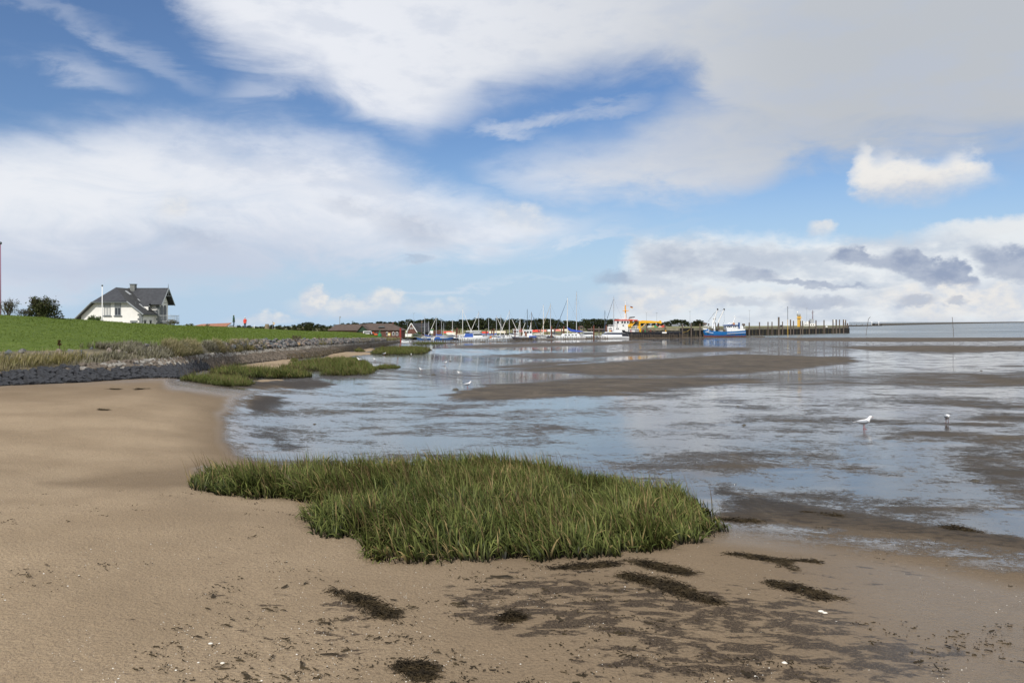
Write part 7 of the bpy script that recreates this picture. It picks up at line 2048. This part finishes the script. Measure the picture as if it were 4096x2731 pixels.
# ================================================================== buildings by the harbour
M_BRICK = mat('red_brick', (.135, .062, .046), .9, color2=(.09, .045, .036), nscale=1.5)
M_TILE = mat('brown_tiles', (.105, .075, .06), .85, color2=(.075, .055, .045), nscale=1.2)
M_DTILE = mat('dark_tiles', (.045, .045, .052), .7, color2=(.03, .03, .035), nscale=1.2)
M_GWD = mat('green_boards', (.022, .05, .03), .8)
def brick_hall():
    d = 262.0; dp = 9.0
    t = Thing('brick_hall', 'long low brick hall with a brown roof and dark green gable', 'hall', (X(1480, d), d, Z(1352, d)))
    zb, ze, zr = Z(1354, d), Z(1319, d), Z(1294, d)
    xa, xg0, xg, xg1, xb = X(1318, d), X(1432, d), X(1456, d), X(1487, d), X(1606, d)
    mb = MB(); mb.box(xa, xb, d, d + dp, zb, ze); w = t.part('wall', mb, M_BRICK)
    e = .5
    mb = MB(); mb.slab([(xg, d - e, ze - .1), (xb + e, d - e, ze - .1), (X(1566, d + 4), d + dp / 2, zr), (xg, d + dp / 2, zr)], .18); t.part('roof', mb, M_TILE)
    mb = MB(); mb.slab([(xb + e, d - e, ze - .1), (xb + e, d + dp + e, ze - .1), (X(1566, d + 4), d + dp / 2, zr)], .18); t.part('roof_hip', mb, M_TILE)
    mb = MB(); mb.slab([(xa - e, d - e, ze - .15), (xg, d - e, ze - .15), (xg, d + dp / 2, zr - .25), (xa + 1.2, d + dp / 2, zr - .35)], .18); t.part('roof', mb, M_TILE)
    mb = MB(); mb.slab([(xa + 1.2, d + dp / 2, zr - .35), (X(1566, d + 4), d + dp / 2, zr), (xb + e, d + dp + e, ze - .1), (xa - e, d + dp + e, ze - .15)], .18); t.part('back_roof', mb, M_TILE)
    # green gable porch towards the sea
    zga = Z(1301, d); zge = Z(1327, d)
    mb = MB(); mb.prism([(xg0, zge), (xg1, zge), (xg, zga)], d - 3.0, d + 2); g = t.part('green_gable', mb, M_GWD)
    mb = MB(); mb.slab([(xg1 + .3, d - 3.4, zge - .25), (xg1 + .3, d + 2, zge - .25), (xg, d + 2, zga + .15), (xg, d - 3.4, zga + .15)], .15); t.part('gable_roof', mb, M_TILE, g)
    mb = MB(); mb.slab([(xg, d - 3.4, zga + .15), (xg, d + 2, zga + .15), (xg0 - .3, d + 2, zge - .25), (xg0 - .3, d - 3.4, zge - .25)], .15); t.part('gable_roof', mb, M_TILE, g)
    mb = MB(); mb.box(xg0 + .3, xg1 - .2, d - 2.8, d, zb, zge); t.part('porch', mb, M_BRICK)
    for px, m in ((1510, M_DTRIM), (1548, M_POLEW), (1573, M_POLEW), (1588, M_POLEW)):
        x = X(px, d); zz0, zz1 = Z(1342, d), Z(1331, d); r = .36
        arch = [(x - r, zz0), (x + r, zz0)] + [(x + r * math.cos(a), zz1 + r * math.sin(a)) for a in [PI * k / 6 for k in range(7)]]
        mb = MB(); mb.prism(arch, d - .08, d - .005); wf = t.part('window', mb, m, w)
        r = .25; arch = [(x - r, zz0 + .1), (x + r, zz0 + .1)] + [(x + r * math.cos(a), zz1 + r * math.sin(a)) for a in [PI * k / 6 for k in range(7)]]
        mb = MB(); mb.prism(arch, d - .11, d - .082); t.part('pane', mb, M_GLASS, wf)
    mb = MB(); x = X(1524, d); mb.prism([(x - 1.1, Z(1309, d)), (x + 1.1, Z(1309, d)), (x + .5, Z(1304, d)), (x - .5, Z(1304, d))], d + .6, d + 2.5); t.part('roof_window', mb, M_DTRIM)
    mb = MB(); mb.tube((xg, d - .2, zr + .02), (X(1566, d + 4), d + dp / 2, zr + .05), .02, .02, 4)
    mb = MB(); mb.box(X(1562, d), X(1567, d), d + 4.1, d + 4.6, zr - .4, zr + .5); t.part('chimney', mb, M_BRICK)
brick_hall()
def brick_house():
    d = 285.0; dp = 6.5
    t = Thing('brick_house', 'red brick house with a white edged steep gable and dark tiled roof by the marina', 'house', (X(1670, d), d, -4))
    xl, xa, xr, xe = X(1628, d), X(1645, d), X(1667, d), X(1716, d)
    zb, ze, zr = -4.2, Z(1327, d), Z(1293, d)
    # gable faces the viewer at left, the ridge runs away to the right
    mb = MB(); mb.prism([(xl + .2, zb), (xr - .1, zb), (xr - .1, ze), (xa, zr - .25), (xl + .2, ze)], d, d + dp); w = t.part('gable_wall', mb, M_BRICK)
    mb = MB(); mb.box(xr - .1, xe, d + .6, d + dp, zb, ze + .3); t.part('side_wall', mb, M_BRICK)
    mb = MB(); mb.slab([(xa, d - .1, zr), (xr + .1, d - .1, ze - .15), (xe + .4, d - .1, ze - .15), (X(1712, d), d + 3, zr + .1)], .15); rf = t.part('roof', mb, M_DTILE)
    mb = MB(); mb.slab([(X(1712, d), d + 3, zr + .1), (xe + .4, d + dp, ze), (xl, d + dp, ze), (xa, d + .5, zr)], .15); t.part('roof', mb, M_DTILE)
    for a, b in (((xa, zr + .05), (xl - .25, ze - .25)), ((xa, zr + .05), (xr + .25, ze - .35))):
        mb = MB(); mb.tube((a[0], d - .2, a[1]), (b[0], d - .2, b[1]), .16, .16, 4); t.part('white_verge', mb, M_POLEW)
    for px in (1642, 1650):
        mb = MB(); x = X(px, d); mb.box(x - .22, x + .22, d - .06, d - .005, Z(1316, d), Z(1309, d)); wf = t.part('window', mb, M_POLEW, w)
        mb = MB(); mb.box(x - .13, x + .13, d - .09, d - .062, Z(1315, d), Z(1310, d)); t.part('pane', mb, M_GLASS, wf)
    mb = MB(); mb.box(X(1680, d), X(1702, d), d + .1, d + 1.5, Z(1316.5, d), Z(1307, d)); dm = t.part('dormer', mb, M_DTRIM)
    for k in range(3):
        mb = MB(); x = X(1681.5 + k * 7, d); mb.box(x, x + .5, d + .04, d + .095, Z(1315, d), Z(1309, d)); t.part('pane', mb, M_GLASS, dm)
    mb = MB(); mb.box(X(1670, d), X(1714, d), d + .50, d + .595, Z(1337, d), Z(1328, d)); t.part('window_band', mb, M_GLASS)
    mb = MB(); mb.box(X(1690, d), X(1697, d), d + .42, d + .49, Z(1332.5, d), Z(1329, d)); t.part('white_sign', mb, M_POLEW)
    mb = MB(); mb.box(X(1622, d), X(1652, d), d - 3, d - .05, zb, Z(1335, d)); t.part('white_annex', mb, M_POLEW)
    mb = MB(); mb.box(X(1732, d), X(1761, d), d + 4, d + 8, zb, Z(1322, d)); t.part('brick_annex', mb, M_BRICK)
brick_house()
bush('hedge', 'dark clipped hedge before the brick house', P(1668, 1346, 276), 2.6, 1.9, 77, 900, .3, M_LG, 6, cat='hedge', depth=2)
# white boat by the hall, orange digger
t = Thing('mini_digger', 'orange mini digger beside the brick hall', 'digger', P(1500, 1345, 245)); b = P(1500, 1345, 245); M_OR = mat('digger_orange', (.55, .10, .02), .6)
mb = MB(); mb.box(b[0] - .6, b[0] + .7, b[1], b[1] + 1, b[2], b[2] + .35); t.part('tracks', mb, M_DARK)
mb = MB(); mb.box(b[0] - .2, b[0] + .7, b[1], b[1] + 1, b[2] + .36, b[2] + .85); t.part('body', mb, M_OR)
mb = MB(); mb.path([(b[0] - .2, b[1] + .5, b[2] + .6), (b[0] - .7, b[1] + .5, b[2] + 1.3), (b[0] - 1.0, b[1] + .5, b[2] + .8)], .1, 6); t.part('arm', mb, M_OR)
t = Thing('caravan', 'small white vehicle with windows beside the green gable', 'vehicle', P(1471, 1338, 240)); b = P(1471, 1338, 240)
mb = cabin_mb(-1.3, 1.3, 1.3, 1.3, .2, 1.05, .3, .05, .05); mb.xf(Matrix.Translation(Vector(b))); t.part('body', mb, M_POLEW)
mb = MB(); mb.box(b[0] - 1.0, b[0] + 1.1, b[1] - .80, b[1] - .72, b[2] + .55, b[2] + .88); t.part('window', mb, M_GLASS)
for s in (-.9, .9):
    mb = MB(); mb.tube((b[0] + s, b[1] - .75, b[2] + .22), (b[0] + s, b[1] - .55, b[2] + .22), .25, .25, 10); t.part('wheel', mb, M_DARK)
# hut, white house, container and nets on the mole
def hut(name, label, cat, px0, px1, top, eave, bot, d, wall, roof, win=True):
    t = Thing(name, label, cat, (X((px0 + px1) / 2, d), d, Z(bot, d)))
    a, b = X(px0, d), X(px1, d); dp = (b - a) * .6
    mb = MB(); mb.box(a + .1, b - .1, d, d + dp, Z(bot, d), Z(eave, d)); w = t.part('wall', mb, wall)
    ym = d + dp / 2
    mb = MB(); mb.slab([(a - .1, d - .3, Z(eave, d) - .1), (b + .1, d - .3, Z(eave, d) - .1), (b, ym, Z(top, d)), (a, ym, Z(top, d))], .12); t.part('roof', mb, roof)
    mb = MB(); mb.slab([(a, ym, Z(top, d)), (b, ym, Z(top, d)), (b + .1, d + dp + .3, Z(eave, d)), (a - .1, d + dp + .3, Z(eave, d))], .12); t.part('roof', mb, roof)
    if win:
        mb = MB(); x = (a + b) / 2; mb.box(x - .35, x + .35, d - .04, d - .004, Z(eave, d) - .9, Z(eave, d) - .3); t.part('window', mb, M_GLASS, w)
hut('hut', 'low grey roofed hut on the mole behind the ship stern', 'hut', 2688, 2713, 1297, 1306, 1312, 400, M_CONC, mat('grey_felt', (.16, .17, .18), .8))
hut('hut', 'small white gabled hut beside the grey roofed one', 'hut', 2712, 2721, 1292, 1299, 1310, 398, M_POLEW, mat('grey_felt', (.16, .17, .18), .8))
hut('cottage', 'small far white cottage left of the blue boat masts', 'house', 2812, 2828, 1291, 1296, 1304, 460, M_POLEW, M_TILE)
hut('cottage', 'tiny far white cottage right of the other far cottage', 'house', 2832, 2838, 1294, 1298, 1304, 480, M_POLEW, M_TILE)
hut('kiosk', 'little white kiosk on the quay behind the fishing boat stern', 'hut', 2970, 2980, 1294, 1299, 1307, 372, M_POLEW, M_TILE)
hut('bunker_shed', 'long low brown shed behind the foredeck of the ship', 'shed', 2352, 2428, 1314, 1318, 1326, 345, M_DARK, M_TILE, False)
hut('brick_shed', 'tan shed on the bank behind the tallest mast', 'shed', 2318, 2332, 1303, 1308, 1322, 345, M_CONC, M_TILE)
t = Thing('container', 'small white container on the quay right of the crane tower', 'container', (X(2598, 330), 330, QT)); mb = MB(); mb.box(X(2592, 330), X(2605, 330), 329, 331.4, QT, Z(1303, 330)); bd = t.part('body', mb, M_POLEW)
for k in range(4):
    mb = MB(); x = X(2593 + k * 3.2, 330); mb.box(x, x + .1, 328.94, 328.995, QT + .1, Z(1303.6, 330)); t.part('rib', mb, M_GALV, bd)
def net_heap(label, px, d, w, h, m, seed):
    rnd = random.Random(seed); b = (X(px, d), d, QT); mb = MB(); rings = []
    for j in range(5):
        a = j / 4 * PI / 2
        rings.append([(b[0] + w / 2 * math.cos(a) * math.cos(q) * rnd.uniform(.8, 1.15) + .02, b[1] + w / 3 * math.cos(a) * math.sin(q) * rnd.uniform(.8, 1.15), b[2] + h * math.sin(a) * rnd.uniform(.75, 1.1)) for q in [2 * PI * k / 10 for k in range(10)]])
    mb.loft(rings); o = link('net_heap', mb.mesh('net_heap', b), None, m); o.location = b; tag(o, label, 'nets')
net_heap('yellowish net heap on the quay behind the crane jib', 2613, 328, 1.6, .9, mat('net_straw', (.42, .35, .16), .9), 1)
net_heap('green net heap on the quay behind the crane jib', 2623, 328, 2.0, 1.0, mat('net_green', (.06, .24, .09), .9), 2)
net_heap('pink net heap on the quay right of the green heap', 2640, 328, 1.8, .8, mat('net_pink', (.55, .32, .26), .9), 3)
net_heap('red net heap on the quay, right end of the heaps', 2653, 328, 2.2, 1.1, mat('net_red', (.42, .07, .05), .9), 4)
net_heap('dark bale on the quay at the tall thick pile', 3124, 378, 1.2, 1.0, M_DARK, 5)

# ================================================================== the wood behind the harbour
def tree_variant(seed, H, Wd, pine):
    rnd = random.Random(seed); rg = np.random.default_rng(seed)
    mb = MB(); tips = []
    tb = H * (.45 if pine else .30)
    mb.tube((0, 0, -.5), (rnd.uniform(-.2, .2), 0, tb), .16, .11, 6)
    cl = []
    for k in range(17 if pine else 20):
        a = rnd.uniform(0, 6.28); r = Wd / 2 * math.sqrt(rnd.random()) * .85; z = H * rnd.uniform(.12, .92)
        r *= max(.25, 1 - (z / H) ** 2.2 * .75)
        q = Vector((math.cos(a) * r, math.sin(a) * r, z)); cl.append(q)
        mb.tube((0, 0, min(tb, z * .8)), q, .06, .03, 4, False)
    trunk = mb.mesh('trunk'); trunk.materials.append(M_BARK)
    n = 900
    C = np.array([list(cl[k]) for k in rg.integers(0, len(cl), n)])
    v_ = rg.normal(0, 1, (n, 3)); v_ /= np.linalg.norm(v_, axis=1)[:, None]
    C = C + v_ * rg.uniform(.5, 1, n)[:, None] * np.array([Wd * .17, Wd * .17, H * (.085 if pine else .13)])
    crown = leaves('crown', C, .42, M_PINE if pine else M_DECID, seed, .75, .5)
    return trunk, crown
M_PINE = leaf_mat('leaf_pine', (0.016, 0.024, 0.011), (0.036, 0.044, 0.018)); M_DECID = leaf_mat('leaf_wood', (0.020, 0.030, 0.010), (0.046, 0.054, 0.020))
TV = [tree_variant(100 + k, 6.0, 5.2, k % 2 == 0) for k in range(8)]
rr = random.Random(99)
def tree(px, top, d, label, group=None, k=None, w=1.0, zb=None):
    zb = -3.0 if zb is None else zb
    h = Z(top, d) - zb
    v_ = TV[rr.randrange(8) if k is None else k]
    o = link('tree', None); o.location = (X(px, d), d, zb); s = h / 6.0
    o.scale = (s * w * rr.uniform(.9, 1.2), s * w, s); o.rotation_euler = (0, 0, rr.uniform(0, 6.28))
    tag(o, label, 'tree', group)
    link('trunk', v_[0], o); link('crown', v_[1], o)
LW = 'dark low tree in the dense wood behind the marina masts'
tops = [(1330, 1296), (1500, 1288), (1650, 1281), (1700, 1274), (1800, 1282), (1900, 1272), (1950, 1272), (2000, 1277), (2100, 1279), (2200, 1270), (2240, 1283), (2300, 1286), (2340, 1280), (2380, 1276), (2420, 1278), (2470, 1276), (2500, 1280)]
for k in range(120):
    px = 1340 + (2490 - 1340) * (k + rr.random()) / 120
    tp = float(np.interp(px, [t_[0] for t_ in tops], [t_[1] for t_ in tops])) + rr.gauss(0, 2.6)
    seg_ = [(1490, 'dark tree of the wood over the brick hall roof'), (1620, 'dark tree of the wood between the brick hall and the brick house'), (1730, 'dark tree of the wood behind the brick house'),
            (1835, 'dark tree of the wood between the brick house and the tall white mast'), (1930, 'dark tree of the wood right of the tall white mast with the furled jib'), (2030, 'taller dark tree of the wood behind the slim masts in the marina centre'),
            (2130, 'dark tree of the wood behind the shrimp cutter'), (2240, 'dark tree of the wood behind the bright white mast and the striped jib'), (2340, 'dark tree of the wood around the tallest mast'), (9999, 'dark tree of the wood left of the working ship')]
    tree(px, tp - 1, rr.uniform(405, 440), next(l for lim, l in seg_ if px < lim), 'trees of the dark wood behind the marina', w=1.25)
LW2 = 'dark tree of the low belt behind the dike, left of the brick hall'
for k in range(30):
    px = 1000 + 330 * (k + rr.random()) / 30
    tp = float(np.interp(px, [1000, 1060, 1110, 1180, 1200, 1225, 1255, 1280, 1330], [1304, 1303, 1300, 1300, 1293, 1291, 1288, 1295, 1300])) + rr.gauss(0, 2)
    tree(px, tp, rr.uniform(290, 330), LW2, 'trees of the belt behind the dike', zb=-2.6, w=1.15)
LW3 = 'dark round topped tree of the clump behind the crane head'
for k in range(14):
    px = 2640 + 115 * (k + rr.random()) / 14
    tp = float(np.interp(px, [2640, 2665, 2700, 2720, 2745, 2760], [1287, 1284, 1276, 1275, 1278, 1290])) + rr.gauss(0, 1.2)
    tree(px, tp, rr.uniform(440, 470), LW3, 'trees of the clump behind the crane head', zb=-1.5, w=1.3)
LW4 = 'dark tree of the small clump left of the blue fishing boat mast'
for k in range(9):
    px = 2768 + 52 * (k + rr.random()) / 9
    tp = float(np.interp(px, [2768, 2790, 2805, 2822], [1288, 1279, 1281, 1292])) + rr.gauss(0, 1)
    tree(px, tp, rr.uniform(450, 480), LW4, 'trees of the small clump left of the blue boat', zb=-1.5, w=1.3)
LW5 = 'dark tree low behind the crane arm'
for k in range(14):
    px = 2500 + 140 * (k + rr.random()) / 14
    tree(px, float(np.interp(px, [2500, 2560, 2640], [1284, 1284, 1290])) + rr.gauss(0, 1.5), rr.uniform(440, 470), LW5, 'trees behind the crane arm', zb=-1.5, w=1.3)
LW6 = 'low dark tree far behind the dike near the two people'
for k in range(22):
    px = 700 + 310 * (k + rr.random()) / 22
    tree(px, 1302 + rr.gauss(0, 1.5), rr.uniform(330, 380), LW6, 'low trees far behind the people', zb=-2.6, w=1.3)
for k, (px, tp, lb) in enumerate(((1230, 1286, 'tallest pine of the belt left of the brick hall'), (1420, 1283, 'rounded tree standing over the brick hall roof'), (955, 1302, 'first low dark tree right of the green coated person'), (2300, 1284, 'small tree right behind the tallest mast'))):
    tree(px, tp, 320, lb, None, k, 1.0, -2.6)
